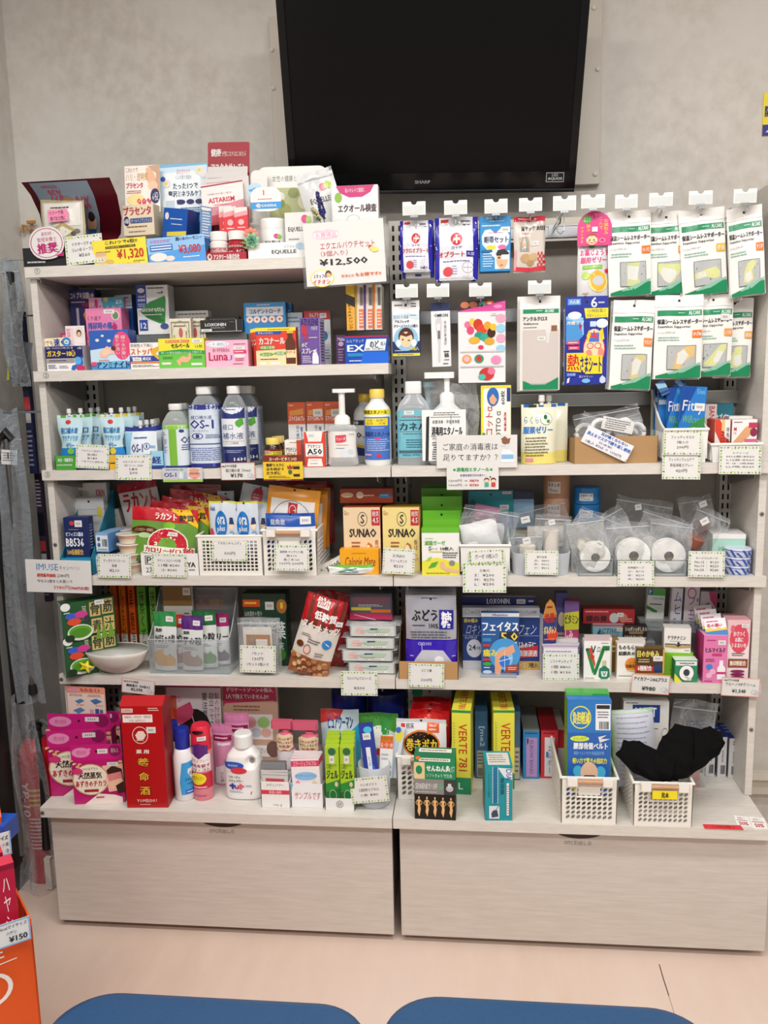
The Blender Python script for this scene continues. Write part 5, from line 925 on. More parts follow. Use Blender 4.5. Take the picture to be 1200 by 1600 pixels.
# ================================================================== hooks and hanging packs in the upper bay
RC = [(a+b)/2 for a, b in RZ]
def hook(label, lp, row, xh, yh, Yf=.03, empty=0):
    X = un(xh, yh, Y=Yf).x; zt = un(xh, yh, Y=Yf).z; zr_ = RC[row]
    r = root('display_hook', label, 'display hook', (X, .2035, zr_), (0, 0, 0), 'hooks with blank label holders'); L = .2035-Yf
    mb = MB(); mb.box(-.012, -.0022, -.014, .012, -.0006, .016, CHROME); mb.build('back_clip', r)
    mb = MB(); mb.tube([(0, -.002, 0), (0, -L*.5, (zt-zr_)*.4), (0, -L*.93, zt-zr_-.002), (0, -L, zt-zr_+.006)], .0019, CHROME, 8); mb.build('prong', r)
    if empty: mb = MB(); mb.tube([(-.007, -L, zt-zr_+.01), (-.008, -L, zt-zr_-.022), (0, -L-.001, zt-zr_-.03), (.008, -L, zt-zr_-.022), (.007, -L, zt-zr_+.01)], .0018, CHROME, 8); mb.build('wire_loop', r)
    if lp:
        a = un((lp[0]+lp[2])/2, lp[3], Y=Yf-.012); b = un((lp[0]+lp[2])/2, lp[1], Y=Yf-.012); w = un(lp[2], lp[1], Y=Yf-.012).x-un(lp[0], lp[1], Y=Yf-.012).x; h = b.z-a.z; x = a.x-X; z = a.z-zr_; y = Yf-.012-.2035
        mb = MB(); mb.tube([(0, -.002, .008), (x*.5, -L*.6, (z+zr_-zr_)*.5+.006), (x, y+.004, z-.001)], .0015, CHROME, 8); mb.build('label_wire', r)
        # holder plate with a real thumb notch in its upper edge
        n = 8; k = h*.24; o = [(-w/2, 0), (w/2, 0), (w/2, h), (k, h)]+[(k*cos(pi*i/n), h-k*sin(pi*i/n)) for i in range(1, n)]+[(-k, h), (-w/2, h)]
        m_ = len(o); V = [(x+q[0], y, z+q[1]) for q in o]+[(x+q[0], y+.0016, z+q[1]) for q in o]
        mb = MB(); mb.add(V, [tuple(range(m_)), tuple(range(2*m_-1, m_-1, -1))]+[(i, m_+i, m_+(i+1) % m_, (i+1) % m_) for i in range(m_)], mat('f0f0ec', .3)); hp = mb.build('label_holder', r)
        mb = MB(); mb.box(x-w/2+.002, y-.0012, z+.002, x+w/2-.002, y-.0005, z+h*.70, FILMS); mb.build('clear_window', hp)
        mb = MB(); mb.box(x-.009, y-.001, z-.005, x+.009, y+.003, z+.0005, CHROME); mb.build('clip_foot', r)
    return r
U = [((629, 315, 665, 336), 650, 352, 'above the small blue wafer pouch'), ((694, 313, 730, 335), 712, 346, 'above the large blue wafer pouch'), ((757, 311, 793, 333), 775, 342, 'above the eye patch box'),
     ((811, 309, 847, 330), 829, 341, 'above the finger cot pack'), ((864, 306, 900, 329), 876, 345, 'over the empty wire loop'), ((908, 304, 945, 325), 931, 338, 'above the pink topped jelly pack'),
     ((961, 304, 996, 325), 981, 334, 'above the upper thigh supporter pack'), ((1014, 301, 1051, 322), 1034, 333, 'above the elbow supporter pack'), ((1076, 298, 1113, 319), 1098, 331, 'above the wrist supporter pack'), ((1146, 295, 1182, 317), 1168, 327, 'above the sideways supporter pack')]
for i, (lp, x, y, t) in enumerate(U): hook('chrome hook with blank white label holder ' + t, lp, 0, x, y, Yf=.03 if i < 9 else .004, empty=(i == 4))
for lp, x, y, t in (((618, 444, 653, 465), 634, 473, 'above the white eye cotton box'), ((667, 443, 702, 464), 686, 473, 'above the thermometer box'), ((733, 442, 768, 463), 751, 471, 'above the picture sticker pack'), ((825, 438, 861, 459), 844, 467, 'above the ankle sleeve pack')):
    hook('chrome hook with blank white label holder ' + t, lp, 1, x, y)
for x, y, t in ((915, 466, 'under the cooling sheet box top'), (993, 474, 'holding the lower knee long pack'), (1065, 462, 'holding the medium knee pack'), (1112, 463, 'holding the calf pack'), (1160, 468, 'holding the ankle supporter pack')):
    hook('plain chrome hook ' + t, None, 1, x, y)
def supp(tagt, tcol, shape, part=0):
    s = 'R0,0,100,13.5,f3f2ee;R0,13.5,100,14.2,d8d8d2;R5,18,97,24.5,2a8f62;M48,20,66,22,1,c8e4d8;KALCARE,70,19,94,23.5,e8f4ee;'
    s += 'K保温シームレスサポーター,5,28.5,97,34.5,2a2a2a;KSeamless Supporter,6,36,74,39.5,3a3a3a;Tシームレスサポーター,6,43,44,46,5a5a5a;M6,49,60,55,2,8ab8a8;R78,42,98,51,%s;K%s,80,44,96,49,w;' % (tcol, tagt)
    s += 'R27,60,87,89,3e5a52;R28,60.6,86,88.4,b9bcbc;' + {
        'thigh': 'P46,60.6,74,60.6,68,74,70,80,76,88.4,42,88.4,44,78,42,70,ccd59a;P45,64,72,66,66,82,44,80,dfe2dc',
        'elbow': 'P28,62,40,62,56,76,74,66,84,64,84,72,66,84,54,86,40,80,28,70,d4dc98;P38,66,56,78,70,70,74,76,58,86,44,82,34,72,dfe2dc',
        'wrist': 'P28,74,52,73,62,70,76,68,84,74,84,80,70,82,54,79,28,81,d8dc9a;P34,73,52,73,54,79,36,80.5,dfe2dc',
        'hand': 'P40,84,44,72,52,64,70,60.6,78,64,66,72,68,82,56,86,d8dc9a;P44,76,62,72,64,82,50,85,dfe2dc',
        'knee': 'P48,88.4,52,76,50,70,60,62,78,60.6,84,64,72,72,68,80,68,88.4,d8c88a;P52,84,52,70,60,64,74,68,66,82,dfe2dc',
        'knee2': 'P40,88.4,46,76,48,68,66,61,84,60.6,84,72,68,76,58,84,54,88.4,e0c080;P47,82,49,69,62,64,72,72,60,82,dfe2dc',
        'calf': 'P28,84,52,82,62,72,70,62,84,60.6,84,66,70,80,58,87,40,87,28,86,d8dc9a;P54,80,64,69,78,70,68,82,58,84,dfe2dc',
        'ankle': 'P34,86,48,80,54,62,72,60.6,72,76,76,82,68,87,46,88,d8dc9a;P52,72,70,72,73,82,60,86,50,82,dfe2dc'}[shape]
    s += ';P4,96,20,96,44,94,70,90,98,84,98,99,4,99,1c8a5a;P30,92.5,60,89.5,98,80.5,98,82,62,92,30,94.5,8fc4ac'
    return s
def hang(name, label, cat, px, Y, n, fs, c='f1f0ec', d=.011, back='', ry=0, rz=0, step=.0125, dx=2, **k):
    for i in range(n):
        p = (px[0]-dx*i, px[1]+i*.6, px[2]-dx*i, px[3]-.5*i+(i % 2)*2)
        pouch(name, label if i == 0 else '%s, pack %s behind the front one' % (back, ('', 'directly', 'second', 'third')[i]), cat, p, None, Y+step*i, d, c, fs if i == 0 else 'R0,0,100,13.5,f3f2ee;R4,18,97,24.5,2a8f62;P4,96,44,94,98,84,98,99,4,99,1c8a5a', ry=ry+(i % 2)*1.2, rz=rz, stand=0, seal=.12, wob=.0007, **k)
hang('supporter_pack', 'white and green thigh supporter pack hanging in the top row', 'supporter pack', (953, 329, 1020, 462), .040, 3, supp('もも・ひざL', 'ea7a2a', 'thigh'), back='thigh supporter', ry=-2)
hang('supporter_pack', 'white and green elbow supporter pack half behind the thigh one', 'supporter pack', (1013, 330, 1076, 461), .050, 3, supp('ひじ', 'ea8a2a', 'elbow'), back='elbow supporter', ry=2-4)
hang('supporter_pack', 'tilted white and green wrist supporter pack in the top row', 'supporter pack', (1070, 325, 1141, 461), .042, 3, supp('手首', 'e0b83a', 'wrist'), back='wrist supporter', ry=-6+1)
hang('supporter_pack', 'turned hand supporter pack at the end of the top row by side panel', 'supporter pack', (1147, 321, 1200, 462), .014, 2, supp('てくび', 'ea7a2a', 'hand'), back='hand supporter', ry=-5, rz=-22, dx=3, step=.0145)
hang('supporter_pack', 'long knee supporter pack with green wave, first in the lower row', 'supporter pack', (953, 469, 1018, 609), .036, 4, supp('ひざロング', 'ea8a3a', 'knee'), back='long knee supporter', ry=2, dx=2)
hang('supporter_pack', 'medium knee supporter pack overlapping the calf pack, lower row', 'supporter pack', (1023, 461, 1098, 592), .034, 2, supp('ひざM', 'ea7a2a', 'knee2'), back='medium knee supporter')
hang('supporter_pack', 'calf supporter pack with price sticker tucked behind the knee pack', 'supporter pack', (1083, 460, 1145, 588), .052, 2, supp('ふくらはぎ', 'e89a4a', 'calf')+';S68,24,90,32', back='calf supporter')
hang('supporter_pack', 'ankle supporter pack nearest the side panel in the lower row', 'supporter pack', (1118, 466, 1176, 590), .072, 2, supp('足首', 'e8a03a', 'ankle'), back='ankle supporter')
# wafer pouches: clear film with blue borders
def wafer(label, px, Y, big):
    fs = 'R0,0,100,100,dfe2e8;R0,0,10,100,2320a0;R88,0,100,100,2320a0;R14,3,32,8,c83a3a;M60,4,86,16,2,5a5a6a;R10,10,88,46,e8eaee;E50,35,14,10,c8303a;R48,28,52,42,w;R42,33,58,37,w;T白十字,38,46,62,51,3a3a8a;'
    fs += 'K%s,8,54,%d,63,c8303a;R10,66,88,96,e9ebf0;M14,68,84,72,1,5a5a9a;E30,86,12,8,d8505a;M40,76,52,92,4,9a9ac0;' % (('オブラート' if big else 'フクロオブラート'), 68 if big else 90) + ('R72,54,92,63,2320a0;T丸型,74,56,90,61,w;O76,80,13,9,.06,7a7ab0;L66,80,86,80,.5,7a7ab0;L76,72,76,88,.5,7a7ab0;K200枚入,62,91,88,97,w' if big else 'P60,82,72,70,80,74,70,88,e0e0ec;K50枚入,62,88,86,94,2a2a8a')
    pouch('wafer_pouch', label, 'pouch', px, None, Y, .014, 'dfe3e6', fs, stand=0, seal=.1, wob=.0008, gloss=.12, hole=False)
wafer('small blue bordered clear pouch of bag wafers on a hook', (625, 344, 675, 425), .042, 0)
wafer('large blue bordered clear pouch of round wafers on a hook', (680, 339, 747, 438), .042, 1)
pouch('wafer_pouch', 'second small wafer pouch showing a sliver behind the first', 'pouch', (628, 346, 678, 435), None, .062, .01, 'dfe3e6', 'R0,0,10,100,2320a0;R88,0,100,100,2320a0;R40,92,60,96,3a3a8a', stand=0, seal=.1, hole=False)
pouch('wafer_pouch', 'second large wafer pouch showing a sliver behind the first', 'pouch', (684, 340, 743, 441), None, .062, .01, 'dfe3e6', 'R0,0,10,100,2320a0;R88,0,100,100,2320a0', stand=0, seal=.1, hole=False)
def tabbox(name, label, cat, px, Y, d, c, fs, htop, hcol, hs='', side=None, ry=0, rz=0, hw=1, gloss=.35, S=None):
    """carton on a hook with a thin header card above it"""
    x0, y0, x1, y1 = px; a = SZ[S] if S else un((x0+x1)/2, y1, Y=Y).z; b = un((x0+x1)/2, htop, Y=Y).z; t = un((x0+x1)/2, y0, Y=Y).z
    r = carton(name, label, cat, (x0, htop, x1, y1), S, Y, d, c, z=None, fs=fs, side=side, ry=ry, rz=rz, gloss=gloss)
    w = r.children[0].dimensions.x if 0 else (un(x1, y0, Y=Y).x-un(x0, y0, Y=Y).x); H0 = b-a; H1 = t-b
    q = MB(); q.box(-w/2*hw, .001, H0, w/2*hw, .002, H0+H1, hcol); hc = q.build('header_card', r)
    if hs: printed('header_print', hc, s_flat(w*hw, H1, H0, .001), hs, asp=w/H1)
    q = MB(); q.lathe([(.003, 0), (.003, .0008)], '1c1c1c', 12); o = q.build('hang_hole', hc); o.location = (0, .0008, H0+H1*.55); o.rotation_euler = (pi/2, 0, 0)
    return r
for i in range(2):
    tabbox('eye_patch_box', ('bright blue eye patch box with a heart and patched face', 'second blue eye patch box just behind the hanging one')[i], 'box', (750-i, 338+i, 798-i, 424+i*2), .040+.022*i, .018, '2a8fd0', 'M6,2,70,8,1,w;P50,74,8,44,6,26,16,14,34,12,50,22,66,12,84,14,96,26,92,44,e9f2f8;M24,18,76,22,1,d06a8a;K眼帯セット,14,27,92,41,2a3a5a;E36,50,16,5,d8d83a;E72,50,14,5,e86aa0;S68,8,98,20;R48,58,96,96,cfe4ea;E72,76,19,20,e8b48e;P52,64,58,56,80,54,94,62,94,68,54,68,2a2420;R70,66,94,76,f0f0ee;E62,72,4,2,3a2a20;E70,88,6,1.5,c06a5a;M8,56,44,92,7,cfe4f4;R4,55,40,60,1a5ea0', 349, '2a8fd0', 'T 眼帯セット,20,10,70,40,w;M30,60,90,80,1,d8ecf8', side='1f6fae')
for i in range(2):
    pouch('finger_cot_pack', ('clear finger cot pack with red header and chequered corner', 'second clear finger cot pack peeking behind the first')[i], 'pack', (803+2*i, 338, 850+2*i, 426), None, .042+.02*i, .016, 'd8cfc6', 'R0,0,100,9,d8344a;M12,2,60,6,1,w;K指サック 太短,26,17,98,25,2a2a2a;T8個入り,30,28,60,32,d06a6a;R20,36,50,62,b8a088;R24,38,46,60,8aa0a0;P30,40,40,38,42,50,36,58,28,52,e0b090;S54,44,82,52;E40,74,18,8,c8a87a;E64,72,14,7,d0b084;E54,82,12,5,b8986a;'+''.join('R%d,%d,%d,%d,c8303a;' % (78+(k % 4)*5.5, 64+(k//4)*5, 83.5+(k % 4)*5.5, 69+(k//4)*5) for k in (0, 2, 5, 7, 8, 10, 13, 15, 16, 18, 21, 23))+'R0,90,100,97,d83a4a;R2,60,8,96,e8a0a8', stand=0, seal=.08, gloss=.12, hole=False, wob=.0012)
# pink topped jelly pack
r = pouch('jelly_pack', 'silver jelly pouch under a domed pink header with a cartoon child', 'pouch', (903, 377, 953, 463), None, .045, .022, 'd9d9dc', 'E44,6,12,6,5aa83a;Kお薬じょうず,8,14,98,26,d8347a;K服用ゼリー,10,28,90,39,d8347a;R16,43,76,50,8ac43a;Tゼリータイプ,22,44,70,49,w;E64,74,30,19,f0e09a;P36,62,60,52,84,60,90,76,80,88,60,92,44,82,58,74,74,72,60,64,e8b83a;E64,72,18,9,c9cdd2;E26,62,13,7,b8d86a;E90,54,6,4,d8343a;M14,92,40,97,1,e0a050;Mx'.replace(';Mx', ''), stand=1, seal=.04, hole=False, metal=.1)
q = MB(); a = un(928, 384, Y=.045); b = un(928, 330, Y=.045); w = un(955, 360, Y=.045).x-un(901, 360, Y=.045).x; h = b.z-a.z
zb = a.z-r.location.z; o = [(-w/2, 0), (w/2, 0), (w/2, h*.5)]+[(w/2*cos(pi*i/12), h*.5+h*.5*sin(pi*i/12)) for i in range(1, 12)]+[(-w/2, h*.5)]
n = len(o); q.add([(x, -.0135, zb+z_) for x, z_ in o]+[(x, -.0125, zb+z_) for x, z_ in o], [tuple(range(n)), tuple(range(2*n-1, n-1, -1))]+[(i, n+i, n+(i+1) % n, (i+1) % n) for i in range(n)], mat('e0408a', .35)); hc = q.build('header_card', r)
printed('header_print', hc, s_flat(w, h, zb, -.0135), 'E28,24,14,11,4aa83a;T すぐに,18,18,38,24,w;T使える,18,25,38,31,w;Vお薬包み,76,24,90,70,f0e03a;Vこんで,62,16,74,56,f0e03a;V飲み,26,38,38,60,f0e03a;Vやすくする,8,44,20,94,f0e03a;E42,84,17,14,f6cfa8;P26,80,30,68,42,64,54,68,58,80,50,72,34,72,a85a2a;E36,84,2,2.4,3a2a20;E48,84,2,2.4,3a2a20;E33,90,4,3,f09a8a;E51,90,4,3,f09a8a;E42,92,3,1.6,c8303a;R42,46,58,60,f4f4f4;O72,86,9,7,.3,f4a0a0', asp=w/h)
# second hook row
tabbox('eye_cotton_box', 'white and navy eye cotton box with a cartoon boy wiping his eyes', 'box', (613, 470, 656, 558), .040, .03, 'e8ebee', 'P4,8,60,4,96,10,96,20,60,14,4,20,cfe0ea;T目まわり清潔,6,9,60,17,2a4a7a;M64,8,96,12,1,5a7a9a;Kアルフレッサ,10,20,62,26,1c2a4a;Kクリーンコットン2枚入,6,29,94,36,1c2a4a;R0,66,100,100,20356e;E50,60,44,27,8fc4e4;E50,56,28,20,4a2418;E50,62,24,17,f4cfa8;P26,58,34,44,50,50,66,42,76,58,70,52,50,56,30,52,5a2c1c;E38,62,3,2,2a1a14;E60,64,5,1.5,5a3a2a;E22,70,9,8,e8f0f4;E78,70,9,8,e8f0f4;M8,84,40,88,1,c8d4e8;K30包入,62,78,96,86,e8d82a;R0,92,100,98,e8dc2a;M14,93,86,97,1,2a3a6a', 486, 'f0f1f2', 'M8,30,46,60,1,3a3a3a;M68,20,94,70,2,3a3a3a', side='2a4a86')
tabbox('thermometer_box', 'narrow white thermometer box with navy header on a hook', 'box', (675, 473, 705, 573), .040, .022, 'e9e8ea', 'KOMRON,18,5,88,11,2a2a3a;P24,16,34,12,52,12,56,20,52,40,46,60,44,90,36,94,32,90,34,60,24,34,cdccd0;P28,24,48,22,44,42,32,44,e4e4e6;R33,35,46,50,6a6a78;V予測式体温計,66,18,80,62,5a5a6a;R62,72,90,74,3a3a3a;K医医,66,76,88,83,3a3a3a;M62,86,90,90,1,6a6a7a;M56,93,92,97,1,3a3a4a', 486, '1f2a5a', '', side='c6c6ca', ry=-1)
for i in range(2):
    tabbox('sticker_pack', ('picture sticker pack with magenta header and flower clusters', 'second picture sticker pack behind the flowery one')[i], 'pack', (716, 470, 790, 598), .042+.014*i, .010, 'e9e7e8', 'E20,18,7,5,e8749a;E30,14,6,5,f0c84a;E26,26,8,6,d8507a;E42,18,10,8,c8402c;E50,26,11,8,d84a30;E44,34,10,6,2a9a8a;E56,36,9,6,3aa890;E62,20,8,6,e8a03a;E70,30,9,7,4a2c24;E74,22,7,5,e8c040;E34,40,12,5,e0b040;E66,42,11,5,d8a838;E48,50,6,3,d8405a;E90,10,11,6,f2a8c0;E90,24,10,6,9ad0ec;E90,38,10,6,f2a8c0;E90,52,10,5,9ad0ec;R4,55,96,57,c8c8cc;E18,66,10,6,e8a040;E18,66,6,4,f0b8c8;E44,66,10,6,2a9a7a;E44,66,6,4,c83a30;E80,68,11,6,f090b8;R4,76,96,78,c8c8cc;E60,88,16,9,c83a3a;E70,84,8,5,e07a9a;E50,92,8,4,4ac0b0;S68,2,84,6', 487, 'c83a8a', 'P0,0,100,0,100,8,0,92,3a2030;E14,36,9,30,c87a4a;E32,34,9,28,a8583a;E52,28,8,22,3aa890;E66,20,9,18,d8402c;E66,26,5,9,f0c8a0;P0,92,50,48,100,6,100,100,0,100,d84a9a;E84,56,9,16,e890c0', gloss=.15)
for i in range(3):
    tabbox('sleeve_pack', ('large ankle sleeve pack with green base and plain cloth window', 'second ankle sleeve pack directly behind the windowed one', 'third ankle sleeve pack, hindmost on its hook')[i], 'pack', (812-i*2, 463, 875-i*2, 610+i), .040+.013*i, .010, 'e3e1dc', 'R8,1,96,6,2a8f62;M40,2,58,4,1,d8ecd8;KALCARE,62,1.5,84,5,e8f4ee;Kアンクルクロス,8,10,68,15,2a2a2a;KAnklecross,9,17,46,19.5,3a3a3a;M8,22,46,24,1,6a6a6a;P8,26,96,26,96,86,64,92,30,92,8,88,cfc6c0;R78,21,92,28,8a6248;E70,28,6,4,dedede;P66,30,74,30,72,42,66,42,dcdcda;S44,34,64,39;P8,88,30,93,64,93,96,84,96,99,8,99,1c8a5a', 482, 'f2f1ee', '', gloss=.18)
tabbox('cooling_sheet_box', 'big dark blue cooling gel sheet box with a flushed cartoon face', 'box', (882, 463, 950, 601), .034, .04, '20309a', 'R0,0,38,5,20309a;P44,0,100,0,100,12,48,13,f0e02a;T小林製薬の,52,1,96,6,1a1a6a;T冷却ジェルシート,50,7,96,12,1a1a6a;P2,10,42,12,44,34,24,46,2,44,8ac4ea;P2,14,36,18,42,36,20,48,2,46,4a94d4;E22,9,16,5,e8f0f8;K冷感ツブ,4,16,44,21,w;P34,20,40,22,36,28,32,24,b82a5a;E86,20,14,6,e8eef8;R58,17,72,24,c8dcf0;E68,54,26,22,d83a3a;E68,54,24,20,f6d8b0;E68,36,16,9,f6d8b0;R56,32,80,44,3a7ad0;P58,38,60,30,62,38,68,28,72,38,76,30,78,40,d83a4a;P50,36,56,28,60,34,54,46,f0d030;P80,30,88,26,92,40,84,44,f0d030;P52,46,66,46,66,52,52,52,e8c8b0;O59,49,8,4,.2,c8303a;O77,49,8,4,.2,c8303a;E56,60,8,6,f0907a;E84,58,7,6,f0907a;E70,66,4,2,8a2a2a;R4,42,34,47,d84a6a;M7,43,30,46,1,w;R8,49,34,54,d84a6a;M10,50,30,53,1,w;P4,58,50,58,52,62,88,62,88,86,48,86,48,84,4,82,f0d82a;K熱,6,60,34,81,d0282a;Kさまシート,36,63,86,84,1a1a7a;R4,84,26,89,3a6ad0;T大人用,6,85,24,88,w;T肌にやさしい,34,88,66,91,w;E50,95,10,3,7ab8ec;P88,88,96,92,96,97,88,99,82,97,82,92,c8d4ec;P6,92,12,90,10,97,5,98,w', 482, '20309a', 'R6,20,36,70,5a9ae0;K大人用,10,30,32,60,w;K6,60,10,74,94,dfe6f4;M76,40,92,70,1,c8d4ec', side='d8d8e4', rz=3)
for q in D.objects:
    if q.name.startswith('cooling_sheet_box') and q.parent is None:
        printed('side_print', q, s_left(un(950, 540, Y=.034).x-un(882, 540, Y=.034).x-.001, .18, .04), 'R0,0,100,100,c8cfe4;M10,4,90,40,12,3a5a9a;C20,76,80,96;M10,44,90,70,9,c83a3a')
# ================================================================== fourth shelf: sweets, biscuits, gauze and tapes
z4 = SZ[4]
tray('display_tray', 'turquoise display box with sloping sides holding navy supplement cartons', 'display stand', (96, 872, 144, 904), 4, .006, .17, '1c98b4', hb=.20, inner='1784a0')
card('white campaign sign in blue and red lettering hanging at the left shelf end', (42, 875, 144, 926), -.010, 'TIMUSE,17,12,50,32,3a78b8;Tキャンペーン,52,17,83,30,8a8a8a;K通常販売価格,17,42,46,53,d04a4a;T 2380円,48,42,66,53,4a4a4a;T今なら2個まとめ買いで,17,60,71,70,3a3a3a;T3980円,42,77,66,90,c04848;K（780円お得）,67,79,96,90,c04848', 1.5, name='notice', cat='sign')
for i in range(3):
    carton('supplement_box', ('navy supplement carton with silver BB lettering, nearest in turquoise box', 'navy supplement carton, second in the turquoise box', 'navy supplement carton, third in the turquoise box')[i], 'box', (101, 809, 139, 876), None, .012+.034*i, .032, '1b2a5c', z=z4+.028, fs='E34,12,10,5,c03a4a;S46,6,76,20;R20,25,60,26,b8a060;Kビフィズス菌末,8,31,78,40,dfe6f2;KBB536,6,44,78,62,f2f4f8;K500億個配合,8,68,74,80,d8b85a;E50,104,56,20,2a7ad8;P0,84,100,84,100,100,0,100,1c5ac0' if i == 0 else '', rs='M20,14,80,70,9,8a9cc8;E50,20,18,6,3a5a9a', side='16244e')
for i in range(2):
    pouch('supplement_pouch', ('white glossy supplement pouch with yellow dot standing behind the navy cartons', 'second white supplement pouch behind the yellow dotted one')[i], 'pouch', (116+3*i, 779-i, 162+3*i, 850), None, .158*0+.115+.02*i, .016, 'e6e9ea', 'E86,30,8,12,e8e03a;M26,34,84,42,1,9ac4c8;M20,50,60,56,1,b0b8c0;R0,24,100,25,c0c4c8', z=z4+.06, stand=0, seal=.14, gloss=.15)
carton('supplement_box', 'white carton with red brewery lettering at the back of the turquoise box', 'box', (124, 755, 170, 870), 4, .15, .02, 'e2ddd6', fs='KKIRIN,64,8,92,16,c03a4a;T健康な人の,6,8,40,16,3a3a3a;T免疫機能の維持をサポート,6,20,90,28,3a3a3a;R0,36,100,42,c8a878', side='a8c8d0')
# small milk cartons, cups, grey box
for i in range(2):
    carton('drink_carton', ('pale blue carton with barcode and drink pictures beside the dessert cups', 'second pale blue carton under the one with the barcode')[i], 'box', (147, (834, 868)[i], 172, (866, 902)[i]), None, .03, .08, '8ab4dc', z=z4+(.056 if i == 0 else 0), fs='R4,10,96,92,e4ebf2;E26,30,12,12,4a6a9a;E26,62,12,12,4a6a9a;C52,30,90,70;M10,80,90,90,1,4a6a9a', side='5f8fc4', rz=-8)
for i in range(4):
    for k in range(2):
        jar('dessert_cup', ('orange and white dessert cup, number %d up in the %s stack beside the red candy bags' % (i+1, ('front', 'rear')[k])).replace('number 1 up', 'lowest').replace('number 2 up', 'second lowest').replace('number 3 up', 'second highest').replace('number 4 up', 'topmost'), 'cup', 198-k*6, 900, z=z4+i*.0262, Y=.012+.075*k, R=.034, H=.0250, prof=[(.72, 0, 'e8d9c6', 'cup'), (.82, .5, 'e4b894', 'cup'), (.93, .88, 'f0e8de', 'cup'), (1, .9, 'e9e4de', 'rim'), (1, .99, 'd8765a' if i > 2 else 'e9e0d8', 'rim')], grp='dessert cups')
leafcard('leaf bordered card reading 210 before the dessert cups', (153, 866, 205, 903), -.006, ['すっきりクリミール', '各種', '¥210'], 1)
carton('supplement_box', 'dull grey carton leaning behind the dessert cups', 'box', (176, 796, 204, 870), 4, .17, .02, 'b9b4ae', fs='M10,8,80,16,1,8a6a6a;Kグリ,20,30,90,60,8a4a4a', ry=-12)
# candy bags
lk = 'R0,0,100,23,c41f2c;P56,0,88,0,100,26,100,34,f0c41e;K糖質,72,10,94,22,3a2a10;E20,42,20,7,5a2a1c;T ノンカロリー甘味料,6,39,34,45,e8d8a8;E58,32,9,8,7ac42a;E22,52,10,5,b8d89a;Kラカント,36,9,68,21,f6f0e4;'
lk0 = lk+'E58,66,31,31,f4ece0;E58,66,29,29,c8202e;E58,70,14,18,6aa83a;P26,76,90,76,90,100,26,100,6aa83a;R22,70,98,84,f4f0e4;Kカロリーゼロ,24,72,78,82,c41f2c;K飴,81,70,97,83,c41f2c;S58,42,72,49'
for i, (px, l, ry_, y) in enumerate((((199, 796, 302, 884), 'big red and green zero calorie candy bag with white lettering, in front', 4, .022), ((222, 789, 316, 880), 'red and green candy bag directly behind the front zero calorie bag', 8, .048),
        ((236, 782, 324, 874), 'red candy bag third back, yellow corner showing', 10, .074), ((250, 770, 338, 866), 'red candy bag fourth back with white kana across its top', 9, .10))):
    pouch('candy_bag', l, 'bag', px, None, y, .022, '5f8f3a', lk0 if i == 0 else lk, z=z4+(.028, .03, .034, .04)[i], stand=1, seal=.02, wob=.0016, gloss=.2, hole=False, ry=ry_, rx=-5, zones=[(.24, 'b81a28'), (.9, '6a9a3c'), (1, '4a7a2a')])
pouch('candy_bag', 'brown and white candy bag with plum red lettering leaning at the back', 'bag', (200, 752, 262, 850), None, .15, .028, 'd9d4ce', 'R0,0,100,12,a81c2a;Kラカント,10,14,92,40,c02030;E40,60,20,12,a8305a;E74,50,14,12,5aa04a', z=z4+.03, stand=1, hole=False, ry=-10)
pouch('candy_bag', 'dark red candy bag under the shelf edge behind the basket', 'bag', (270, 758, 345, 850), None, .15, .028, 'a01a26', 'E40,30,24,16,6ab02a;S60,14,80,26;E70,50,12,9,d8c83a', z=z4+.03, stand=1, hole=False)
r = tray('display_tray', 'white paper tray with black letters under the red candy bags', 'display stand', (220, 865, 311, 903), 4, .004, .13, 'ecebe8', hb=.07, fs='R8,10,22,50,2a2a2a;R9.5,13,20.5,47,ecebe8;KP,11,16,19,44,2a2a2a;T27,9,64,20,86,3a3a3a;KYA,80,40,94,62,2a2a2a;M82,70,96,80,1,5a5a5a')
leafcard('leaf bordered card for the red candy bags on the white paper tray', (237, 866, 292, 902), -.004, ['ラカント カロリーゼロ飴', '11種 ¥240', '小 ¥240'], 1)
# square holed basket with candy packs
basket('white basket with small square holes full of oral candy packs', (309, 838, 411, 904), 4, .006, .17, 14, 9, square=.35, taper=.03, ny=12)
ur = 'R0,0,100,3,d8d84a;R0,0,3,100,d8d84a;KAsahi,6,8,24,16,3a5a9a;E46,40,22,24,1c74c0;Kora,32,26,60,40,w;Kplus,32,42,60,54,w;E10,60,9,14,d04a6a;E82,40,9,10,f4d8b8;P74,40,78,28,88,28,92,40,2a3a6a;P76,52,90,52,96,66,70,66,7aa4d0;K るおい,4,76,96,98,22306a;S70,56,86,66'
for i, (px, y, l) in enumerate((((325, 784, 367, 850), .02, 'silver blue oral candy pack with a round blue badge, nearest in the square holed basket'), ((362, 785, 405, 850), .026, 'silver blue oral candy pack beside the nearest one, with yellow trim'), ((372, 784, 412, 848), .055, 'silver blue oral candy pack second back with yellow trim'), ((340, 790, 385, 850), .06, 'silver blue oral candy pack buried mid basket'))):
    pouch('candy_pack', l, 'pack', px, None, y, .018, 'cfd8e2', ur, z=z4+.04, stand=0, seal=.04, ry=(1, -2, 6, 0)[i], wob=.001, gloss=.2)
pouch('candy_pack', 'large white and blue oral candy pack tilted behind the others', 'pack', (355, 758, 412, 850), None, .105, .025, 'd6dde6', 'K ぷじ,10,30,50,50,3a4a6a;E70,44,26,22,1c64b0;K ora,54,34,86,48,w;E46,16,16,13,d0405a;M36,12,56,20,2,w', z=z4+.04, stand=0, seal=.05, ry=14, wob=.0012, gloss=.18)
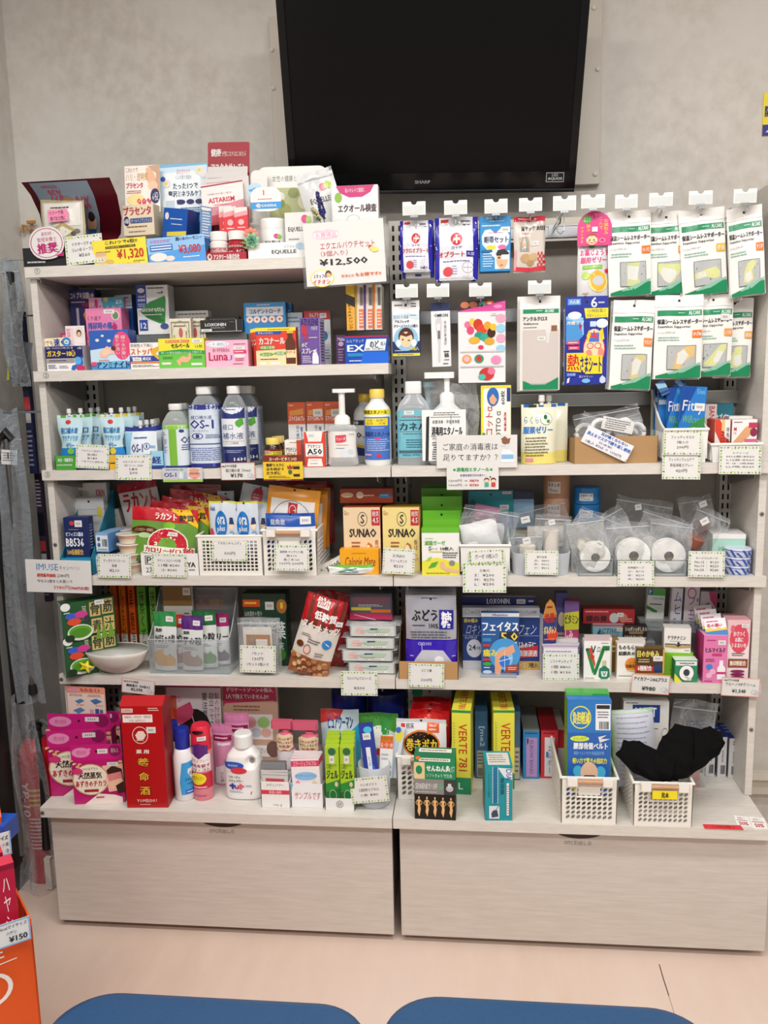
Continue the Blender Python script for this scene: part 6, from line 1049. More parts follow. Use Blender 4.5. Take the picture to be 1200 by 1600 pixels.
pouch('candy_pack', 'pale candy pack low at the basket back by the red bags', 'pack', (340, 768, 366, 850), None, .13, .015, 'c4cede', 'M10,10,80,20,1,4a6a9a', z=z4+.04, stand=0)
leafcard('leaf bordered card reading 300 yen on the square holed basket', (331, 838, 387, 877), .000, ['うるおいキャンディ', '', '300円'], 1)
# handle basket with orange and red packs
basket('white oval holed basket with wooden grip full of ginseng candy', (410, 829, 496, 904), 4, .004, .20, 10, 7, handle=1, taper=.05, ny=16, slant=1.1, hr=.36)
for i, (px, y, c, l, f) in enumerate((((415, 803, 492, 870), .02, '1c50a8', 'blue candy pack with white band lowest in the wooden grip basket', 'R0,32,100,60,dfe4ea;T 龍角散,10,14,40,28,w;S70,8,92,26'),
        ((407, 763, 488, 860), .045, 'e0962a', 'tilted orange ginseng candy pack with red seal, front in the basket', 'R8,18,92,90,e4e2de;O50,56,40,38,.04,8a8a9a;P42,22,60,22,60,44,42,44,b02434;O51,33,7,8,.15,e8d8c8;K金酒製造,20,62,84,84,3a2a4a;S72,36,88,44'),
        ((432, 766, 505, 860), .085, 'c8821e', 'amber candy pack second back in the wooden grip basket', 'R12,20,90,90,d8d2c8;O50,56,30,30,.05,8a8a9a'),
        ((445, 762, 512, 860), .12, 'c07a1c', 'amber candy pack third back in the wooden grip basket', 'R12,20,90,90,c8c2b8'))):
    pouch('candy_pack', l, 'pack', px, None, y, .022, c, f, z=z4+.05, stand=0, seal=.05, ry=(0, 8, 5, 3)[i], wob=.0008, gloss=.22)
for i in range(3):
    pouch('candy_pack', ('crimson candy pack upright behind the amber ones', 'crimson candy pack, second of the rear red ones', 'dark red candy pack at the very back of the wooden grip basket')[i], 'pack', (438+6*i, 753+i*2, 512+5*i, 860), None, .138+.02*i, .014, ('b01c2a', '981826', '7c1420')[i], 'M30,6,60,9,1,e8b8a8;R0,0,100,4,8a1420', z=z4+.05, stand=0, seal=.05, gloss=.25)
pouch('candy_pack', 'white and blue oral candy pack showing through the grip slot', 'pack', (428, 838, 474, 880), None, .012, .008, 'dfe6ee', 'E40,40,18,26,1c64b0;K るおい,50,40,90,80,2a3a6a', z=z4+.02, stand=0, hole=False)
leafcard('leaf bordered card with pen marks on the wooden grip basket', (428, 852, 483, 892), -.018, ['龍角散 ギンザのど飴', '各310', '黒ごま160', '100円 200円'], 1)
# biscuits
sun = lambda c2: 'T Glico,2,5,16,12,a84a3a;R76,4,98,28,c02a34;T 糖質,78,6,96,14,w;K4.5,79,16,95,24,w;O52,18,13,11,.08,2a2a2a;KS,47,11,57,25,2a2a2a;KSUNAO,16,33,88,46,2a2420;P50,94,58,64,66,54,76,58,80,74,66,98,b87830;E66,72,8,14,f0e4cc;P8,92,30,76,50,90,46,98,d8a85a;M20,52,46,74,4,%s;V香ばしい,84,50,94,84,%s;M6,86,30,97,3,c8a070' % (c2, c2)
for k, (x0, c, l) in enumerate(((537, 'e8cfa8', 'brown topped cream biscuit carton'), (598, 'ecd88e', 'yellow lemon cream biscuit carton'))):
    for i in range(4):
        q = ('nearest of its file', 'second of its file', 'third of its file', 'hindmost of its file')[i]
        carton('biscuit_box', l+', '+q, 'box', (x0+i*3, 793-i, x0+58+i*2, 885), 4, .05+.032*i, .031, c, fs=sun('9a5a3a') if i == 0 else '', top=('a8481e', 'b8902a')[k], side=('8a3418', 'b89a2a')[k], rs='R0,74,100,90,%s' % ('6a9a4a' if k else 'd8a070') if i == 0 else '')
carton('biscuit_box', 'flat brown biscuit carton lying on top of the brown topped file', 'box', (531, 764, 614, 786), None, .11, .05, 'a8401c', z=un(560, 786, Y=.11).z, fs='E14,44,12,18,e8d0a0;E38,44,7,24,f0dfc8;M44,36,72,60,1,f2d8c0;R74,30,96,64,2a86c0;M76,38,94,54,1,w', top='8a3214')
carton('biscuit_box', 'yellow energy biscuit carton with red script lettering', 'box', (531, 859, 592, 889), 4, .018, .03, 'f0a81a', fs='ICalorie Mate,12,30,90,66,8a1c18;M30,12,70,18,1,a8641c;S60,62,84,82;R4,90,40,98,c87a1c', side='c8860e')
r = pouch('wrapped_bar', 'white and green wrapped bar lying flat before the energy biscuits', 'bar', (513, 884, 585, 901), 4, .006, .03, 'eceeec', 'P0,0,40,30,70,10,100,40,100,0,6ab04a;P20,60,60,30,64,40,26,76,4a9a4a;M30,50,70,80,2,3a6a9a', stand=0, seal=.02, hole=False, wob=.0016, ry=-4)
pouch('wrapped_bar', 'dark and white wrapped bar half under the green one', 'bar', (506, 874, 545, 900), 4, .045, .02, 'd8d4cc', 'K XONVS,20,30,80,70,4a3a3a', stand=0, hole=False, ry=-30)
leafcard('leaf bordered card before the cream biscuit cartons', (597, 858, 647, 897), -.008, ['SUNAO', 'クリームサンド', '¥210'], 3)
# gauze boxes
for i in range(5):
    l = ('green topped sterile gauze box with yellow base and leaves, in front', 'green gauze box second back with raised tab', 'green gauze box third back with raised tab', 'green gauze box fourth back with raised tab', 'darkest green gauze box at the very back with raised tab')[i]
    px = ((659, 826, 718, 896), (661, 812, 720, 890), (660, 806, 722, 880), (659, 787, 723, 880), (661, 780, 723, 880))[i]
    tb = (None, 812, 787, 782, 767)[i]; tt = (None, 803, 768, 768, 760)[i]
    if i == 0: carton('gauze_box', l, 'box', px, 4, .012, .032, 'eeeeea', fs='R0,0,100,9,6ab82a;P0,70,40,62,100,74,100,100,0,100,e8e04a;K滅菌ガーゼ,8,26,62,36,6ab04a;M8,20,34,23,1,8ac04a;KS,18,38,26,47,3a3a3a;Tサイズ,26,41,42,46,3a3a3a;K10枚入,50,39,84,47,3a3a3a;P16,86,26,74,44,70,36,82,5aa83a;P10,70,18,62,28,60,22,68,a8cc4a;E80,74,8,6,8a8a8a;P48,74,56,70,66,84,98,90,98,96,66,92,50,84,e8b89a;M54,50,96,64,3,4a4a4a;M8,94,80,98,1,8a7a2a;R20,48,60,50,e8d83a', top='6ab82a', side='c8ccb8')
    else:
        A = un(690, px[1], Y=.012+.036*i)
        tabbox('gauze_box', l, 'box', (px[0], (0, 798, 776, 763, 757)[i], px[2], px[3]+8), .012+.036*i, .03, '6ab02a', '', px[1], ('', '5fae1e', '579e1c', '4f9018', '447c16')[i])
for i in range(2):
    tabbox('gauze_pack', ('teal gauze pack with white price sticker hanging tab up at the back', 'second teal gauze pack at the back wall')[i], 'pack', (732, 767, 802-i*3, 870), .15+.02*i, .015, '1f8f9a', 'E10,10,8,10,1a5a6a;S70,10,90,18;P0,30,60,30,40,60,0,56,c05a9a;P60,30,100,30,100,50,70,50,5a7ac0', 780, '208c9c', 'R76,12,96,40,e8c8d0;M78,18,94,30,1,8a3a5a')
carton('medicine_box', 'dark pack with pale blue band behind the clear bandage bags', 'box', (802, 769, 834, 830), 4, .16, .04, '2a3050', fs='R0,10,100,50,8ab4d4;R0,54,100,62,e8e0a8', top='4a5a6a')
pouch('gauze_pack', 'pink tinted clear pack lying in front of the teal gauze', 'pack', (733, 790, 772, 830), None, .10, .015, 'c86aa0', 'M10,20,90,60,3,f0c8dc', z=z4+.07, stand=0, hole=False, ry=10, gloss=.12)
sidebin('white storage bin holding bagged triangular bandages', (719, 852, 797, 896), 4, .004, .15, hb=.085, fl=.006)
for i in range(2):
    rr, w, h = zbag('bandage_pack', ('white folded bandage in a clear zip bag tilted on the bin', 'second folded bandage bag standing inside the bin')[i], 'bandage pack', ((712, 794, 800, 868), (724, 800, 800, 868))[i], None, .02+.045*i, .03, ang=(-10, 6)[i], z=z4+.05, seed=21+i, wob=.003)
    mb = MB(); mb.smooth = True
    f_, b_ = s_pouch(w*.66, h*.6, .022, 0, 0, .02, .0012, 4+i); R_ = Matrix.Rotation(radians(-12 if i == 0 else 5), 3, 'Y')
    tr = lambda p: tuple(R_ @ Vector(p)+Vector((-.002, 0, .012)))
    mb.grid(lambda u, v: tr(f_(u, v)[0]), 8, 8, mat('eeeeee', .8)); mb.grid(lambda u, v: tr(b_(u, v)), 8, 8, mat('eeeeee', .8)); mb.build('folded_bandage', rr)
leafcard('leaf bordered card for triangular bandages hanging below the shelf edge', (723, 880, 791, 926), -.012, ['三角巾', 'S：¥200', 'M：¥270', 'L：¥290'], 0)
leafcard('half hidden leaf bordered card for gauze inside the white bin', (733, 860, 788, 880), -.006, ['ガーゼ 10枚入り'], -3)
# frosted tub with elastic bandages
X, Yy, Z, w, h = place((800, 866, 893, 901), 4, .006)
r = root('plastic_tub', 'low frosted rounded tub holding rolled elastic bandages', 'tub', (X, Yy, Z))
o = []; k = .03
for cx, cy, a0 in ((w/2-k, k, -90), (w/2-k, .12-k, 0), (-w/2+k, .12-k, 90), (-w/2+k, k, 180)):
    for i in range(7): t = radians(a0+15*i); o.append((cx+k*cos(t), cy+k*sin(t)))
mb = MB(); n = len(o); mb.smooth = False
mb.add([(x*.94, y, 0) for x, y in o]+[(x, y, h) for x, y in o]+[(x*.97, .002+y*.97, h) for x, y in o]+[(x*.92, .002+y*.97, .002) for x, y in o], [(i, (i+1) % n, n+(i+1) % n, n+i) for i in range(n)]+[(n+i, n+(i+1) % n, 2*n+(i+1) % n, 2*n+i) for i in range(n)]+[(3*n+(i+1) % n, 3*n+i, 2*n+i, 2*n+(i+1) % n) for i in range(n)]+[tuple(range(n-1, -1, -1))], FROST); mb.build('tub', r)
for i, (px, y, l) in enumerate((((800, 836, 850, 898), .02, 'bagged elastic bandage roll standing at the tub end by the bin'), ((834, 806, 890, 885), .04, 'tall bagged elastic bandage roll standing in the middle of the tub'), ((806, 790, 900, 850), .09, 'flat clear bandage bag with price sticker leaning behind the tub rolls'))):
    rr, w, h = zbag('bandage_pack', l, 'bandage pack', px, None, y, .035, ang=(2, -3, 14)[i], z=z4+(.006, .02, .05)[i], seed=31+i, wob=.003, rx=0)
    q = MB(); q.lathe([(.0, 0), (.019, 0), (.02, .002), (.02, h*.68), (.018, h*.70), (0, h*.7)], mat(('e3dccf', 'd9d2c8', 'd8d2c8')[i], .85, bump=.3, bs=400), 20, cap=False) if i < 2 else q.box(-w*.3, -.004, .004, w*.3, .004, h*.5, 'dcd8d0')
    q.build('bandage_roll', rr)
    card(('tiny white price tag on the bagged bandage roll by the bin', 'tiny white price tag high on the leaning clear bandage bag', 'tiny white price tag on the flat bandage bag')[i], ((818, 840, 830, 850), (858, 812, 868, 820), (815, 807, 829, 817))[i], (.000, .020, .07)[i], 'M20,30,80,60,1,8a8a8a', -12, name='price_tag', cat='price tag')
leafcard('leaf bordered card for elastic bandages with a small yellow chick', (820, 861, 872, 898), -.006, ['弾力包帯', '大：¥400', '中：¥310', '小：¥210'], 1)
# beige and blue taped rolls stacked at the back
for i in range(2):
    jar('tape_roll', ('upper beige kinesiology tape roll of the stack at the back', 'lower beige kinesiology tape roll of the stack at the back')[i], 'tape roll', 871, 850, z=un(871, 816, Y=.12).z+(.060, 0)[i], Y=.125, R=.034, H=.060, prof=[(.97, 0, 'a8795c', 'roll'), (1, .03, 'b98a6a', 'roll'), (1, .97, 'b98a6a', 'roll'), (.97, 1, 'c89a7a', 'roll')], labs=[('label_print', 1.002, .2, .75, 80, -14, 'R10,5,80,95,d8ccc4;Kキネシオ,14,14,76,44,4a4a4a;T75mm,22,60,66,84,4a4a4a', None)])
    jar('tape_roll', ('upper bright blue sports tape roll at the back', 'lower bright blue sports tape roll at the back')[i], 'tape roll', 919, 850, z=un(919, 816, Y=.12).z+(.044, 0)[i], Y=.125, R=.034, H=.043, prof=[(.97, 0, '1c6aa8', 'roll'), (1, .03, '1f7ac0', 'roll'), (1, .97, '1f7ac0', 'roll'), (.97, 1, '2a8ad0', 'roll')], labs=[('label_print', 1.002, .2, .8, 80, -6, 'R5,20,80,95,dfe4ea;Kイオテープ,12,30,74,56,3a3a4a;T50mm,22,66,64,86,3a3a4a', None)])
tray('display_riser', 'grey card step carrying the beige and blue tape rolls', 'riser', (850, 816, 944, 850), 4, .118, .085, 'bdb8b0')
# clear dark-edged cases with paper tape rolls
def case(label, px0, px1, yt, yb, d=.15):
    X, Yy, Z, w, h = place((px0, yt, px1, yb), 4, .004); r = root('acrylic_case', label, 'case', (X, Yy, Z)); t = .0016
    mb = MB(); mb.box(-w/2, 0, 0, w/2, t, h, FILMS); mb.build('front_wall', r)
    for s in (-1, 1): mb = MB(); mb.box(s*w/2-(t if s > 0 else 0), t, 0, s*w/2+(t if s < 0 else 0), d, h, ACRYL); mb.build('side_wall', r)
    mb = MB(); mb.box(-w/2, d-t, 0, w/2, d, h, ACRYL); mb.build('back_wall', r)
    mb = MB(); mb.tube([(w/2, 0, 0), (-w/2, 0, 0), (-w/2, 0, h), (w/2, 0, h), (w/2, 0, 0)], .0009, '2a2626', 6); mb.build('dark_edging', r)
    mb = MB(); mb.box(-w/2, t, 0, w/2, d, .0016, FILMS); mb.build('base', r)
    return r, w
for i, (x0, x1) in enumerate(((904, 958), (963, 1021), (1023, 1073), (1076, 1128))):
    case(('clear case holding the white tape roll nearest the frosted tub', 'clear case behind the leaf bordered tape price card', 'clear case holding the most visible large white tape roll', 'clear case of brown tape beside the mint box')[i], x0, x1, 876, 902)
for i, (px, y, l, c) in enumerate((((907, 838, 955, 896), .02, 'bagged white paper tape roll facing front in the first clear case', 'ecebe6'), ((964, 844, 1018, 898), .02, 'bagged white paper tape roll behind the hanging tape card', 'eeeeea'), ((1019, 842, 1073, 898), .018, 'bagged large white paper tape roll with brown core in the third case', 'f0efec'))):
    X, Yy, Z, w, h = place(px, None, y, z4+.004); r = root('tape_roll', l, 'tape roll', (X, Yy+.02, Z)); rr_ = min(w, h)/2
    roll(r, rr_, .03, c, z=rr_+.0005, rz=0, hr=.28)
    filmbag(r, w*1.25, h*1.5, .052, x=-.006, ang=(8, 4, -8)[i], seed=41+i, wob=.004, z=-.0005)
for i, (px, y, l, an) in enumerate((((880, 800, 960, 862), .06, 'empty looking clear zip bag spread over the first tape case', -22), ((946, 796, 1010, 860), .07, 'clear zip bag of tape crossing diagonally above the middle cases', 30), ((985, 803, 1062, 860), .065, 'clear zip bag arching above the third tape case', -18), ((950, 780, 1040, 850), .12, 'large clear zip bag with price sticker standing at the back', -10), ((1060, 796, 1118, 868), .06, 'clear zip bag with sticker over the brown tape case', -24), ((1072, 776, 1125, 850), .125, 'clear bag of brown tape leaning at the back', 8))):
    rr, w, h = zbag('tape_pack', l, 'tape pack', px, None, y, .03, ang=an, z=z4+.04, seed=51+i, wob=.004)
    q = MB()
    if i in (4, 5): q.lathe([(.0, -.014), (.018, -.014), (.02, -.012), (.02, .012), (.018, .014), (0, .014)], '9a5a48' if i == 4 else '8a4a3c', 18, cap=False); o = q.build('tape_roll_inside', rr); o.location = (0, 0, .032 if i == 4 else h*.4); o.rotation_euler = (.3, .4 if i == 4 else 0, 0)
    else: q.lathe([(0, -.01), (.018, -.01), (.02, -.008), (.02, .008), (.018, .01), (0, .01)], 'd8d2c6' if i != 3 else 'a8705e', 18, cap=False); o = q.build('tape_roll_inside', rr); o.location = (-.01, 0, .024); o.rotation_euler = (1.4, 0, .2)
for px, y, a, l in (((993, 788, 1003, 797), .105, -10, 'tiny white price tag on the tall clear bag at the back'), ((1097, 809, 1110, 819), .045, -30, 'tiny white price tag on the clear bag over brown tape'), ((929, 845, 940, 855), -.0, 25, 'tiny white price tag on the first bagged tape roll'), ((1094, 783, 1106, 792), .105, -20, 'tiny white price tag on the rear bag of brown tape')):
    card(l, px, y, 'M20,30,80,60,1,8a8a8a', a, name='price_tag', cat='price tag')
leafcard('leaf bordered card for paper tape sizes hanging over the shelf edge', (965, 877, 1022, 916), -.006, ['非伸縮テープ', '小：¥110', '中：¥210', '大：¥290'], 0)
leafcard('leaf bordered card with a crossed out line by the brown tape', (1075, 862, 1132, 902), -.008, ['サージカルテープ', 'No12 ：¥120', 'No10 ：¥220', 'No25 ：¥240'], 1)
# mint box and wrapped blue-white rolls
carton('tape_box', 'mint green box with black handwriting on its face', 'box', (1112, 835, 1165, 890), 4, .06, .08, 'a9d3c4', fs='R0,0,100,12,eceae8;T シルキーポア,18,32,72,44,2a2a2a;T テープ,24,54,60,64,2a3a3a;R0,84,60,86,5aa08a', top='e6e4e4', side='c8ccc8', rz=-4)
for i in range(3):
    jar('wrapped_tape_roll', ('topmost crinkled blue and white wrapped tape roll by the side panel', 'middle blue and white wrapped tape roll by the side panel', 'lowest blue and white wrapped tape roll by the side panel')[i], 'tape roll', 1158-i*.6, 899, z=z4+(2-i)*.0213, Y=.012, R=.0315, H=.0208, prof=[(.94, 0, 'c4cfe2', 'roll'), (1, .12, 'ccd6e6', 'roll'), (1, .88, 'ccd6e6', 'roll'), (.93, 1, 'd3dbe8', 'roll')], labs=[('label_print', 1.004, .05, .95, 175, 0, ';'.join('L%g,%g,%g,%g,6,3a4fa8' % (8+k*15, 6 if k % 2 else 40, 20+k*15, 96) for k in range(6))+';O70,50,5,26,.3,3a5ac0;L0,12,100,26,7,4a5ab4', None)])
# ================================================================== fifth shelf: green juice, nuts, plasters, eye drops
z5 = SZ[5]
aj = 'E8,10,9,10,e8ece8;M4,22,18,28,1,d8e8d8;R52,6,72,42,c8b070;K骨,54,9,70,38,16301c;R75,2,96,40,c8b070;K筋,77,6,94,36,16301c;R54,48,74,84,c8b070;K青,56,52,72,80,16301c;R77,46,97,84,c8b070;K汁,79,50,95,80,16301c;V特定保健用食品,38,12,46,48,dfe8c8;E20,34,14,9,3a5ac0;E36,32,12,9,c83a8a;E22,48,13,9,d84a2a;E46,46,7,10,2a3a3a;E32,76,24,20,d8e0d0;E32,74,21,15,5aa02a;E32,78,18,12,4a8a1c;E12,88,9,9,16301c;S62,2,80,14;P60,100,66,60,70,100,76,56,82,100,90,60,96,100,6a9a2a'
for i in range(2):
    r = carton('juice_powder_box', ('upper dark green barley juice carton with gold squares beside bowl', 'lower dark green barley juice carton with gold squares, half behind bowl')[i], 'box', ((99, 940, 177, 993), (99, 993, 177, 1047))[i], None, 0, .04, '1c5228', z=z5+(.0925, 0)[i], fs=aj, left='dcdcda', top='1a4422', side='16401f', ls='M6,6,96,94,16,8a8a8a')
    A = un(103, 1050, Y=-.030); t = radians(38); W = un(177, 1000, Y=0).x-un(99, 1000, Y=0).x
    r.location = (A.x+cos(t)*W/2, -.030+sin(t)*W/2, z5+.0004+(.0925, 0)[i]); r.rotation_euler = (0, 0, t)
for i, (x, c, t, c2) in enumerate(((172, 'd8641c', 'しょうが湯', '2a1a10'), (186, 'e0701c', 'しょうが湯', '2a1a10'), (200, 'd8581c', '黒糖湯', '2a1a10'), (214, '6aa83a', '抹茶くず湯', '16301c'), (233, '7ab048', '抹茶くず湯', '16301c'))):
    carton('drink_powder_box', ('orange ginger drink carton, first of the five slim ones behind the bowl', 'orange ginger drink carton, second of the five slim ones behind the bowl', 'deep orange sugar drink carton, third of the five slim ones', 'green tea drink carton with brush script, fourth of the slim ones', 'green tea drink carton, fifth of the slim ones beside the organiser')[i], 'box', (x, 914+i, x+(13, 13, 13, 17, 14)[i], 1005), 5, .135, .08, c, fs='R0,66,100,100,d8d4cc;V%s,22,4,84,92,%s;S10,92,60,98' % (t, c2), side='b84a14' if i < 3 else '3a7a28', rz=-6)
# bowl
a = un(182, 1052, Z=z5); X = a.x; Y = a.y-.032; r = root('bowl', 'shallow off-white bowl with grey inside and yellow starfish on its rim', 'bowl', (X, Y+.048, z5+.0004)); R = (un(227, 1010, Y=Y+.05).x-un(131, 1010, Y=Y+.05).x)/2
mb = MB(); mb.smooth = True; mb.lathe([(.3*R, 0), (.36*R, .001), (.62*R, .012), (.84*R, .030), (.97*R, .052), (R, .060), (.985*R, .0615), (.96*R, .058)], mat('e3dfd6', .3), 40, sy=.72); mb.build('outer_wall', r)
mb = MB(); mb.smooth = True; mb.lathe([(.97*R, .0600), (.93*R, .052), (.8*R, .032), (.58*R, .015), (.3*R, .006)], mat('b9bab4', .3), 40, sy=.72); mb.build('inner_wall', r)
r = root('starfish', 'yellow toy starfish hooked over the bowl rim', 'ornament', (X-R*.80, Y+.003, z5+.028), (radians(-18), radians(14), radians(-8)))
mb = MB(); V = []
for y in (-.003, .003):
    for i in range(10): q = .021 if i % 2 == 0 else .0085; t = i*pi/5+.3; V.append((q*cos(t)*1.15, y*(1 if i % 2 else .4), q*sin(t)*.8))
V += [(0, -.006, 0), (0, .005, 0)]
mb.add(V, [(i, 20, (i+1) % 10) for i in range(10)]+[(10+(i+1) % 10, 21, 10+i) for i in range(10)]+[(i, (i+1) % 10, 10+(i+1) % 10, 10+i) for i in range(10)], mat('e8d428', .5)); mb.build('body', r)
mb = MB()
for k in (-1, 1): mb.lathe([(.0012, 0), (.0012, .0006)], '2a2410', 8, c=(k*.003, 0, 0))
o = mb.build('eye_dot', r); o.location = (0, -.0062, .001); o.rotation_euler = (pi/2, 0, 0)
jar('leaf_dish', 'small heap of green leaves inside the white bowl', 'leaves', 0, 0, xyz=(X+.008, Y+.034, z5+.0066), R=.018, H=.006, prof=[(.9, 0, '6a9a4a', 'leaf_heap'), (1, .4, '6a9a4a', 'leaf_heap'), (.5, 1, '8fb45a', 'leaf_heap')], sy=.7)
# clear organiser with vegetable powder pouches
X, Yy, Z, w, h = place((233, 1000, 358, 1046), 5, .018); r = root('acrylic_case', 'clear rounded organiser holding five vegetable powder pouches', 'case', (X, Yy, Z)); hb = un(300, 918, Y=.13).z-z5
mb = MB(); mb.box(-w/2, 0, 0, w/2, .0018, h, ACRYL); mb.build('front_wall', r)
mb = MB(); mb.box(-w/2, 0, 0, w/2, .11, .002, ACRYL); mb.build('base', r)
mb = MB(); mb.box(-w/2, .108, 0, w/2, .11, hb, ACRYL, ch=.0008); mb.build('back_wall', r)
for s in (-1, 1):
    mb = MB(); x = s*w/2; mb.grid(lambda u, v: (x, u*.108, (h+(hb-h)*u**1.4)*v), 10, 4, ACRYL); mb.build('side_wall', r)
mb = MB(); mb.tube([(-w/2, 0, h)]+[(-w/2, u/8*.108, h+(hb-h)*(u/8)**1.4) for u in range(9)]+[(w/2, u/8*.108, h+(hb-h)*(u/8)**1.4) for u in range(8, -1, -1)]+[(-w/2, 0, h)], .0012, FROST, 6); mb.build('rim', r)
veg = lambda t, c1, c2: 'R0,0,100,24,%s;K黒酢,10,28,40,34,4a4a4a;K%s,8,38,94,52,3a3a3a;M10,56,80,62,2,7a8a7a;E40,78,44,14,%s;E66,84,30,12,%s;E60,68,14,6,w;R40,92,90,97,e8e8e4;S56,8,88,17' % (c1, t, c1 if c2 == '3a6a2a' else c2, c2)
for px, y, t, c1, c2, l in (((237, 957, 272, 1038), .024, 'かぼちゃの粒', '2f8a4a', 'e0a42a', 'green topped pumpkin powder pouch in the clear organiser'), ((268, 962, 288, 1037), .052, '粒', 'c8342a', 'a8442a', 'red topped pouch between the pumpkin and purple ones'), ((281, 964, 314, 1040), .026, '芋の粒', '5a2a7a', 'a88a74', 'purple topped root powder pouch in the clear organiser'),
        ((300, 956, 337, 1043), .048, '茶の粒', '1f6a38', '4a9a3a', 'dark green topped leaf tea powder pouch in the clear organiser'), ((326, 960, 357, 1040), .074, 'ベリー', 'b01c74', '3a3a5a', 'magenta topped berry powder pouch in the clear organiser')):
    pouch('powder_pouch', l, 'pouch', px, None, y, .02, 'dfe2e0', veg(t, c1, c2), z=z5+.006, stand=1, seal=.03, hole=False, wob=.0006, gloss=.25, ry=(2 if t[0] in '芋か' else 0), zones=[(.24, c1), (1, 'dfe2e0')])
carton('powder_box', 'brown and white fermented vinegar carton at the organiser back', 'box', (256, 916, 301, 1000), None, .100, .012, 'd8d6d0', z=z5+.006, fs='R0,0,100,26,8a6a3a;S70,2,96,12;T発酵,6,34,22,44,7a4a2a;Kうこん,52,44,96,58,3a4a3a;K黒酢,6,48,44,62,3a4a3a;M70,34,94,38,1,5a5a5a')
card('red and gold notice reading increased in gold letters behind the organiser', (298, 921, 356, 952), .133, 'R4,40,92,94,a8201c;T c.e.,8,48,40,74,d8a83a;K増量!!,50,46,88,82,e8b83a;R20,8,90,26,5a2a20', 0, name='display_sign', cat='sign', c='7a6a58')
# barley leaf carton, small pack with leaf card
carton('juice_powder_box', 'dark green young barley leaf carton with large white characters', 'box', (381, 928, 448, 1030), 5, .09, .05, '15402a', fs='R0,8,40,18,d8501c;M3,10,38,16,1,f0d84a;S52,11,72,22;E90,17,12,10,b8743a;K1,87,12,93,20,y;T山本漢方の青汁,4,24,44,31,e8ece8;K大麦若葉,6,38,96,62,f0f2ee;K末,80,66,92,78,e8ece8;E82,84,14,9,4a8a2a;E40,94,40,14,2a6a2a', top='10301f', side='0f2c1d', rs='M20,8,80,90,10,3a6a4a')
r, w, h = zbag('sample_pack', 'small clear pack with a wooden toy picture behind a leaf card', 'pack', (371, 968, 433, 1050), 5, .014, .02, seed=71, wob=.0015)
mb = MB(); mb.box(-w*.36, -.003, .004, w*.36, .003, h*.84, 'dcdad4'); c_ = mb.build('insert_card', r)
printed('front_print', c_, s_flat(w*.72, h*.8, .004, -.0032), 'R10,14,94,60,b07a44;P20,50,24,20,34,18,40,40,34,52,8a8a8a;R44,24,84,42,e4e0d8;R30,44,90,56,e8d0b0;M4,66,90,80,2,8a8a8a')
for i in range(2):
    zbag('sample_pack', ('clear pack directly behind the wooden toy picture', 'last clear pack behind the wooden toy picture')[i], 'pack', (375+3*i, 966, 437+2*i, 1046), 5, .038+.02*i, .014, seed=74+i, wob=.0015)
    o = [q for q in D.objects if q.name.startswith('sample_pack') and q.parent is None][-1]; mb = MB(); mb.box(-.035, -.002, .006, .035, .002, .09, 'c9c8c2'); mb.build('insert_card', o)
leafcard('leaf bordered card reading 130 yen before the clear picture pack', (375, 1010, 431, 1051), .006, ['1セット', '130円', '1セット3個入り'], 1)
# nuts bags
nut = 'R0,0,100,34,b81c24;'+';'.join('P%g,0,%g,0,%g,36,%g,40,%g,36,6a2a1c' % (14+k*19, 22+k*19, 24+k*19, 18+k*19, 12+k*19) for k in range(5))+';P30,2,60,2,60,14,30,14,e8e4e0;Kラカント,32,4,58,12,c02028;K低糖質,30,18,84,28,f4f0ec;Kスイートナッツ,8,32,96,42,f4f0ec;M12,48,40,52,2,5a4a42;E16,62,9,4,6a3a20;E78,54,11,6,2a84d0;L72,52,84,56,1.2,e8f2f8;M30,52,64,58,2,5a4a42;E36,68,8,5,f0c8b8;O36,66,9,6,.14,6a3a2a;M56,66,80,72,2,7a6a60;'
nut += ''.join('E%g,%g,6,3,%s;' % (6+(k*17) % 90, 76+(k*7) % 22, ('c89a6a', 'a86a44', 'e0c090', '8a4a30', 'b87a50')[k % 5]) for k in range(30))+'S84,24,98,30'
pouch('nut_bag', 'red striped sweet nut bag leaning forward over the shelf edge', 'bag', (443, 930, 507, 1058), 5, .002, .034, 'dcd4cc', nut, stand=0, seal=.03, hole=False, wob=.0016, ry=17, rx=0, gloss=.18, zones=[(.34, 'b01c24'), (.74, 'ddd6ce'), (1, '9a6040')])
pouch('nut_bag', 'second red nut bag slumped behind the leaning one', 'bag', (478, 925, 535, 1040), 5, .075, .032, 'a01c22', 'R0,0,100,30,981820;'+''.join('E%g,%g,6,3,%s;' % (10+(k*23) % 80, 78+(k*7) % 18, ('7a4a30', 'a06a44')[k % 2]) for k in range(16)), stand=0, seal=.03, hole=False, ry=9, wob=.002, gloss=.2)
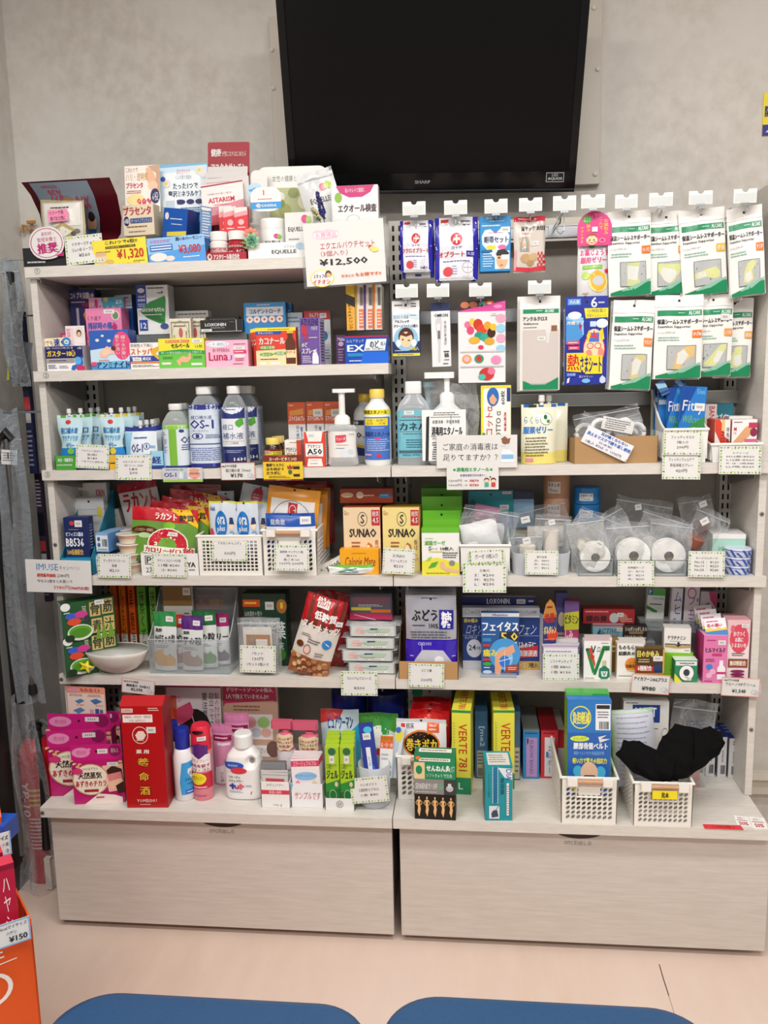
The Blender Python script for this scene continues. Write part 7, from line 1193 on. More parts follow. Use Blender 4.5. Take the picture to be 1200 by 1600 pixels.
# calcium wafer packs
for i in range(4):
    yb = (1046, 1023, 1001, 981)[i]; yt = (1022, 1000, 981, 962)[i]; dx = (6, -4, 2, 8)[i]
    X, Yy, Z, w, h = place((534+dx, yt, 618+dx*.4, yb), None, .028, z5+.0005+.0333*i); r = root('wafer_pack', 'clear pack of pink and green calcium wafers, '+('lowest', 'second from the bottom', 'third from the bottom', 'topmost')[i]+' in the pile', 'wafer pack', (X, Yy, Z))
    mb = MB(); mb.box(-w/2+.006, .006, .002, w/2-.006, .11, .0285, mat('cfd4d0', .4), ch=.004); b = mb.build('wafer_block', r)
    printed('front_print', b, s_flat(w-.02, .024, .004, .0055), 'E20,36,9,26,e0b8b8;E15,60,6,18,e8c4b4;E26,64,6,16,e0a8b0;P36,30,60,18,90,30,86,60,50,70,36,60,b8ccb4;R44,22,62,42,2a3270;L10,50,90,30,6,a8c0ac;S52,78,86,104')
    f_, b_ = s_pouch(w+.012, .031, .11, 0, 0, .0, .002, 80+i)
    mb = MB(); mb.smooth = True; mb.grid(lambda u, v: (lambda p: (p.x, p.y+.058, max(.0002, p.z)))(f_(u, v)[0]), 12, 6, FILM); mb.grid(lambda u, v: ((u-.5)*(w+.012), .005+v*.1, .0302+.0012*sin(13*u+9*v+i)), 12, 8, FILM); mb.build('film_bag', r)
carton('wafer_box', 'flat colourful wafer picture box lying tilted on the wafer pile', 'box', (546, 928, 613, 962), None, .07, .05, '4a4854', z=z5+.136, fs='R4,6,96,94,5a5862;R8,14,92,36,7a4a5a;R4,52,50,64,d8c43a;R50,60,96,72,e0742a;P0,72,100,80,100,100,0,100,b82a5a;M20,40,80,50,2,c8c8c8;L10,80,60,100,2,d8d8d8', top='6a6672')
leafcard('leaf bordered card reading 300 hanging below the wafer pile', (533, 1050, 590, 1087), -.008, ['カルシウムウエハース', '', '¥300'], 0)
# glucose pouches in brown carton
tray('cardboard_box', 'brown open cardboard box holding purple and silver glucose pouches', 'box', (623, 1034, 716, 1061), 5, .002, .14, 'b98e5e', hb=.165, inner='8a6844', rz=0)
gl = 'M30,3,70,5,1,2a2a6a;Kぶどう,12,18,62,32,1c1c24;R66,18,94,42,2a2a90;K糖,70,20,90,40,f0f0f4;M12,36,40,39,1,3a3a4a;K100%,46,35,64,41,2a2a2a;M8,44,94,54,3,5a5a6a;R0,56,100,100,3a24b0;KCH2OH,24,58,50,62,b8b4e8;P32,68,74,68,92,84,74,102,32,102,14,84,c8c8d4;L16,86,60,88,1,f4f4f8;E66,80,9,5,eeeef4;L32,60,32,68,1,c8c4f0;M12,92,22,96,1,c8c4f0;M84,92,94,96,1,c8c4f0;M8,74,16,77,1,c8c4f0;M90,74,98,77,1,c8c4f0'
for i in range(4):
    pouch('glucose_pouch', 'purple and silver glucose pouch with hexagon window, '+('nearest in the brown box', 'second in the brown box', 'third in the brown box', 'hindmost in the brown box')[i], 'pouch', (634, 932-5*i, 713, 1040), None, .010+.031*i, .026, 'b4b4bc', gl if i == 0 else '', z=z5+.008, stand=1, seal=.09, wob=.0007, gloss=.18, metal=.25, zones=[(.56, 'b0b0ba'), (1, '3a24b0')])
leafcard('leaf bordered card reading 220 yen on the brown glucose box', (638, 1038, 694, 1074), -.006, ['ぶどう糖', '', '220円'], 1)
# plaster patch cartons
carton('patch_box', 'navy topped grey patch carton with white latin letters at the back', 'box', (722, 933, 837, 1036), 5, .12, .02, 'a8adb8', fs='R0,0,100,12,242a72;KLOXONIN.,34,2,66,10,f0f0f0;M90,3,98,9,1,e8e8f0;S74,3,86,10;K ロキソニンテープ,6,16,72,30,3a3a4a')
carton('patch_box', 'wide blue and silver patch carton with slanted silver letters', 'box', (723, 950, 843, 1037), 5, .085, .022, '1c3a80', fs='R0,0,100,13,b4b8c0;O6,6,3,4,.1,4a4a5a;Tismスマイル生活,11,3,38,10,3a3a4a;Tロキソプロフェンナトリウム水和物,52,4,96,10,3a3a4a;R0,13,100,15,dde2ea;K肩の痛み,2,17,20,24,e8d23a;Iロキソ,4,27,24,43,b8c4d8;Iフェン,72,27,94,43,c8d0de;Tキュウタッチ,3,46,19,51,dfe6f0;E15,66,10,15,c8ccd4;K24,8,60,17,69,2a3a6a;T時間,18,63,23,68,2a3a6a;R0,86,24,100,c4c8d0;P74,86,100,86,100,100,70,100,c8a45a;K7枚入,86,88,98,97,2a2a2a;T イズ,75,88,82,97,w;K痛みの元に,70,54,95,66,f4e8e4;P72,66,98,60,98,78,70,82,c82a34;K直接浸透,73,68,97,78,w;R0,44,100,45,8a98b8', side='16306a', top='a4a8b0')
X, Yy, Z, w, h = place((752, 956, 811, 1043), 5, .040); carton('patch_box', 'blue patch carton showing a glowing arm, leaning in front of the silver one', 'box', (752, 958, 811, 1040), 5, .042, .018, '2a5a9a', fs='R0,0,100,6,e4e6ea;KHisamitsu,30,1,70,5,3a3a8a;Kフェイタス,3,14,98,29,f2f4f6;P50,30,98,30,98,44,48,44,2a2a3a;K5.0,52,31,96,44,e8d25a;M4,33,46,36,1,dfe6f0;R4,40,26,46,3a86c0;S72,46,94,54;E62,66,42,26,4a9ad8;E60,72,24,18,8ac4f0;P36,76,44,62,66,56,84,50,90,62,66,70,54,88,50,100,36,98,e8a884;E62,78,14,10,2a7ad8;L62,60,62,94,1.2,d8ecfa;L46,78,82,72,1.2,d8ecfa;R4,50,24,54,c83a3a;K痛み,5,58,42,70,f0dc3a;R4,73,24,77,c83a4a;E16,82,12,3.5,3aa04a;M6,86,26,90,1,e8e8f0;E16,95,12,3,c4d4f0;P66,84,96,82,98,94,64,96,a8442a;M70,86,94,92,2,f0d8c8', side='6a3a30', rz=0, rx=0)
r = root('acrylic_stand', 'small clear stand under the leaning arm picture carton', 'stand', (X, .02, z5+.0004)); mb = MB(); mb.box(-w*.54, 0, 0, w*.42, .002, .012, ACRYL); mb.build('front_lip', r); mb = MB(); mb.box(-w*.54, 0, 0, w*.42, .02, .0012, ACRYL); mb.build('foot_plate', r)
# voltaren, keshimin and small ointments
carton('ointment_box', 'upright orange domed card carton of pain lotion with navy front', 'box', (846, 960, 872, 1030), 5, .07, .04, '22367a', fs='P0,0,20,-18,50,-26,80,-18,100,0,100,6,0,6,e8a04a;M26,-16,74,-8,1,8a2a1c;K増量!,6,-2,94,14,c02a20;E70,36,40,10,d8402a;Kボルタレン,4,20,96,34,e8dc9a;M6,40,90,46,1,e87a3a;M6,50,80,56,1,4ab0e8;E26,66,20,10,d8641c;K鎮痛,8,74,46,84,f0f0f0;P50,100,98,50,98,100,1c86c8', rz=18, side='c8ccd4', rs='M16,10,86,92,12,5a5a6a')
for i, (px, y, c, l, f) in enumerate((((868, 927, 887, 1010), .125, '4a4a8a', 'dark slim ointment carton at the back above the domed lotion card', 'R0,0,100,20,3a3a7a;E50,36,30,10,d8c8a8;M14,52,86,90,4,c8b0a8'), ((881, 940, 905, 1010), .11, 'b04a7a', 'purple brown spot cream carton with yellow-green label', 'R0,0,100,18,7a5a9a;P0,18,100,14,100,42,0,44,d8d83a;Kビタミン,6,20,96,34,3a3a2a;R0,44,100,60,b03a6a;Kしみ,8,44,60,56,f0d0dc;Kケシミン,4,66,96,80,f4e4ec;Kクリーム,4,84,96,94,3a2a6a'), ((862, 1000, 904, 1024), .09, 'd8d4d6', 'pale low carton behind the leaf card box', 'M8,10,92,60,3,8a8a9a'))):
    carton('ointment_box', l, 'box', px, 5, y, .03, c, fs=f, side='6a4a7a', rz=-8 if i == 1 else 0)
for i in range(4):
    carton('ointment_box', 'white eye drop carton with blue edge, '+('front', 'second', 'third', 'rear')[i]+' of the pack row behind the leaf card', 'box', (849-i, 1014-2.5*i, 903+i, 1062), 5, .020+.017*i, .015, 'e6e6ea', fs='R0,0,100,6,4a4a9a;M8,14,90,26,2,7a7a9a' if i else 'M6,6,94,12,1,8a4a8a', top=('d8d8e0', 'b8a8c8', 'd8d4da', 'c8c8d0')[i], side='3a3a7a')
leafcard('leaf bordered card reading 800 and 130 before the white eye drop row', (848, 1023, 905, 1063), .006, ['ソフトサンティア', '1個 ¥800', '1本 ¥130'], 0)
for i in range(2):
    carton('eye_drop_box', ('white eye drop carton with a bold green V and bottle', 'second green V eye drop carton behind the front one')[i], 'box', ((912, 1002, 954, 1061), (914, 997, 956, 1060))[i], 5, .018+.032*i, .03, 'f2f2f0', fs='P6,20,20,20,42,76,34,86,2a8a4a;P40,76,70,12,96,12,96,24,78,24,46,88,36,88,1c7a3a;P18,18,28,18,44,60,40,68,d8402a;K新,8,18,20,26,3a3a3a;KV,26,12,44,32,1a1a1a;T.ロート,46,14,90,28,1a1a1a;M62,3,92,7,1,5a8a5a;K大容量,14,36,40,44,d8402a;P70,52,84,52,84,66,96,72,98,92,88,98,66,98,56,92,58,72,70,66,1a7a5a;R70,50,84,64,c8c49a;P64,78,90,78,86,92,68,92,d8f0e4;K V,70,80,84,90,1a5a3a;M4,94,40,98,1,7a7a7a' if i == 0 else 'M10,1,90,6,1,3a3a3a', top='d8c8c8', side='c8cccc')
riser('clear acrylic riser under the red and turquoise cartons', 905, 1024, 1002, 5, .115, .07)
zr5 = un(960, 1002, Y=.115).z
carton('ointment_box', 'long dark red ointment carton with round pictures lying at the back', 'box', (911, 952, 992, 976), None, .135, .04, 'a81824', z=zr5+.041, fs='M4,10,50,26,1,f0b8b8;K爆合膏,6,44,46,84,2a1a1c;E60,60,9,34,c8ccd0;E78,60,8,32,c87a6a;S66,24,78,52;M84,60,98,90,2,e8c0c0')
carton('ointment_box', 'turquoise cold sore cream carton with navy slanted letters', 'box', (926, 976, 975, 1002), None, .125, .03, '8ac4d0', z=zr5, fs='R0,0,100,12,d84a5a;IACTIVIR,14,26,86,58,1c3a7a;P14,64,26,30,22,60,40,56,14,74,1c3a7a;S76,22,96,44;K アクチビア,30,62,84,80,d86a7a;M20,86,80,94,1,3a5a6a', top='a8d4dc')
carton('eye_drop_box', 'charcoal and brown eye drop carton with white lettering on the riser', 'box', (973, 978, 1011, 1002), None, .122, .03, '3a2c28', z=zr5, fs='K ショボショボしたら,10,8,98,36,f0ece8;R26,38,84,56,a88a5a;Kスマイルプレミアム,6,64,84,82,f0e8e0;S72,76,96,90')
carton('eye_drop_box', 'amber tinted carton peeking between the green V and sty cartons', 'box', (952, 1002, 970, 1050), 5, .075, .04, '9a7428', fs='M10,10,90,40,2,e8dca8')
for i in range(2):
    carton('eye_drop_box', ('white sty eye drop carton with orange medal', 'second white sty eye drop carton behind the medal one')[i], 'box', ((964, 1006, 1006, 1055), (967, 1001, 1008, 1054))[i], 5, .028+.03*i, .028, 'f0eeea', fs='Kものもらい,6,4,80,18,2a2a2a;K結膜炎の方,6,22,82,34,2a2a2a;E56,60,26,20,e88a2a;T ロート,46,50,66,58,3a2a1a;K抗菌目薬,34,59,76,69,3a2a1a;M34,74,74,80,1,e8dcc8;M6,90,60,95,1,6a6a6a' if i == 0 else '', side='d8c8b0', top='e0dcd4')
carton('eye_drop_box', 'dark brown itchy eye drop carton with yellow letters and red stripe', 'box', (994, 1014, 1038, 1054), 5, .012, .03, '4a3018', fs='K目のかゆみ,4,6,80,26,e8dc6a;S60,22,94,38;M6,30,56,44,2,d8c88a;P0,50,100,58,100,72,0,72,c02a20;K6種配合,6,52,56,68,f4f0e8;E80,62,18,16,1c3a6a;R0,74,100,96,b8862a;Kアレルギー専用,10,80,90,92,2a1a0c;R94,0,100,74,d8a83a', top='6a5024', side='7a8a2a')
carton('ointment_box', 'glossy green ointment carton supporting the white gold urea carton', 'box', (1038, 1021, 1083, 1058), 5, .038, .045, '7ab828', fs='R50,24,56,44,2a5a10;R42,36,66,44,2a5a10;M20,64,80,90,2,5a9018', side='5f9a1c', top='8ac434')
carton('ointment_box', 'white urea ointment carton with a gold drop and bands', 'box', (1037, 982, 1080, 1021), None, .042, .04, 'e9e7e2', z=un(1060, 1021, Y=.042).z, fs='Kケラチナミン,14,30,80,46,2a2a2a;M20,50,66,54,1,7a7a7a;P4,62,44,62,52,70,62,62,98,62,98,66,64,66,52,76,42,66,4,66,2a2a2a;P4,68,42,68,52,78,62,68,98,68,98,76,60,80,44,80,4,76,b89a5a;E54,62,5,8,2a2a2a;M76,84,94,90,1,8a8a8a', top='d8d6d2', rz=-6, left='c8c6c2')
carton('ointment_box', 'small green and white balm carton with a ring emblem', 'box', (1054, 1032, 1090, 1064), 5, .008, .035, '1c8a5a', fs='R4,4,96,24,e4e8e4;M20,8,90,20,1,4a4a4a;E52,58,34,38,f2f4f2;O52,58,34,38,.08,2a3a4a;E52,56,14,16,2a3a4a;P0,60,34,100,0,100,e8dc3a;M44,74,66,80,1,2a3a4a;S50,78,74,92', side='167048', top='dfe4e0')
pr('pink dotted price card reading 980 below the itchy eye drops', (985, 1054, 1045, 1084), -.006, 'Kアイカフーンagプラス,6,14,92,34,3a3a3a'.replace('ag', 'AG'), '¥980', ry=3)
for px, y, c, f, l in (((1009, 921, 1037, 969), .16, 'dfe6e2', 'R0,0,100,16,4aa83a;R4,1,30,15,1c5ab0;KP,10,3,24,13,w;T消毒,30,20,96,26,7ab0b8;M14,34,90,40,1,3a3a3a;P0,40,60,52,60,56,40,56,0,48,2a8a3a;R28,74,74,82,d8c8b8;M10,90,90,94,1,8a8a8a', 'white slim carton with green top standing high at the back'),
        ((1047, 920, 1067, 967), .15, 'd8d8e0', 'R12,2,96,98,e4e4ea;VムヒS,20,6,84,92,2a4aa8;R86,0,100,100,2a2a4a', 'white slim itch cream carton with large blue kana, leaning at the back'),
        ((1068, 918, 1091, 968), .145, 'ddd6de', 'Vフェミ,24,20,76,88,7a3a8a;O46,14,30,12,.2,c03a7a;M80,20,96,90,4,8a8a9a', 'pale carton with a magenta swirl between the itch cream and pink file'),
        ((1092, 926, 1118, 970), .15, 'd2c8d2', 'P50,0,100,0,100,40,60,20,c03a6a;O50,50,30,22,.16,3a3a8a;M10,80,90,90,1,8a8a9a', 'tilted pale carton with magenta corner near the slotted upright')):
    carton('ointment_box', l, 'box', px, None, y, .02, c, fs=f, z=z5+.085, ry=3, rx=-4)
riser('clear acrylic riser holding the slim cartons high at the back', 1000, 1100, 970, 5, .142, .045)
for i in range(5):
    carton('lotion_box', 'pink lotion carton with white bottle picture, '+('nearest of the pink file', 'second of the pink file', 'third of the pink file', 'fourth of the pink file', 'hindmost of the pink file')[i], 'box', (1099-2.5*i, 993-i*2, 1136-3.5*i, 1064), 5, .004+.035*i, .034, 'e07ab0', fs='Kヒルマイルド,8,26,92,36,2a2a2a;M10,8,60,13,1,b02a7a;S60,10,92,20;R36,38,78,43,c8307a;M8,48,50,56,2,7a2a5a;E26,66,14,6,3a86d0;E40,76,13,6,eab0d0;E26,84,13,6,eab0d0;P68,52,84,52,84,62,94,68,94,92,60,92,60,68,68,62,f2f2f2;R58,76,96,81,c8307a;M6,94,50,98,1,8a2a5a' if i == 0 else '', side='c85a90', top='e8a8c8', ls='R20,10,60,90,c8307a', left='c23a7c')
for i in range(4):
    X = 1104-4.5*i; Yt = .004+.035*i
    card('curled white coupon flap on pink lotion carton, '+('nearest', 'second', 'third', 'hindmost')[i]+' of the flaps', (X, 967-i*7, X+34-2*i, 993-i*3), Yt+.004, 'M8,8,70,26,1,c84a6a;P0,60,20,52,40,62,60,52,80,62,100,54,100,100,0,100,3a7ac0;P0,60,20,52,40,62,60,52,80,62,100,54,100,70,0,74,e8c83a;K花の潤い,10,30,80,50,c02a5a', -6, -26, name='coupon_flap', cat='packaging', c='e8e4ea')
for i in range(4):
    carton('cream_box', 'white and red moisture cream carton by the side panel, '+('nearest', 'second', 'third', 'hindmost')[i]+' of its file', 'box', (1136-2*i, 969-i*1.5, 1171-4.5*i, 1061), 5, .012+.042*i, .040, 'f0dfe0', fs='P0,0,100,0,100,40,70,46,30,46,0,36,e8c0c4;E52,30,42,23,d84a62;E22,14,10,6,d86a7a;Kかさつく,26,18,76,26,f6e8ea;Kお肌に,34,28,70,35,f6e8ea;Kうるおいを,18,37,84,44,f6e8ea;M20,52,80,58,2,4a3a3a;R6,62,94,76,8a4a24;K無印限配合,14,65,86,73,f0e4d8;E50,82,32,2.4,8a1c5a;E50,87,32,2.4,8a1c5a;E50,92,32,2.4,8a1c5a;S60,6,92,12' if i == 0 else 'S60,6,92,12', side='e0b8bc', top='d8a0a8')
pr('pink dotted price card reading 1,540 at the lower shelf end', (1126, 1059, 1186, 1088), -.006, 'Kismスマイル生活,6,8,44,20,3a3a3a;Tウルーノ/HPクリーム,10,26,88,44,3a3a3a', '¥1`540', ry=2)
pr('tilted pink dotted price card hanging below the white bowl', (190, 1061, 241, 1084), -.004, 'Kismスマイル生活,6,14,50,28,3a3a3a;K健康青汁（30包入）,14,38,86,56,3a3a3a', '¥2`590', ry=6)
# ================================================================== cabinet top: lowest row
z6 = SZ[6]
az = 'R0,0,100,100,c01c74;'+''.join('E%g,%g,4,3,%s;' % ((k*29) % 100, 2+(k*13) % 44, ('e8b890', 'a82a4a', 'f0d8b0', '8a1c3c')[k % 4]) for k in range(30))+'P60,14,100,10,100,70,70,74,f0c0a8;E36,44,34,34,f4ecd8;O36,44,36,36,.06,c8a070;T100%あずきの,22,16,52,23,3a2a1a;K天然蒸気,12,27,58,42,2a1a14;Kあずきのチカラ,6,46,66,60,c0304a;R22,66,50,72,a82a3a;E82,44,16,24,f2c8ac;P68,24,80,14,98,22,100,50,94,36,70,36,3a2420;P68,34,96,28,98,42,72,50,e08a8a;P84,60,100,50,100,74,88,78,3a2420;P20,100,50,76,80,80,96,86,96,100,f6e8e0;S70,6,92,15;E12,24,10,7,d83a7a;M44,80,64,90,1,c83a6a'
def azbox(l, px, Y, ry_, n):
    return tabbox('eye_mask_box', l, 'box', px, Y, .034, 'c01c74', az, n, 'c8207c', 'E20,50,18,34,e890c0;T約5分,12,34,30,66,c01c74;E86,44,12,40,8a1c5a;T目もと,79,30,93,58,f0d0e0;S52,30,72,62;E36,30,4,8,e890c0' if px[1] > 1160 else 'E20,50,18,34,e890c0;T約10分,12,34,30,66,c01c74;E86,44,12,40,8a1c5a;S60,20,82,50', side='a0185e', rz=ry_, S=6)
azbox('magenta eye mask carton with a resting woman, nearest the cabinet edge', (116, 1164, 192, 1256), -.12, 9, 1187)
azbox('magenta neck pad carton with cloud badge, left behind the nearest eye mask carton', (80, 1141, 168, 1247), -.080, 9, 1166)
azbox('magenta carton at the back with white leaf logo on its header', (80, 1116, 176, 1230), -.036, 3, 1140)
azbox('magenta carton at the very back by the blue tub', (127, 1112, 190, 1220), .03, 3, 1132)
card('pink and orange coupon poster with four product pictures hanging below the shelf', (107, 1072, 167, 1125), .012, 'E20,10,15,8,f4a8b8;Kもれなく3,36,4,86,15,b8502a;R2,20,98,98,f0ddd0;M6,22,44,30,2,5a5a6a;M54,22,92,30,2,5a5a6a;P20,44,36,36,46,42,30,52,5a86b4;P60,40,76,34,92,42,72,52,4a78b0;P14,72,34,62,46,70,28,82,5a8ab8;R58,66,68,80,c8b0b8;R72,64,82,80,3a5a9a;R84,66,92,80,5a6a9a;T¥1487,24,52,44,57,d84a3a;T¥1209,74,52,94,57,d84a3a;T¥1253,24,84,44,89,d84a3a;T¥1500,60,84,90,89,d84a3a', 2, 3, name='poster', cat='poster', c='f0a08a', round_=.05)
bottle('detergent_tub', 'white capped blue tub half hidden behind the red liquor carton', 'tub', (182, 1077, 222, 1200), 6, .10, [(.95, 0, '3a62c0', 'body'), (1, .1, '3a62c0', 'body'), (1, .62, '3a62c0', 'body'), (.72, .8, 'dfe4ee', 'body'), (.6, .84, 'dfe4ee', 'body'), (.62, .85, 'd4d8dc', 'cap'), (.62, .96, 'd4d8dc', 'cap'), (.5, 1, 'd4d8dc', 'cap')], labs=[('label_print', 1.0, .62, .8, 90, -30, 'R0,0,100,100,e8d03a;R8,10,92,90,dfe0ea;M14,30,86,60,1,8a4a8a', None)])
r = carton('liquor_box', 'tall red medicinal liquor carton with three gold characters', 'box', (193, 1104, 258, 1262), 6, None, .075, 'b41018', fs='R3,2,30,6,e8dcd4;T第2類医薬品,5,2.6,28,5.4,b41018;M66,1,96,5,2,f0d0c8;R5,8,76,15.5,f4f0ea;T滋養強壮・肉体疲労・胃腸虚弱,9,9,73,11.5,8a2a2a;T冷え症・血色不良などに,20,12.5,60,15,8a2a2a;O44,28,19,8.5,.08,f0dcd0;P32,28,40,24,52,24,58,28,52,32,38,33,f0dcd0;M34,30,56,34,2,f0dcd0;S60,20,82,26;K薬 用,32,42,62,46,f4ecdc;K養,32,50,62,59,1c1408;K養,33,50.3,61,58.7,e0b040;K命,34,64,60,73,1c1408;K命,35,64.3,59,72.7,e0b040;K酒,34,78,60,87,1c1408;K酒,35,78.3,59,86.7,e0b040;TYOMEISHU,26,91,74,94,f4e0d8;M32,95.5,66,97,1,f0c8c0', top='a40e15', side='98101a', rz=4, rx=0, ts='M14,20,86,40,2,f0c8c0;M30,60,70,70,1,f0c8c0')
H = r.children[0].dimensions.z if 0 else un(225, 1104, Y=r.location.y).z-z6
q = MB(); w = .5*(un(258, 1180, Y=r.location.y).x-un(193, 1180, Y=r.location.y).x)/1.0; q.add([(-w, .0005, H), (w, .0005, H), (w, .028, H+.018), (-w, .028, H+.018), (-w, .070, H+.0005), (w, .070, H+.0005)], [(0, 1, 2, 3), (3, 2, 5, 4), (0, 3, 4), (1, 5, 2)], mat('b81018', .38)); q.build('sloped_top', r)
carton('detergent_box', 'orange and yellow carton edge behind the red liquor carton', 'box', (250, 1095, 272, 1200), 6, .06, .04, 'd8581c', fs='R0,34,100,68,e8cf2a;Kタイズ,20,38,96,60,2a2a1a;R0,70,100,80,3a2a6a')
def foil(name, label, px, Y, spec, c='e8e2e4', rx=-4, ry=0): return card(label, px, Y, spec, ry, rx, name=name, cat='poster', c=c, sleeve=.003)
foil('poster', 'laminated poster of hands holding a pink bottle over dark hair', (265, 1064, 350, 1240), .075, 'R0,0,100,8,b82a6a;M4,2,70,6,2,f0d0e0;E18,18,12,7,f0e4ec;T薄毛の悩み,9,15,28,21,b0407a;V髪の分け目が,88,12,98,46,b02a5a;V目立ってきたら,78,12,88,54,3a3a3a;V要注意,66,12,76,34,3a3a3a;E52,46,30,20,1c1818;P30,40,60,30,78,44,76,60,32,60,1c1818;E50,60,24,13,f0c8ac;L46,30,54,46,1.6,d8c0b0;E14,32,14,9,eec4a8;P20,26,44,20,50,28,46,34,26,40,10,36,d8507a;P64,44,94,40,98,60,78,66,60,56,f0c4a8;L66,44,84,52,1.6,c89078;L64,48,82,56,1.6,c89078;M20,66,80,74,2,8a3a6a;R0,76,100,100,e0c8d8')
foil('poster', 'laminated beige poster about intimate care with round cartoon faces', (351, 1066, 438, 1240), .088, 'P2,4,96,3,98,19,92,18,6,21,2,24,c83a62;Kデリケートゾーンの悩み`,8,7,92,11,f8eef0;K1人で抱えていませんか?,8,12.5,84,17,f8eef0;M18,22,82,28,2,8a5a4a;R10,30,90,52,f2f0ec;E28,38,11,5,f0d86a;E50,37,11,5,f0b0b0;E74,37,11,5,a8d880;E60,46,10,4,c8d0d8;E78,46,9,4,f0b8a8;M14,46,44,50,2,9a8a80;R34,57,84,67,f2f0ec;Tご相談ください。,36,59,80,64,3a3a3a;E90,60,12,7,7a5a50;R24,70,96,92,e8dccf;M28,72,80,90,6,8a6a5a;R0,95,100,98,b83a5a', c='d0aa92')
def spray(label, px, Y, prof, labs, S=6, nm='spray_can'): return bottle(nm, label, 'spray can', px, S, Y, prof, labs=labs, gloss=.22)
blp = [(.9, 0, 'f0f1f3', 'body'), (1, .02, 'f0f1f3', 'body'), (1, .60, 'f0f1f3', 'body'), (.82, .70, 'f0f1f3', 'body'), (.72, .72, '1c2f9a', 'cap'), (.74, .95, '1c2f9a', 'cap'), (.6, 1, '1c2f9a', 'cap')]
bls = 'P50,10,100,6,100,22,72,26,60,78,100,74,100,90,44,94,40,60,3aa0e0;Kドル,78,34,96,44,1c2f6a;Kシャンプー,60,48,98,58,1c2f6a;M66,62,96,68,1,3a4a8a;R60,80,100,92,2a6ad0;M64,83,96,89,1,w'
spray('white spray can with blue cap and light blue brackets, in front', (272, 1138, 303, 1262), -.10, blp, [('label_print', 1.0, .06, .60, 150, 8, bls, None)])
spray('white spray can with blue cap, behind and left of the front one', (262, 1127, 284, 1245), -.05, blp, [('label_print', 1.0, .06, .60, 150, 8, bls, None)])
spray('pink hair loss spray can with heart badge and yellow disc', (301, 1133, 332, 1260), -.095, [(.92, 0, 'e88a9a', 'body'), (1, .02, 'e88a9a', 'body'), (1, .68, 'd8283c', 'body'), (.98, .80, 'd8283c', 'body'), (.96, .81, 'e2304a', 'cap'), (.96, .96, 'e2304a', 'cap'), (.8, 1, 'e6506a', 'cap')], [('label_print', 1.004, .02, .98, 160, 0, 'P16,24,50,20,84,24,82,36,50,44,18,36,5a2a7a;T見えない抜け毛,24,28,76,34,f4e8f0;R8,36,92,60,f2eeee;P20,34,50,42,80,34,80,26,20,26,5a2a7a;T育毛スプレー,16,42,84,47,c02a4a;K育毛を促す,12,49,88,54,a82a4a;Kハリ・コシ,14,55,86,59.5,a82a4a;R0,62,100,84,c8203c;E42,70,30,8.5,f0e030;T女性ホルモン,20,66,64,72,8a2a1a;M24,80,80,84,1,f4d8e0;M20,93,80,96,1,a84a5a;S48,10,78,16;E50,4,20,2.5,1a1a1a', None)])
for i in range(2):
    pouch('refill_pouch', ('pink translucent foam refill pouch behind the red spray can', 'second pink refill pouch with dark label leaning against the poster')[i], 'pouch', ((330, 1135, 362, 1240), (350, 1118, 388, 1225))[i], 6, (-.01, .03)[i], .035, 'd890b4', 'R0,0,100,14,c87aa4;R10,18,96,27,8a1c4a;M16,20,90,25,1,f0c8d8;R30,30,90,34,e8e0e4;P20,70,80,70,90,60,84,96,16,96,e8dce4;V泡石鹸,44,76,58,94,7a5a7a', hole=False, seal=.04, gloss=.15)
# big white shampoo bottle with a real handle opening
r = root('shampoo_bottle', 'big white medicated shampoo bottle with moulded handle and plus signs', 'bottle', place((348, 1152, 406, 1266), 6, -.085)[:3]); X, Yy, Z, w, h = place((348, 1152, 406, 1266), 6, -.085)
mb = MB(); prof = [(0, 0), (.84, 0), (.96, .012), (1, .04), (1, .46), (.97, .54), (.86, .66), (.62, .75), (.50, .79), (0, .79)]
R = w/2; n = 36; BM = mat('f1f1ef', .3)
hx, hz, hr = .50*R, .585*h, .30*R
def bp(u, v):
    q = v*(len(prof)-1); i = min(len(prof)-2, int(q)); e = q-i; rr_ = prof[i][0]*(1-e)+prof[i+1][0]*e; zz = (prof[i][1]*(1-e)+prof[i+1][1]*e)*h; a = 2*pi*u; ca, sa = cos(a), sin(a); k = (abs(ca)**3+abs(sa)**3)**(-1/3)
    x = rr_*R*k*ca; y = rr_*R*k*sa*.66; d = sqrt((x-hx)**2+((zz-hz)*.8)**2)
    if d < hr: y *= (.25+.75*(d/hr)**1.5)
    return (x, y+R*.66, zz)
mb.smooth = True; mb.grid(bp, 72, 60, BM); mb.build('body', r)
mb = MB(); mb.lathe([(.26*R, .0), (.26*R, .03*R)], mat('8a8480', .5), 20, sy=1.25); o = mb.build('handle_recess', r); o.location = (hx, R*.66*.62, hz); o.rotation_euler = (pi/2, 0, 0)
mb = MB(); mb.lathe([(.50*R, .785*h), (.52*R, .80*h), (.50*R, .97*h), (.42*R, h)], mat('ecedec', .3), 24, c=(0, R*.66, 0), cap=True); o = mb.build('cap', r)
printed('label_print', r, lambda u, v: ((lambda p: (p, (0, -1, 0)))((-R*.92+u*R*1.5, R*.66-R*.66*max(0, 1-abs(-.92+u*1.5)**3)**(1/3)-.0006, h*(.08+.50*(1-v))))), 'E32,6,40,12,2a5ac0;T敏感頭皮,14,3,50,9,w;E52,22,30,10,d83a4a;L8,24,24,24,4,w;L16,18,16,30,5,w;Kコラージュ,14,38,56,46,4a4a5a;Kメディパワー,14,50,68,58,4a4a5a;L16,70,40,70,7,3a3a9a;L28,62,28,80,8,3a3a9a;L46,70,70,70,7,d86a7a;L58,62,58,80,8,d86a7a;L36,76,52,76,5,b03a6a;M14,84,66,92,2,7a8ab8;M74,66,100,72,2,5a6ab8;P92,90,98,84,96,92,92,98,d8304a', curved=8)
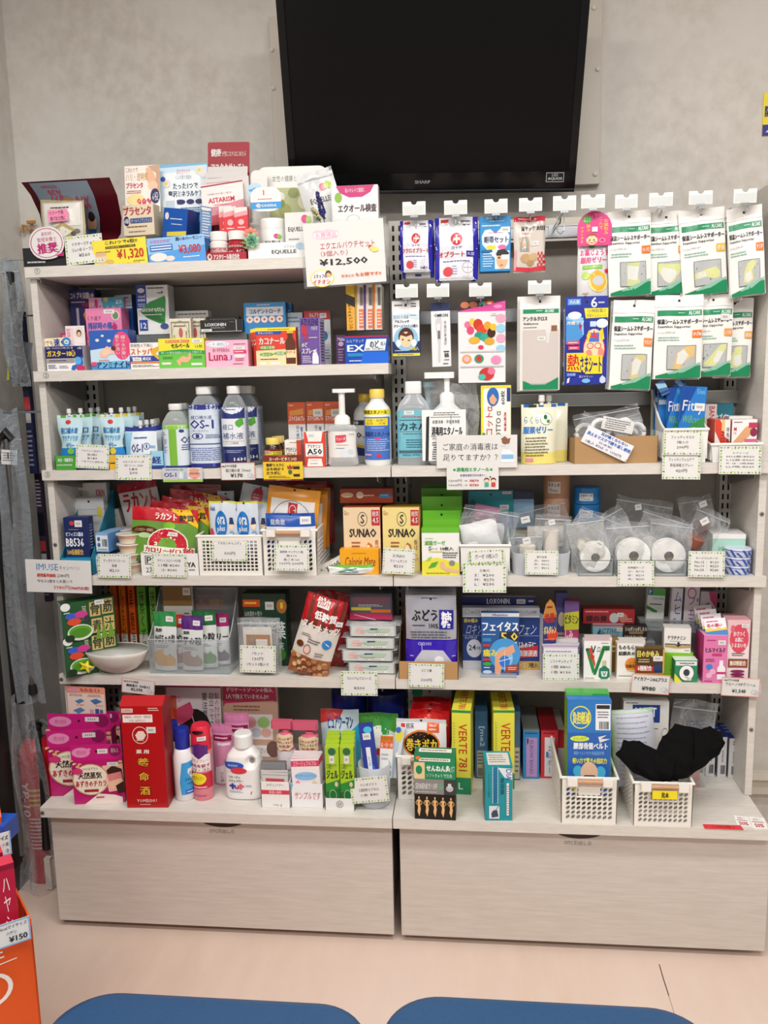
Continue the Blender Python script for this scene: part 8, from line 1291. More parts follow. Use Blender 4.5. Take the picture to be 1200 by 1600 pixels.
def minitray(label, px, Y, col, fs, hb=None, d=.045): return tray('display_tray', label, 'display stand', px, 6, Y, d, col, fs=fs, hb=hb)
minitray('white sachet tray with a crimson band beside the big white bottle', (408, 1222, 453, 1265), -.115, 'f0efed', 'Tメディパワー,20,6,80,18,5a5a5a;R0,32,100,48,d83a50;T保湿入浴料,28,34,72,46,f8e8ea;T collage,40,86,62,94,6a6a6a;P66,92,70,84,70,96,d8304a', hb=.072)
for i in range(4):
    card(('grey sachet with red stripe, front row of the sachet tray', 'pale sachet with red stripe, second row of the sachet tray', 'dark grey sachet, third row of the sachet tray', 'dark grey sachet, rear row of the sachet tray')[i], ((410, 1208, 450, 1240), (409, 1204, 451, 1236), (408, 1192, 447, 1230), (410, 1189, 449, 1228))[i], -.11+.009*i, 'R0,10,100,12,8a8a8a;R14,28,86,42,c84a54;M20,50,80,60,1,8a8a8a', (1, -1, 0, -1)[i], -3, name='sachet', cat='sachet', c=('cfcfcd', 'd4d4d2', '8a8c8e', '7c7e80')[i])
minitray('white sample tray with red handwritten kana and blue corner', (455, 1225, 505, 1262), -.110, 'eef0f2', 'Iサンプルです,10,34,90,66,c83a50;P0,0,8,0,0,40,8ab8e0', hb=.05)
for i in range(4):
    card(('pink sample card with houses, front of the sample tray', 'pink and blue sample card, second of the sample tray', 'white topped sample card, third of the sample tray', 'pale pink sample card at the rear of the sample tray')[i], (458+i, 1187-i*4, 502+i, 1240), -.104+.007*i, 'R0,6,100,22,d83a62;Tコラージュフルフル,8,8,90,20,f8e8ee;E50,50,40,12,8ac0e8;Tデリケートゾーン,14,44,84,54,2a4a8a;P6,74,20,60,34,74,30,96,10,96,e890a8;P60,80,80,60,98,80,98,100,60,100,e8d0a0', -3+i, -4, name='sample_card', cat='card', c='f0e8ea')
for px, y, l in (((434, 1128, 463, 1245), -.03, 'tall pink and white foam pump bottle behind the sachet tray'), ((468, 1131, 503, 1250), -.045, 'pink foam pump bottle with cream cloud badge behind the sample tray')):
    r = bottle('foam_pump_bottle', l, 'bottle', px, 6, y, [(.9, 0, 'e6dfe2', 'body'), (1, .02, 'e6dfe2', 'body'), (1, .55, 'e6dfe2', 'body'), (.95, .60, 'd8708a', 'collar'), (.8, .66, 'd8708a', 'collar'), (.75, .82, 'd8708a', 'collar'), (.4, .84, 'd8708a', 'collar'), (.4, .88, 'd8708a', 'collar')], labs=[('label_print', 1.04, .58, .88, 130, 0, 'P6,20,24,6,50,12,76,6,94,20,88,50,94,76,70,90,50,82,30,92,6,76,12,50,f2e0b8;Kふわふわ泡で,16,24,84,38,c04a5a;Kやさしくキレイ,16,42,84,56,4a3a3a;K W洗浄!,24,60,76,76,c04a5a', None), ('front_print', 1.0, .1, .5, 120, 0, 'K洗顔,30,10,60,30,6a6a6a;M20,40,80,80,4,9a9a9a', None)])
    w = (un(px[2], 1180, Y=y+.02).x-un(px[0], 1180, Y=y+.02).x); H = un((px[0]+px[2])/2, px[1], Y=y+.015).z-z6
    q = MB(); q.box(-w*.75, -.010, H*.89, w*.38, .010, H, mat('d8607c', .25), ch=.004); q.build('pump_head', r)
# green gel cartons in their tray
minitray('white tray front with a dark square mark under the green gel cartons', (508, 1248, 554, 1265), -.120, 'ececea', 'O50,48,12,30,.12,3a3a3a;T試供,43,30,57,66,3a3a3a', hb=.02, d=.10)
for k in range(2):
    for i in range(4):
        carton('gel_box', 'lime and green oral gel carton, '+('front', 'second', 'third', 'rear')[i]+' of the '+('pump side', 'toothbrush side')[k]+' file', 'box', (508.5+k*23+i*1.2, 1168-i*7, 530.5+k*23+i*.6, 1252), None, -.117+.023*i, .022, 'a8cc2a', z=z6+.004, fs='E50,7,28,6,2a6a4a;S30,14,66,26;T口腔ケア,10,27,80,35,1c3a1c;Kジェル,8,37,88,51,1c2a1c;P0,60,100,52,100,100,0,100,2a8a3a;P0,74,100,66,100,100,0,100,1c6a34;O50,78,26,9,.12,9ad08a;E76,60,12,4,d8c8a8;R34,92,66,97,2a3a6a' if not i else '', top='b4d43a', side='7aa81c', gloss=.25)
# blue cup of toothbrushes
X, Yy, Z, w, h = place((557, 1203, 608, 1265), 6, -.115); R = w/2
r = root('toothbrush_cup', 'translucent blue cup holding packaged toothbrushes', 'cup', (X, Yy+R, Z)); mb = MB(); mb.smooth = True
mb.lathe([(.01, .0015), (.86*R, .0), (.93*R, .004), (R, h), (.95*R, h), (.88*R, .005), (.01, .004)], FROSTB, 32, cap=False); mb.build('cup_wall', r)
for i, (px, an, c, l, f) in enumerate((((571, 1133, 593, 1215), -7, '2a3a9a', 'packaged toothbrush with dark blue card and white brush', 'E60,12,30,6,4ac0e8;S20,18,76,30;R30,44,62,100,eef0f2;V とる,36,50,58,80,2a4a9a;P60,70,90,90,60,90,3a6ad0'), ((592, 1152, 612, 1215), 3, 'f0f0ec', 'packaged toothbrush with orange and green lettered card', 'R0,0,100,14,e87a2a;T歯周病予防,4,2,96,12,3a6a3a;R0,14,100,30,e8642a;KG・U・M,6,17,94,28,w;M10,40,80,60,2,c0c0c0;KG,40,70,90,96,1a7a4a'), ((606, 1138, 620, 1215), 10, 'd8dfe6', 'clear packed toothbrush with yellow and blue bristles', 'E50,16,40,12,e8dc3a;E30,6,30,6,3a6ac0;R40,30,60,100,b8cce8'))):
    card(l, px, -.075+.014*i, f, an, -6, name='toothbrush_pack', cat='toothbrush', c=c, th=.006)
leafcard('leaf bordered card taped on the blue toothbrush cup', (550, 1216, 609, 1254), -.122, ['ペリオバイト', '口腔用カプセル', '1本 ¥40'], -7)
for i, (px, l, t) in enumerate((((519, 1079, 574, 1170), 'blue lidded denture care tub half hidden beside the poster', 'ポリ'), ((576, 1079, 634, 1170), 'blue lidded denture care tub with teal oral lettering', 'Oral'))):
    bottle('care_tub', l, 'tub', px, 6, .10, [(.93, 0, 'c4c0cc', 'body'), (.96, .60, 'c4c0cc', 'body'), (.99, .63, '1c2a7a', 'lid'), (1, .66, '1c2a7a', 'lid'), (1, .97, '1c2a7a', 'lid'), (.97, 1, '24348a', 'lid')], labs=[('label_print', .97, .1, .6, 150, 0, 'R0,0,100,24,c8a8c0;E60,70,40,30,d8e0dc;K%s,30,56,90,84,2a8aa8;E86,30,7,16,f0d0b8;P80,10,94,10,96,24,80,26,2a3a6a' % t, None)])
for i, (px, c, y, f, l) in enumerate((((500, 1114, 560, 1190), 'c8dbe6', .03, 'P0,0,60,0,50,12,0,20,c83a3a;Kピュアウーマン,20,8,84,26,2a4a8a;P50,40,100,20,100,80,60,90,2aa0c8;M30,34,80,44,1,3a6a9a', 'blue and white wet wipe pack slumped behind the gel cartons'), ((560, 1120, 622, 1200), 'dfe6dc', .035, 'P0,0,100,0,100,30,70,20,30,24,0,40,4a9a3a;E50,34,30,16,eef2ea;R56,6,76,40,3a9a4a;E52,62,16,12,c8302a;M20,50,60,56,1,4a6a4a', 'green and white wet wipe pack behind the toothbrushes'))):
    pouch('wipe_pack', l, 'pack', px, 6, y, .05, c, f, seal=.06, hole=False, wob=.0015, gloss=.2)
# basket of heat pads
basket('white oval holed basket of heat pads behind the moxa carton', (620, 1183, 706, 1246), 6, -.055, .20, 8, 6, handle=1, ny=12, taper=.04, slant=.9, hr=.36)
pouch('heat_pad_pack', 'white heat pad bag with flame edged black badge', 'bag', (618, 1127, 696, 1205), None, -.03, .03, 'e6e6ea', 'R0,0,100,6,d8d8de;R10,8,18,15,c83a3a;T桐灰,20,7,36,16,3a3a3a;R62,6,86,22,e8642a;M66,8,82,20,2,w;E50,42,37,24,e07a2a;E50,42,34,21,1a1410;K巻きポカ,20,32,80,54,e8c83a;M20,74,80,88,2,c84a4a;P20,74,50,68,50,84,20,90,d86a6a', z=z6+.05, stand=0, seal=.06, wob=.001, ry=1, gloss=.25)
for i in range(3):
    pouch('heat_pad_pack', 'glossy red heat pad bag with gold flashes, '+('nearest', 'middle', 'hindmost')[i]+' of the red ones', 'bag', ((637+2*i, 1112-10*i, 700+i, 1200)), None, .012+.03*i, .028, ('b8181c', 'a81418', '98141a')[i], 'E78,22,16,6,e0a82a;M30,10,60,20,1,e8a08a;E50,12,30,4,d0281c;E30,30,18,4,c8281c', z=z6+.04, stand=0, seal=.06, wob=.0022, ry=2, gloss=.15)
pouch('lint_pack', 'grey lint cloth pack with teal leaf at the very back', 'pack', (638, 1077, 706, 1190), 6, .135, .02, 'b8bcc0', 'E22,6,12,8,1c8a6a;Kリント布,40,16,96,30,2a2a2a;M4,16,20,20,1,5a5a5a', gloss=.3)
# moxa, stockings, supports
mx_ = 'R0,0,100,36,1c8a5a;R0,10,26,38,e8cf9a;E12,22,8,7,1c8a5a;R12,3,88,8,f0ece0;M16,4,84,7,1,6a4a2a;E10,3,6,3,e87a3a;Kせんねん灸,30,14,88,24,f2f6f2;Tオフ,90,14,98,24,f2f6f2;Tソフトきゅう 竹生島,30,27,92,33,dff0e4;R0,36,72,60,8a8884;R72,36,100,60,3a3a3c;TSENNENKYU OFF,3,43,56,52,f0f0ee;T150,58,43,70,52,3ac88a;E86,50,9,5,b8bcc0;R82,42,90,49,d0d4d8;M3,55,60,58,1,c8c8c4;R0,60,100,100,14100e;'
for k in range(5): x = 11+k*19.5; mx_ += 'E%g,66,1.8,2.4,e8b87a;P%g,69,%g,69,%g,76,%g,84,%g,90,%g,96,%g,88,%g,82,e8b87a;L%g,70,%g,74,1.2,e8b87a;L%g,74,%g,78,1.1,e8b87a;L%g,70,%g,74,1.2,e8b87a;L%g,74,%g,78,1.1,e8b87a;' % (x, x-4, x+4, x+2.4, x+4.2, x+2.6, x+.6, x-4, x-2.4, x-4, x-8, x-8, x-3, x+4, x+8, x+8, x+3)
carton('moxa_box', 'black and green moxa carton with a row of five golden figures', 'box', (647, 1182, 712, 1276), 6, -.148, .05, '1c8a5a', fs=mx_, top='1a7a50', side='14100e', rz=-2, ts='R10,20,90,60,f0ece0;M14,30,86,50,1,6a4a2a')

def verte(l, px, Y, d, rz_): return carton('stocking_box', l, 'box', px, 6, Y, d, 'e8e048', fs='R0,0,100,3,2a8a4a;QVERTE 781,36,16,80,72,c8302a;M8,14,18,60,14,b8b060;R0,80,100,100,1c8a5a;KL,34,86,56,94,e8f0e0', top='e8e048', side='d8d050', ts='R0,0,100,14,2a8a4a;QVERTE 781,34,18,70,96,c8302a', rz=rz_)
verte('tall yellow stocking carton with red upright lettering beside the moxa carton', (704, 1110, 738, 1254), -.02, .17, -4)
verte('tall yellow stocking carton with red upright lettering behind the teal box', (770, 1110, 805, 1243), .015, .15, 2)
for px, y, c, l, f in (((742, 1112, 762, 1212), .07, '34608e', 'slim blue support carton with white script between the yellow ones', 'Q[me2,30,22,76,52,b8cce0;R16,58,90,98,a8a498;M20,60,86,80,4,4a4a5a;C24,84,84,96'), ((803, 1112, 813, 1213), .065, '4a6a8e', 'narrow blue support carton right beside the second yellow one', 'R10,52,90,98,b8b4a8;M16,56,84,90,5,5a5a5a'), ((817, 1142, 843, 1210), .075, '2a84c4', 'blue elastic support carton with lilac panel', 'M10,3,90,8,1,1a2a5a;R20,14,86,96,b090c8;QELBOW BAND,42,20,62,90,6a4a8a;P24,16,34,16,34,24,28,30,24,24,3a2a4a'), ((845, 1142, 872, 1208), .08, 'c8303c', 'red elastic support carton with white panel beside the basket', 'M10,3,90,8,1,3a1a2a;R22,14,80,96,d8d8de;Vエルボー,40,30,62,90,3a3a5a;R30,44,44,56,2a84c4')):
    carton('support_box', l, 'box', px, 6, y, .16 if px[0] > 812 else .12, c, fs=f, top=('34608e', '34608e', '8a908c', 'b0202c')[[742, 803, 817, 845].index(px[0])], side='2a4a6a' if c != 'c8303c' else '8a1c26')
carton('support_box', 'grey topped carton with red band behind the red support carton', 'box', (856, 1140, 882, 1205), 6, .10, .14, 'c4c0ba', fs='R0,0,100,40,b82a34', top='c4beb6')
carton('glove_box', 'teal boxed kneader carton with blue stripes and large latin letters', 'box', (757, 1198, 802, 1279), 6, -.145, .085, '1a94a0', fs='P46,2,98,4,98,24,70,20,dfeaf0;QDIA,76,5,96,25,1c2f8a;'+''.join('L28,%g,46,%g,2.2,2a5ab0;' % (6+k*5, 2+k*5) for k in range(13))+'R27,0,28.5,68,eef4f6;R45.5,0,47,68,eef4f6;V銀座醸,56,20,70,52,1a4a5a;R78,30,86,90,eef0f0;M79,34,85,88,12,c05050;R14,72,52,96,d8e0e4;P22,86,30,80,44,80,48,92,24,94,3a4a5a;L38,80,50,72,1.4,3a4a5a;V ポリクッション湿布,10,8,18,56,0e5a64', top='1a94a0', side='b8a898', rz=3, ts='R12,14,92,92,dfdcd6;M18,24,86,80,4,8a8a8a', left='10707c')
bA = basket('white perforated basket with wooden grip holding blue pelvic belt cartons', (876, 1216, 965, 1289), 6, -.148, .26, 9, 7, handle=1, taper=.05, ny=14, slant=1.0, hr=.36)
be = 'P0,0,100,0,100,34,0,34,2a78c0;O30,18,24,12,.1,e8e050;K負担軽減,12,12,50,25,f0e84a;R64,4,98,31,eceef0;R66,5,96,9,2a2a2a;M67,11,95,19,3,4a4a5a;C72,22,94,30;E28,40,22,3,d8e84a;Tメッシュタイプ,14,38,44,42,2a4a2a;P70,38,90,36,76,40,98,40,74,44,w;K腰部骨盤ベルト,14,44,92,51,f0f4f6;T補助ベルト付き骨盤固定帯,14,53,84,57,8ac0f0;K軽い力で驚きの固定力,12,60,90,66,e8e84a;E24,74,11,6,4ab0d8;E76,75,12,6.5,4ab0d8;E50,76,20,12,e8bfa0;P24,84,40,78,62,78,78,84,66,96,34,96,3a3a44;L30,84,72,82,2,c8303a;R8,91,34,97,e8e050;K日本製,10,92,32,96.5,1a2a5a;M44,93,84,97,1,c8dcf0'
carton('belt_box', 'bright blue pelvic belt carton standing in the first perforated basket', 'box', (887, 1097, 956, 1228), None, -.110, .04, '2462b4', z=z6+.052, fs=be, side='7ab83a', top='2a78c8', rx=-3, rz=1)
carton('belt_box', 'green checked belt carton standing behind the bright blue one', 'box', (884, 1084, 951, 1220), None, -.062, .035, '3a9a3a', z=z6+.03, fs='R64,3,96,10,2a2a2a;KM-L,70,4,90,9,f0f0f0;P0,0,60,0,60,3,0,3,6ac04a;O30,14,22,8,.1,e8e050', side='a8b040', top='4ab04a')
basket('white perforated basket with wooden grip and yellow tag by the sale strips', (989, 1224, 1083, 1294), 6, -.150, .27, 10, 7, handle=2, taper=.05, ny=15, slant=1.0, hr=.36)
card('yellow sample tag with black characters on the second perforated basket', (1019, 1236, 1058, 1249), -.171, 'K見本,36,18,66,84,3a3410', 0, name='tag', cat='tag', c='f0dc1c')
carton('stocking_box', 'white and blue compression carton standing behind the black belt', 'box', (973, 1096, 1044, 1225), None, .02, .03, 'dddcd8', z=z6+.01, fs='R20,4,80,24,24408a;KJOBST,24,7,72,21,e8ecf4;M4,1,40,3,1,3a3a5a;O92,36,7,6,.1,5a5a5a;M60,30,80,32,1,5a5a5a;P84,44,96,40,98,52,88,52,5a5a5a', side='b8b8b4')
r = pouch('elastic_pack', 'pale lattice patterned elastic pack rolled at the basket top', 'pack', (967, 1113, 1035, 1200), None, -.05, .045, 'cdd0dc', 'R0,0,100,5,a8c8a0;'+''.join('M10,%g,90,%g,1,a4a8c4;' % (8+k*6, 11+k*6) for k in range(14))+'R0,6,6,100,b0cca8', z=z6+.04, stand=0, seal=.03, hole=False, ry=-6, gloss=.35)
# black elastic belt draped out of the second basket
a0 = un(1035, 1200, Y=-.09)
r = root('elastic_belt', 'wide black elastic support belt draped out of the second basket', 'belt', a0)
BK = mat('09090a', .9, spec=.15, bump=.4, bs=220)
def strap(pts, wd, nm, th=.007):
    """thick folded band through measured points: (px, py, Y, half width direction px)"""
    P_ = [un(x, y, Y=Y)-a0 for x, y, Y, _, _ in pts]; Q_ = [un(x2, y2, Y=Y+.03)-a0 for _, _, Y, x2, y2 in pts]
    def f(u, v):
        q = u*(len(pts)-1); i = min(len(pts)-2, int(q)); e = q-i; e = e*e*(3-2*e)*.4+e*.6; A = P_[i].lerp(P_[i+1], e); B = Q_[i].lerp(Q_[i+1], e)
        p = A.lerp(B, v); p.y += -.010*sin(pi*v)+.0025*sin(17*u+9*v)+.002*sin(40*u*v); return p
    mb = MB(); mb.smooth = True; mb.grid(f, 26, 12, BK); n = len(mb.v); mb.grid(lambda u, v: f(1-u, v)+Vector((0, th, 0)), 26, 12, BK)
    mb.build(nm, r)
strap([(962, 1180, -.11, 975, 1158), (990, 1208, -.125, 1000, 1160), (1022, 1222, -.14, 1030, 1175), (1048, 1218, -.14, 1056, 1172)], .04, 'left_band')
strap([(1045, 1222, -.135, 1022, 1180), (1076, 1214, -.13, 1036, 1154), (1106, 1192, -.11, 1056, 1133), (1128, 1164, -.09, 1114, 1143)], .04, 'right_band')
strap([(1080, 1212, -.125, 1085, 1146), (1104, 1194, -.105, 1112, 1138), (1124, 1178, -.085, 1130, 1148), (1133, 1160, -.07, 1126, 1150)], .04, 'band_end', .012)
strap([(990, 1200, -.10, 1008, 1168), (1020, 1222, -.115, 1026, 1184), (1060, 1220, -.11, 1050, 1176)], .03, 'inner_fold')
for i in range(4):
    carton('support_box', 'blue topped white support carton with barcode, '+('first', 'second', 'third', 'fourth nearest the side panel')[i]+' of the row', 'box', ((1088, 1150, 1103, 1200), (1103, 1150, 1119, 1201), (1121, 1152, 1137, 1202), (1138, 1154, 1154, 1205))[i], 6, .115-.002*i, .10, 'd8d8da', fs='M40,6,62,18,2,4a4a5a;QBONBONE,44,34,62,62,5a5a62;C34,70,86,92', top='16308a', side='8a8f9a', ts='M16,10,90,70,3,a0b0d8', rz=3)
rr, w, h = zbag('sample_pack', 'clear pack of folded cloth behind the black belt', 'pack', (1040, 1098, 1110, 1180), 6, .03, .04, ang=-6, seed=88, wob=.003)
mb = MB(); mb.smooth = True; f_, b_ = s_pouch(w*.7, h*.6, .03, 0, 0, .02, .002, 9); mb.grid(lambda u, v: f_(u, v)[0], 8, 8, mat('c88a80', .7)); mb.grid(lambda u, v: b_(u, v), 8, 8, mat('c88a80', .7)); mb.build('folded_cloth', rr)
# flat strips lying on the cabinet top
def lying(label, quad, c, spec, nm, cat):
    P = [un(x, y, Z=z6) for x, y in quad]; o = (P[0]+P[1]+P[2]+P[3])/4; r = root(nm, label, cat, (o.x, o.y, z6+.0004)); V = [(p.x-o.x, p.y-o.y, t) for t in (0, .0011) for p in P]
    mb = MB(); mb.add(V, [(3, 2, 1, 0), (4, 5, 6, 7), (0, 1, 5, 4), (1, 2, 6, 5), (2, 3, 7, 6), (3, 0, 4, 7)], mat(c, .5)); mb.build('sheet', r)
    def sf(u, v): a = Vector(V[7]).lerp(Vector(V[6]), u); b = Vector(V[4]).lerp(Vector(V[5]), u); return a.lerp(b, v), (0, 0, 1)
    printed('front_print', r, lambda u, v: ((lambda p: (p, (0, 0, 1)))(Vector(V[7]).lerp(Vector(V[6]), u).lerp(Vector(V[4]).lerp(Vector(V[5]), u), v))), spec)
lying('red adhesive strip with dark writing stuck on the cabinet top edge', [(1101, 1295), (1162, 1297), (1157, 1290.5), (1098, 1288.5)], 'e03a40', 'T（ Sale品 ）,24,20,80,80,8a1c24', 'tape_strip', 'label')
sl = 'Tsale !,20,10,70,30,c04a5a;M10,38,90,52,1,a83a4a;K50%,20,60,80,90,c83a4a'
lying('white rounded sale tag lying partly on the red strip', [(1152, 1291), (1176, 1293), (1168, 1277), (1146, 1274.5)], 'f2f1ee', sl, 'sale_tag', 'tag')
lying('white rounded sale tag lying nearest the cabinet end', [(1177, 1295), (1199.5, 1296), (1194, 1279), (1169, 1276.5)], 'f2f1ee', sl, 'sale_tag', 'tag')
# ================================================================== left side: hanging canes, extinguisher, orange display; chairs
def wallhook(r, y0, z): mb = MB(); mb.tube([(0, 0, 0), (0, y0*.5, .004), (0, y0, 0), (0, y0, .01)], .0018, CHROME, 6); o = mb.build('hook', r); return o
def cane(label, px, Y, seed, handle=1, c='141416'):
    x0, y0, x1, y1 = px; a = un((x0+x1)/2, y1, Y=Y); b = un((x0+x1)/2, y0, Y=Y); w = un(x1, y0, Y=Y).x-un(x0, y0, Y=Y).x; h = b.z-a.z
    r = root('bagged_cane', label, 'cane', a); M_ = mat(c, .45)
    if handle: mb = MB(); mb.tube([(-w*.30, 0, h*.84), (-w*.22, 0, h*.90), (0, 0, h*.925), (w*.2, 0, h*.90)], .012, M_, 10); mb.build('handle', r)
    mb = MB(); mb.tube([(0, 0, h*.9), (.004, 0, h*.5), (.01, 0, h*.06)], .009, mat('6d6a68', .35, .6) if handle else M_, 10, rr=[.010, .009, .008]); mb.build('shaft', r)
    mb = MB(); mb.lathe([(.010, 0), (.013, .003), (.011, .03)], '1a1a1a', 12); o = mb.build('rubber_tip', r); o.location = (.01, 0, h*.035)
    filmbag(r, w, h, .05, seed=seed, wob=.009, m=FILMC)
    mb = MB(); mb.box(-.004, 0, h*.985, -.8942-a.x, .003, h*.992, CHROME); mb.build('hang_wire', r)
    return r
cane('black cane in a clear crumpled bag hanging by the top shelf end', (16, 404, 46, 604), .07, 91, 0)
cane('grey shafted cane with black handle in the long crumpled clear bag', (24, 638, 72, 1100), .06, 92)
for px, Y, l, c in (((46, 486, 58, 740), .115, 'slim navy packaged cane with red label hanging beside the side panel', '1c2246'), ((68, 740, 82, 940), .165, 'slim dark plum packaged cane low beside the side panel', '3a2a40')):
    x0, y0, x1, y1 = px; a = un((x0+x1)/2, y1, Y=Y); h = un(60, y0, Y=Y).z-un(60, y1, Y=Y).z; X_ = min(a.x, -.906)
    r = root('cane_box', l, 'cane', (X_, Y, a.z)); mb = MB(); mb.box(-.010, 0, 0, .010, .018, h, c, ch=.002); mb.build('sleeve', r)
    printed('front_print', r, s_flat(.02, h), 'R4,30,96,48,101224;R10,52,90,60,b83a3a;R14,62,86,68,b8b8b4;M10,4,90,26,8,c8c0c8;M10,72,90,96,8,8a8aa0')
    mb = MB(); mb.box(-.002, .006, h*.97, -.8942-X_, .010, h*.98, CHROME); mb.build('hang_wire', r)
a = un(19, 812, Y=.08); r = root('black_bagged_brace', 'black item in a small clear bag with a white paper tag by the dark door', 'bag', (a.x, .08, a.z)); h = un(17, 730, Y=.08).z-a.z
mb = MB(); mb.box(-.022, 0, 0, .026, .012, h, mat('0e0e10', .5), ch=.003); mb.build('cloth_pack', r); filmbag(r, .062, h*1.12, .03, seed=97, wob=.003)
card('white paper tag hanging over the small black bagged item', (2, 703, 27, 726), .05, 'M10,14,90,80,4,7a7a7a;R40,18,48,60,3a3a3a', 4, name='paper_tag', cat='tag')
mb = MB(); mb.box(-1.0995-a.x, .004, h*1.0, .002, .008, h*1.02, CHROME); mb.build('hang_wire', r)
pouch('mesh_pack', 'grey mesh pack in clear plastic hanging beside the upper black cane', 'pack', (4, 532, 40, 602), None, .10, .016, '77797c', 'M8,20,92,90,9,5a5c60;P0,40,10,40,16,90,4,94,c8c84a', stand=0, ry=10, gloss=.2, hole=False)
a = un(44, 1046, Y=.372); b = un(16, 942, Y=.372); w = .05
r = root('extinguisher_sign', 'red and white fire extinguisher sign on the wall behind the bagged canes', 'sign', (a.x-.028, YW-.003, a.z)); h = b.z-a.z
mb = MB(); mb.box(-.034, 0, 0, .034, .0028, h, 'ece9e4', ch=.001); mb.build('plate', r)
printed('front_print', r, s_flat(.068, h), 'R6,4,94,50,b8141e;K消,16,8,84,46,f0ece8;R6,54,94,96,b8141e;R12,58,88,92,ece9e4;K1,18,60,34,68,b8141e;P30,72,56,70,70,88,40,90,b8141e', gloss=.35)
# fire extinguisher
X_, Y_ = -1.040, .11
zt = un(60, 1152, Y=Y_).z
r = root('fire_extinguisher', 'red fire extinguisher standing on the floor beside the left cabinet', 'fire extinguisher', (X_, Y_, 0)); RD = mat('b81826', .25)
mb = MB(); mb.lathe([(.050, 0), (.054, .006), (.054, zt-.05), (.050, zt-.025), (.034, zt-.006), (.018, zt)], RD, 32); o = mb.build('cylinder', r)
for p in o.data.polygons: p.use_smooth = len(p.vertices) == 4
printed('label_print', r, s_round(.0545, .06, zt-.07, 150), 'QYP-10,28,14,46,50,e8e0e0;M44,20,84,40,4,d8c848;M40,50,86,84,9,d8c8c8;O20,70,10,7,.2,e8d848', curved=8)
mb = MB(); mb.lathe([(.016, zt), (.016, zt+.03), (.02, zt+.032), (.018, zt+.045)], mat('2a2a2c', .3), 16); mb.build('valve', r)
mb = MB(); mb.tube([(.0, 0, zt+.045), (.03, -.02, zt+.06), (.06, -.03, zt+.05)], .006, mat('b0b0b0', .3, .8), 8); mb.build('lever', r)
mb = MB(); mb.tube([(.010, -.01, zt+.02), (.034, -.05, zt-.02), (.038, -.058, zt-.14), (.036, -.060, zt*.28)], .008, '141416', 10, rr=[.008, .008, .008, .013]); mb.build('hose', r)
# clear sheet of plastic slumped on the floor round the extinguisher
r = root('plastic_sheet', 'crumpled clear plastic sheet around the fire extinguisher, reaching the floor', 'plastic sheet', (X_, Y_, .001)); rn = random.Random(5); ph = [rn.random()*6 for _ in range(6)]
def ps(u, v):
    a = pi*(1.02+.96*u); rr_ = .060+.010*sin(7*u+ph[0]+5*v)+.006*sin(19*u+ph[1]-8*v)+.075*max(0, v-.86)**.6; zz = max(.001, (zt+.14)*(1-v)+.012*sin(9*u+ph[2])*(1-v))
    return (min(.07, max(-.055, rr_*cos(a)*(.95-.35*(1-v)**2))), min(-.062, rr_*sin(a)*1.1-.012), zz)
film(r, ps, 30, 40, 'sheet', FILM)
# orange curry display at the lower left
Yo = -.86; X1 = un(56, 1510, Y=Yo).x; zf = un(50, 1446, Y=Yo).z; OR = mat('e2571a', .5)
r = root('cardboard_display', 'bright orange cardboard floor display of curry packets in the near corner', 'display stand', (X1-.15*cos(.66), Yo-.15*sin(.66), 0), (0, 0, .66)); W = .15
mb = MB(); mb.box(-W, 0, 0, W, .0025, zf, OR); fp = mb.build('front_panel', r)
printed('front_print', fp, s_flat(2*W, zf), 'R76,3.4,84,3.9,f4ece4;R76,5,84.5,5.5,f4ece4;R76,6.6,85,7.1,f4ece4;L70,9.4,91,8.6,.35,f4ece4;O76,16.5,12,5.6,.2,f4ece4;Tal,77,15.4,81,17.6,f4ece4')
zb = un(8, 1338, Y=Yo+.26).z
for s in (-1, 1):
    mb = MB(); P = [(0, 0), (.27, 0), (.27, zb+.05), (.26, zb), (0, zf+.012)]; x = s*W; x2 = x-s*.003
    mb.add([(x, p, q) for p, q in P]+[(x2, p, q) for p, q in P], [tuple(range(5)), tuple(range(9, 4, -1))]+[(i, (i+1) % 5, 5+(i+1) % 5, 5+i) for i in range(5)], OR); mb.build('side_panel', r)
mb = MB(); mb.box(-W, .268, 0, W, .271, zb+.05, OR); mb.build('back_panel', r)
mb = MB(); mb.box(-W, .0025, zf-.12, W, .268, zf-.117, 'b8481a'); mb.build('inner_shelf', r)
zu = un(8, 1120, Y=Yo+.30).z
for s in (-1, 1):
    mb = MB(); P = [(.272, 0), (.42, 0), (.46, zu+.25), (.40, zu), (.272, zb+.11)]; x = s*W*.985; x2 = x-s*.003
    mb.add([(x, p, q) for p, q in P]+[(x2, p, q) for p, q in P], [tuple(range(5)), tuple(range(9, 4, -1))]+[(i, (i+1) % 5, 5+(i+1) % 5, 5+i) for i in range(5)], OR); mb.build('side_panel', r)
mb = MB(); mb.box(-W*.985, .272, 0, W*.985, .2745, zb+.11, OR); mb.build('front_panel', r)
for i in range(3):
    carton('curry_box', ('crimson curry packet box, front in the orange display bin', 'crimson curry packet box, middle in the orange display bin', 'crimson curry packet box, rear in the orange display bin')[i], 'box', (-26-16*i, 1356-16*i, 22-17*i, 1440-10*i), None, Yo+.0+.04*i, .03, 'b01c3a', z=zf-.116, fs='R0,0,100,4,8a1430;Vハヤシ,62,8,84,56,f4e8e8;R30,70,96,94,e8e4e0', side='a01834', rz=38, top='c83a50')
card('blue dotted price card reading 150 on the orange display front', (-4, 1440, 46, 1476), Yo-.05, 'R0,0,100,6,8ab0d8;R0,94,100,100,8ab0d8;R96,0,100,100,8ab0d8;T100kcalマイサイズ,6,12,92,28,2a2a2a;Tハヤシ,34,38,62,54,2a2a2a;K¥150,40,62,90,86,2a2a2a', 0, rz=38)
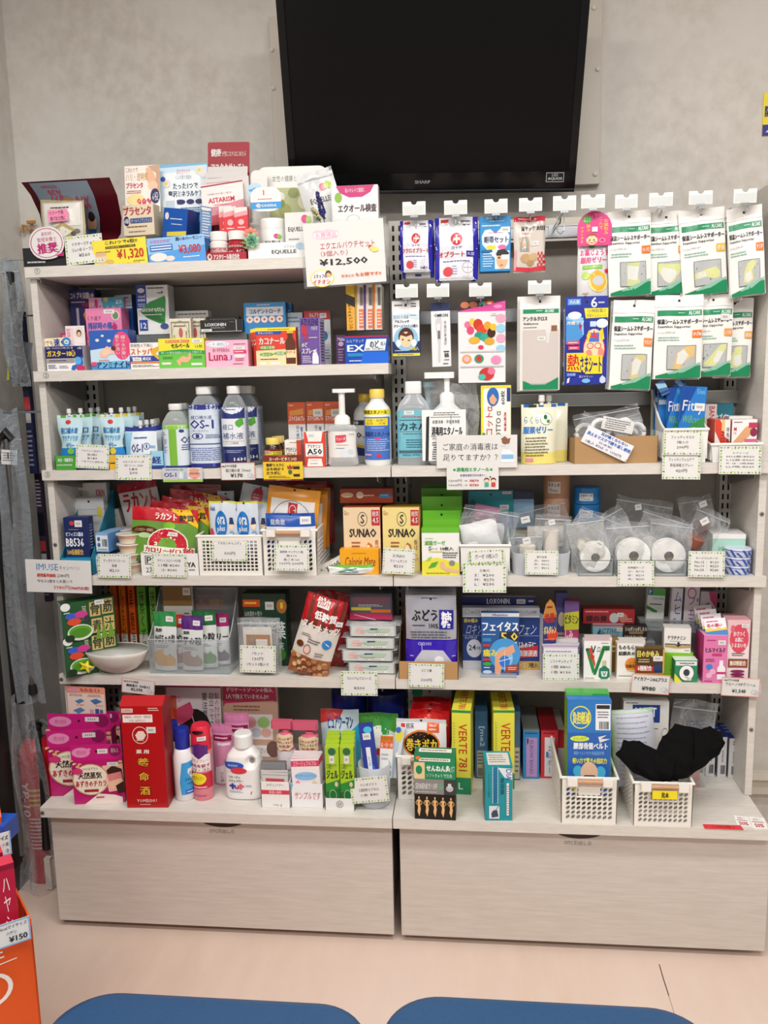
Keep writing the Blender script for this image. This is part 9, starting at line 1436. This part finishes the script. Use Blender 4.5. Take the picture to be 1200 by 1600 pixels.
card('blue dotted price card on the upper tier of the orange display', (-14, 1303, 17, 1339), Yo+.16, 'R94,0,100,100,8ab0d8;R0,94,100,100,8ab0d8;Kマイサイズ,10,14,88,32,2a2a2a;Tの素,60,44,90,60,2a2a2a;T0,76,70,88,90,2a2a2a', 0, rz=38)
carton('curry_box', 'blue packet end poking from the upper tier of the orange display', 'box', (-30, 1292, 7, 1320), None, Yo+.2, .05, '1f50b0', z=zb+.06, fs='M50,30,94,60,1,w', side='1a3f90')
# waiting chairs in front
BL = noisemat('blue_vinyl', '254b74', '28507a', 160, rough=.42, bump=.12)
def seat_mb(w, d, th, M_, k=.09):
    mb = MB(); mb.smooth = True; n = 10; o = []
    for cx, cy, a0 in ((w/2-k, d-k, 0), (-w/2+k, d-k, 90), (-w/2+k*.5, k*.5, 180), (w/2-k*.5, k*.5, 270)):
        kk = k if cy > d/2 else k*.5
        for i in range(n+1): t = radians(a0+90*i/n); o.append((cx+kk*cos(t), cy+kk*sin(t), kk))
    m_ = len(o); V = []; prof = [(-.012, 0), (0, .010), (0, th-.016), (-.006, th-.004), (-.02, th)]
    for ins, z in prof:
        for x, y, kk in o: l = sqrt(x*x+(y-d/2)**2); V.append((x+ins*x/l, y+ins*(y-d/2)/l, z))
    V.append((0, d/2, th+.004)); F_ = []
    for j in range(len(prof)-1):
        for i in range(m_): F_.append((j*m_+i, j*m_+(i+1) % m_, (j+1)*m_+(i+1) % m_, (j+1)*m_+i))
    e = (len(prof)-1)*m_; F_ += [(e+i, e+(i+1) % m_, len(V)-1) for i in range(m_)]; F_.append(tuple(range(m_-1, -1, -1)))
    return mb.add(V, F_, M_)
for x0, x1, l, ry_ in ((75, 581, 'blue vinyl waiting chair whose rounded seat shows beside the orange display', 0), (597, 1112, 'blue vinyl waiting chair whose rounded seat shows below the second drawer cabinet', 0)):
    A = un(x0, 1600, Z=.42); B = un(x1, 1600, Z=.42); yt = un((x0+x1)/2, 1552 if x0 < 100 else 1559, Z=.42).y; w = B.x-A.x+.004; d = .44
    r = root('waiting_chair', l, 'chair', ((A.x+B.x)/2, yt-d, 0))
    o = seat_mb(w, d, .055, BL).build('seat', r); o.location = (0, 0, .365)
    mb = MB(); mb.box(-w/2+.04, -.02, .40, w/2-.04, .015, .66, BL, ch=.01); o = mb.build('backrest', r)
    mb = MB(); mb.box(-w/2+.05, .05, .345, w/2-.05, d-.06, .3645, GREYM); mb.build('seat_frame', r)
    for sx in (-1, 1):
        for yy in (.06, d-.08): mb = MB(); mb.tube([(sx*(w/2-.08), yy, .346), (sx*(w/2-.06), yy, .0005)], .012, CHROME, 10); mb.build('leg', r)
        mb = MB(); mb.box(sx*(w/2-.1)-.012, .0, .36, sx*(w/2-.1)+.012, .055, .42, GREYM); mb.build('back_bracket', r)
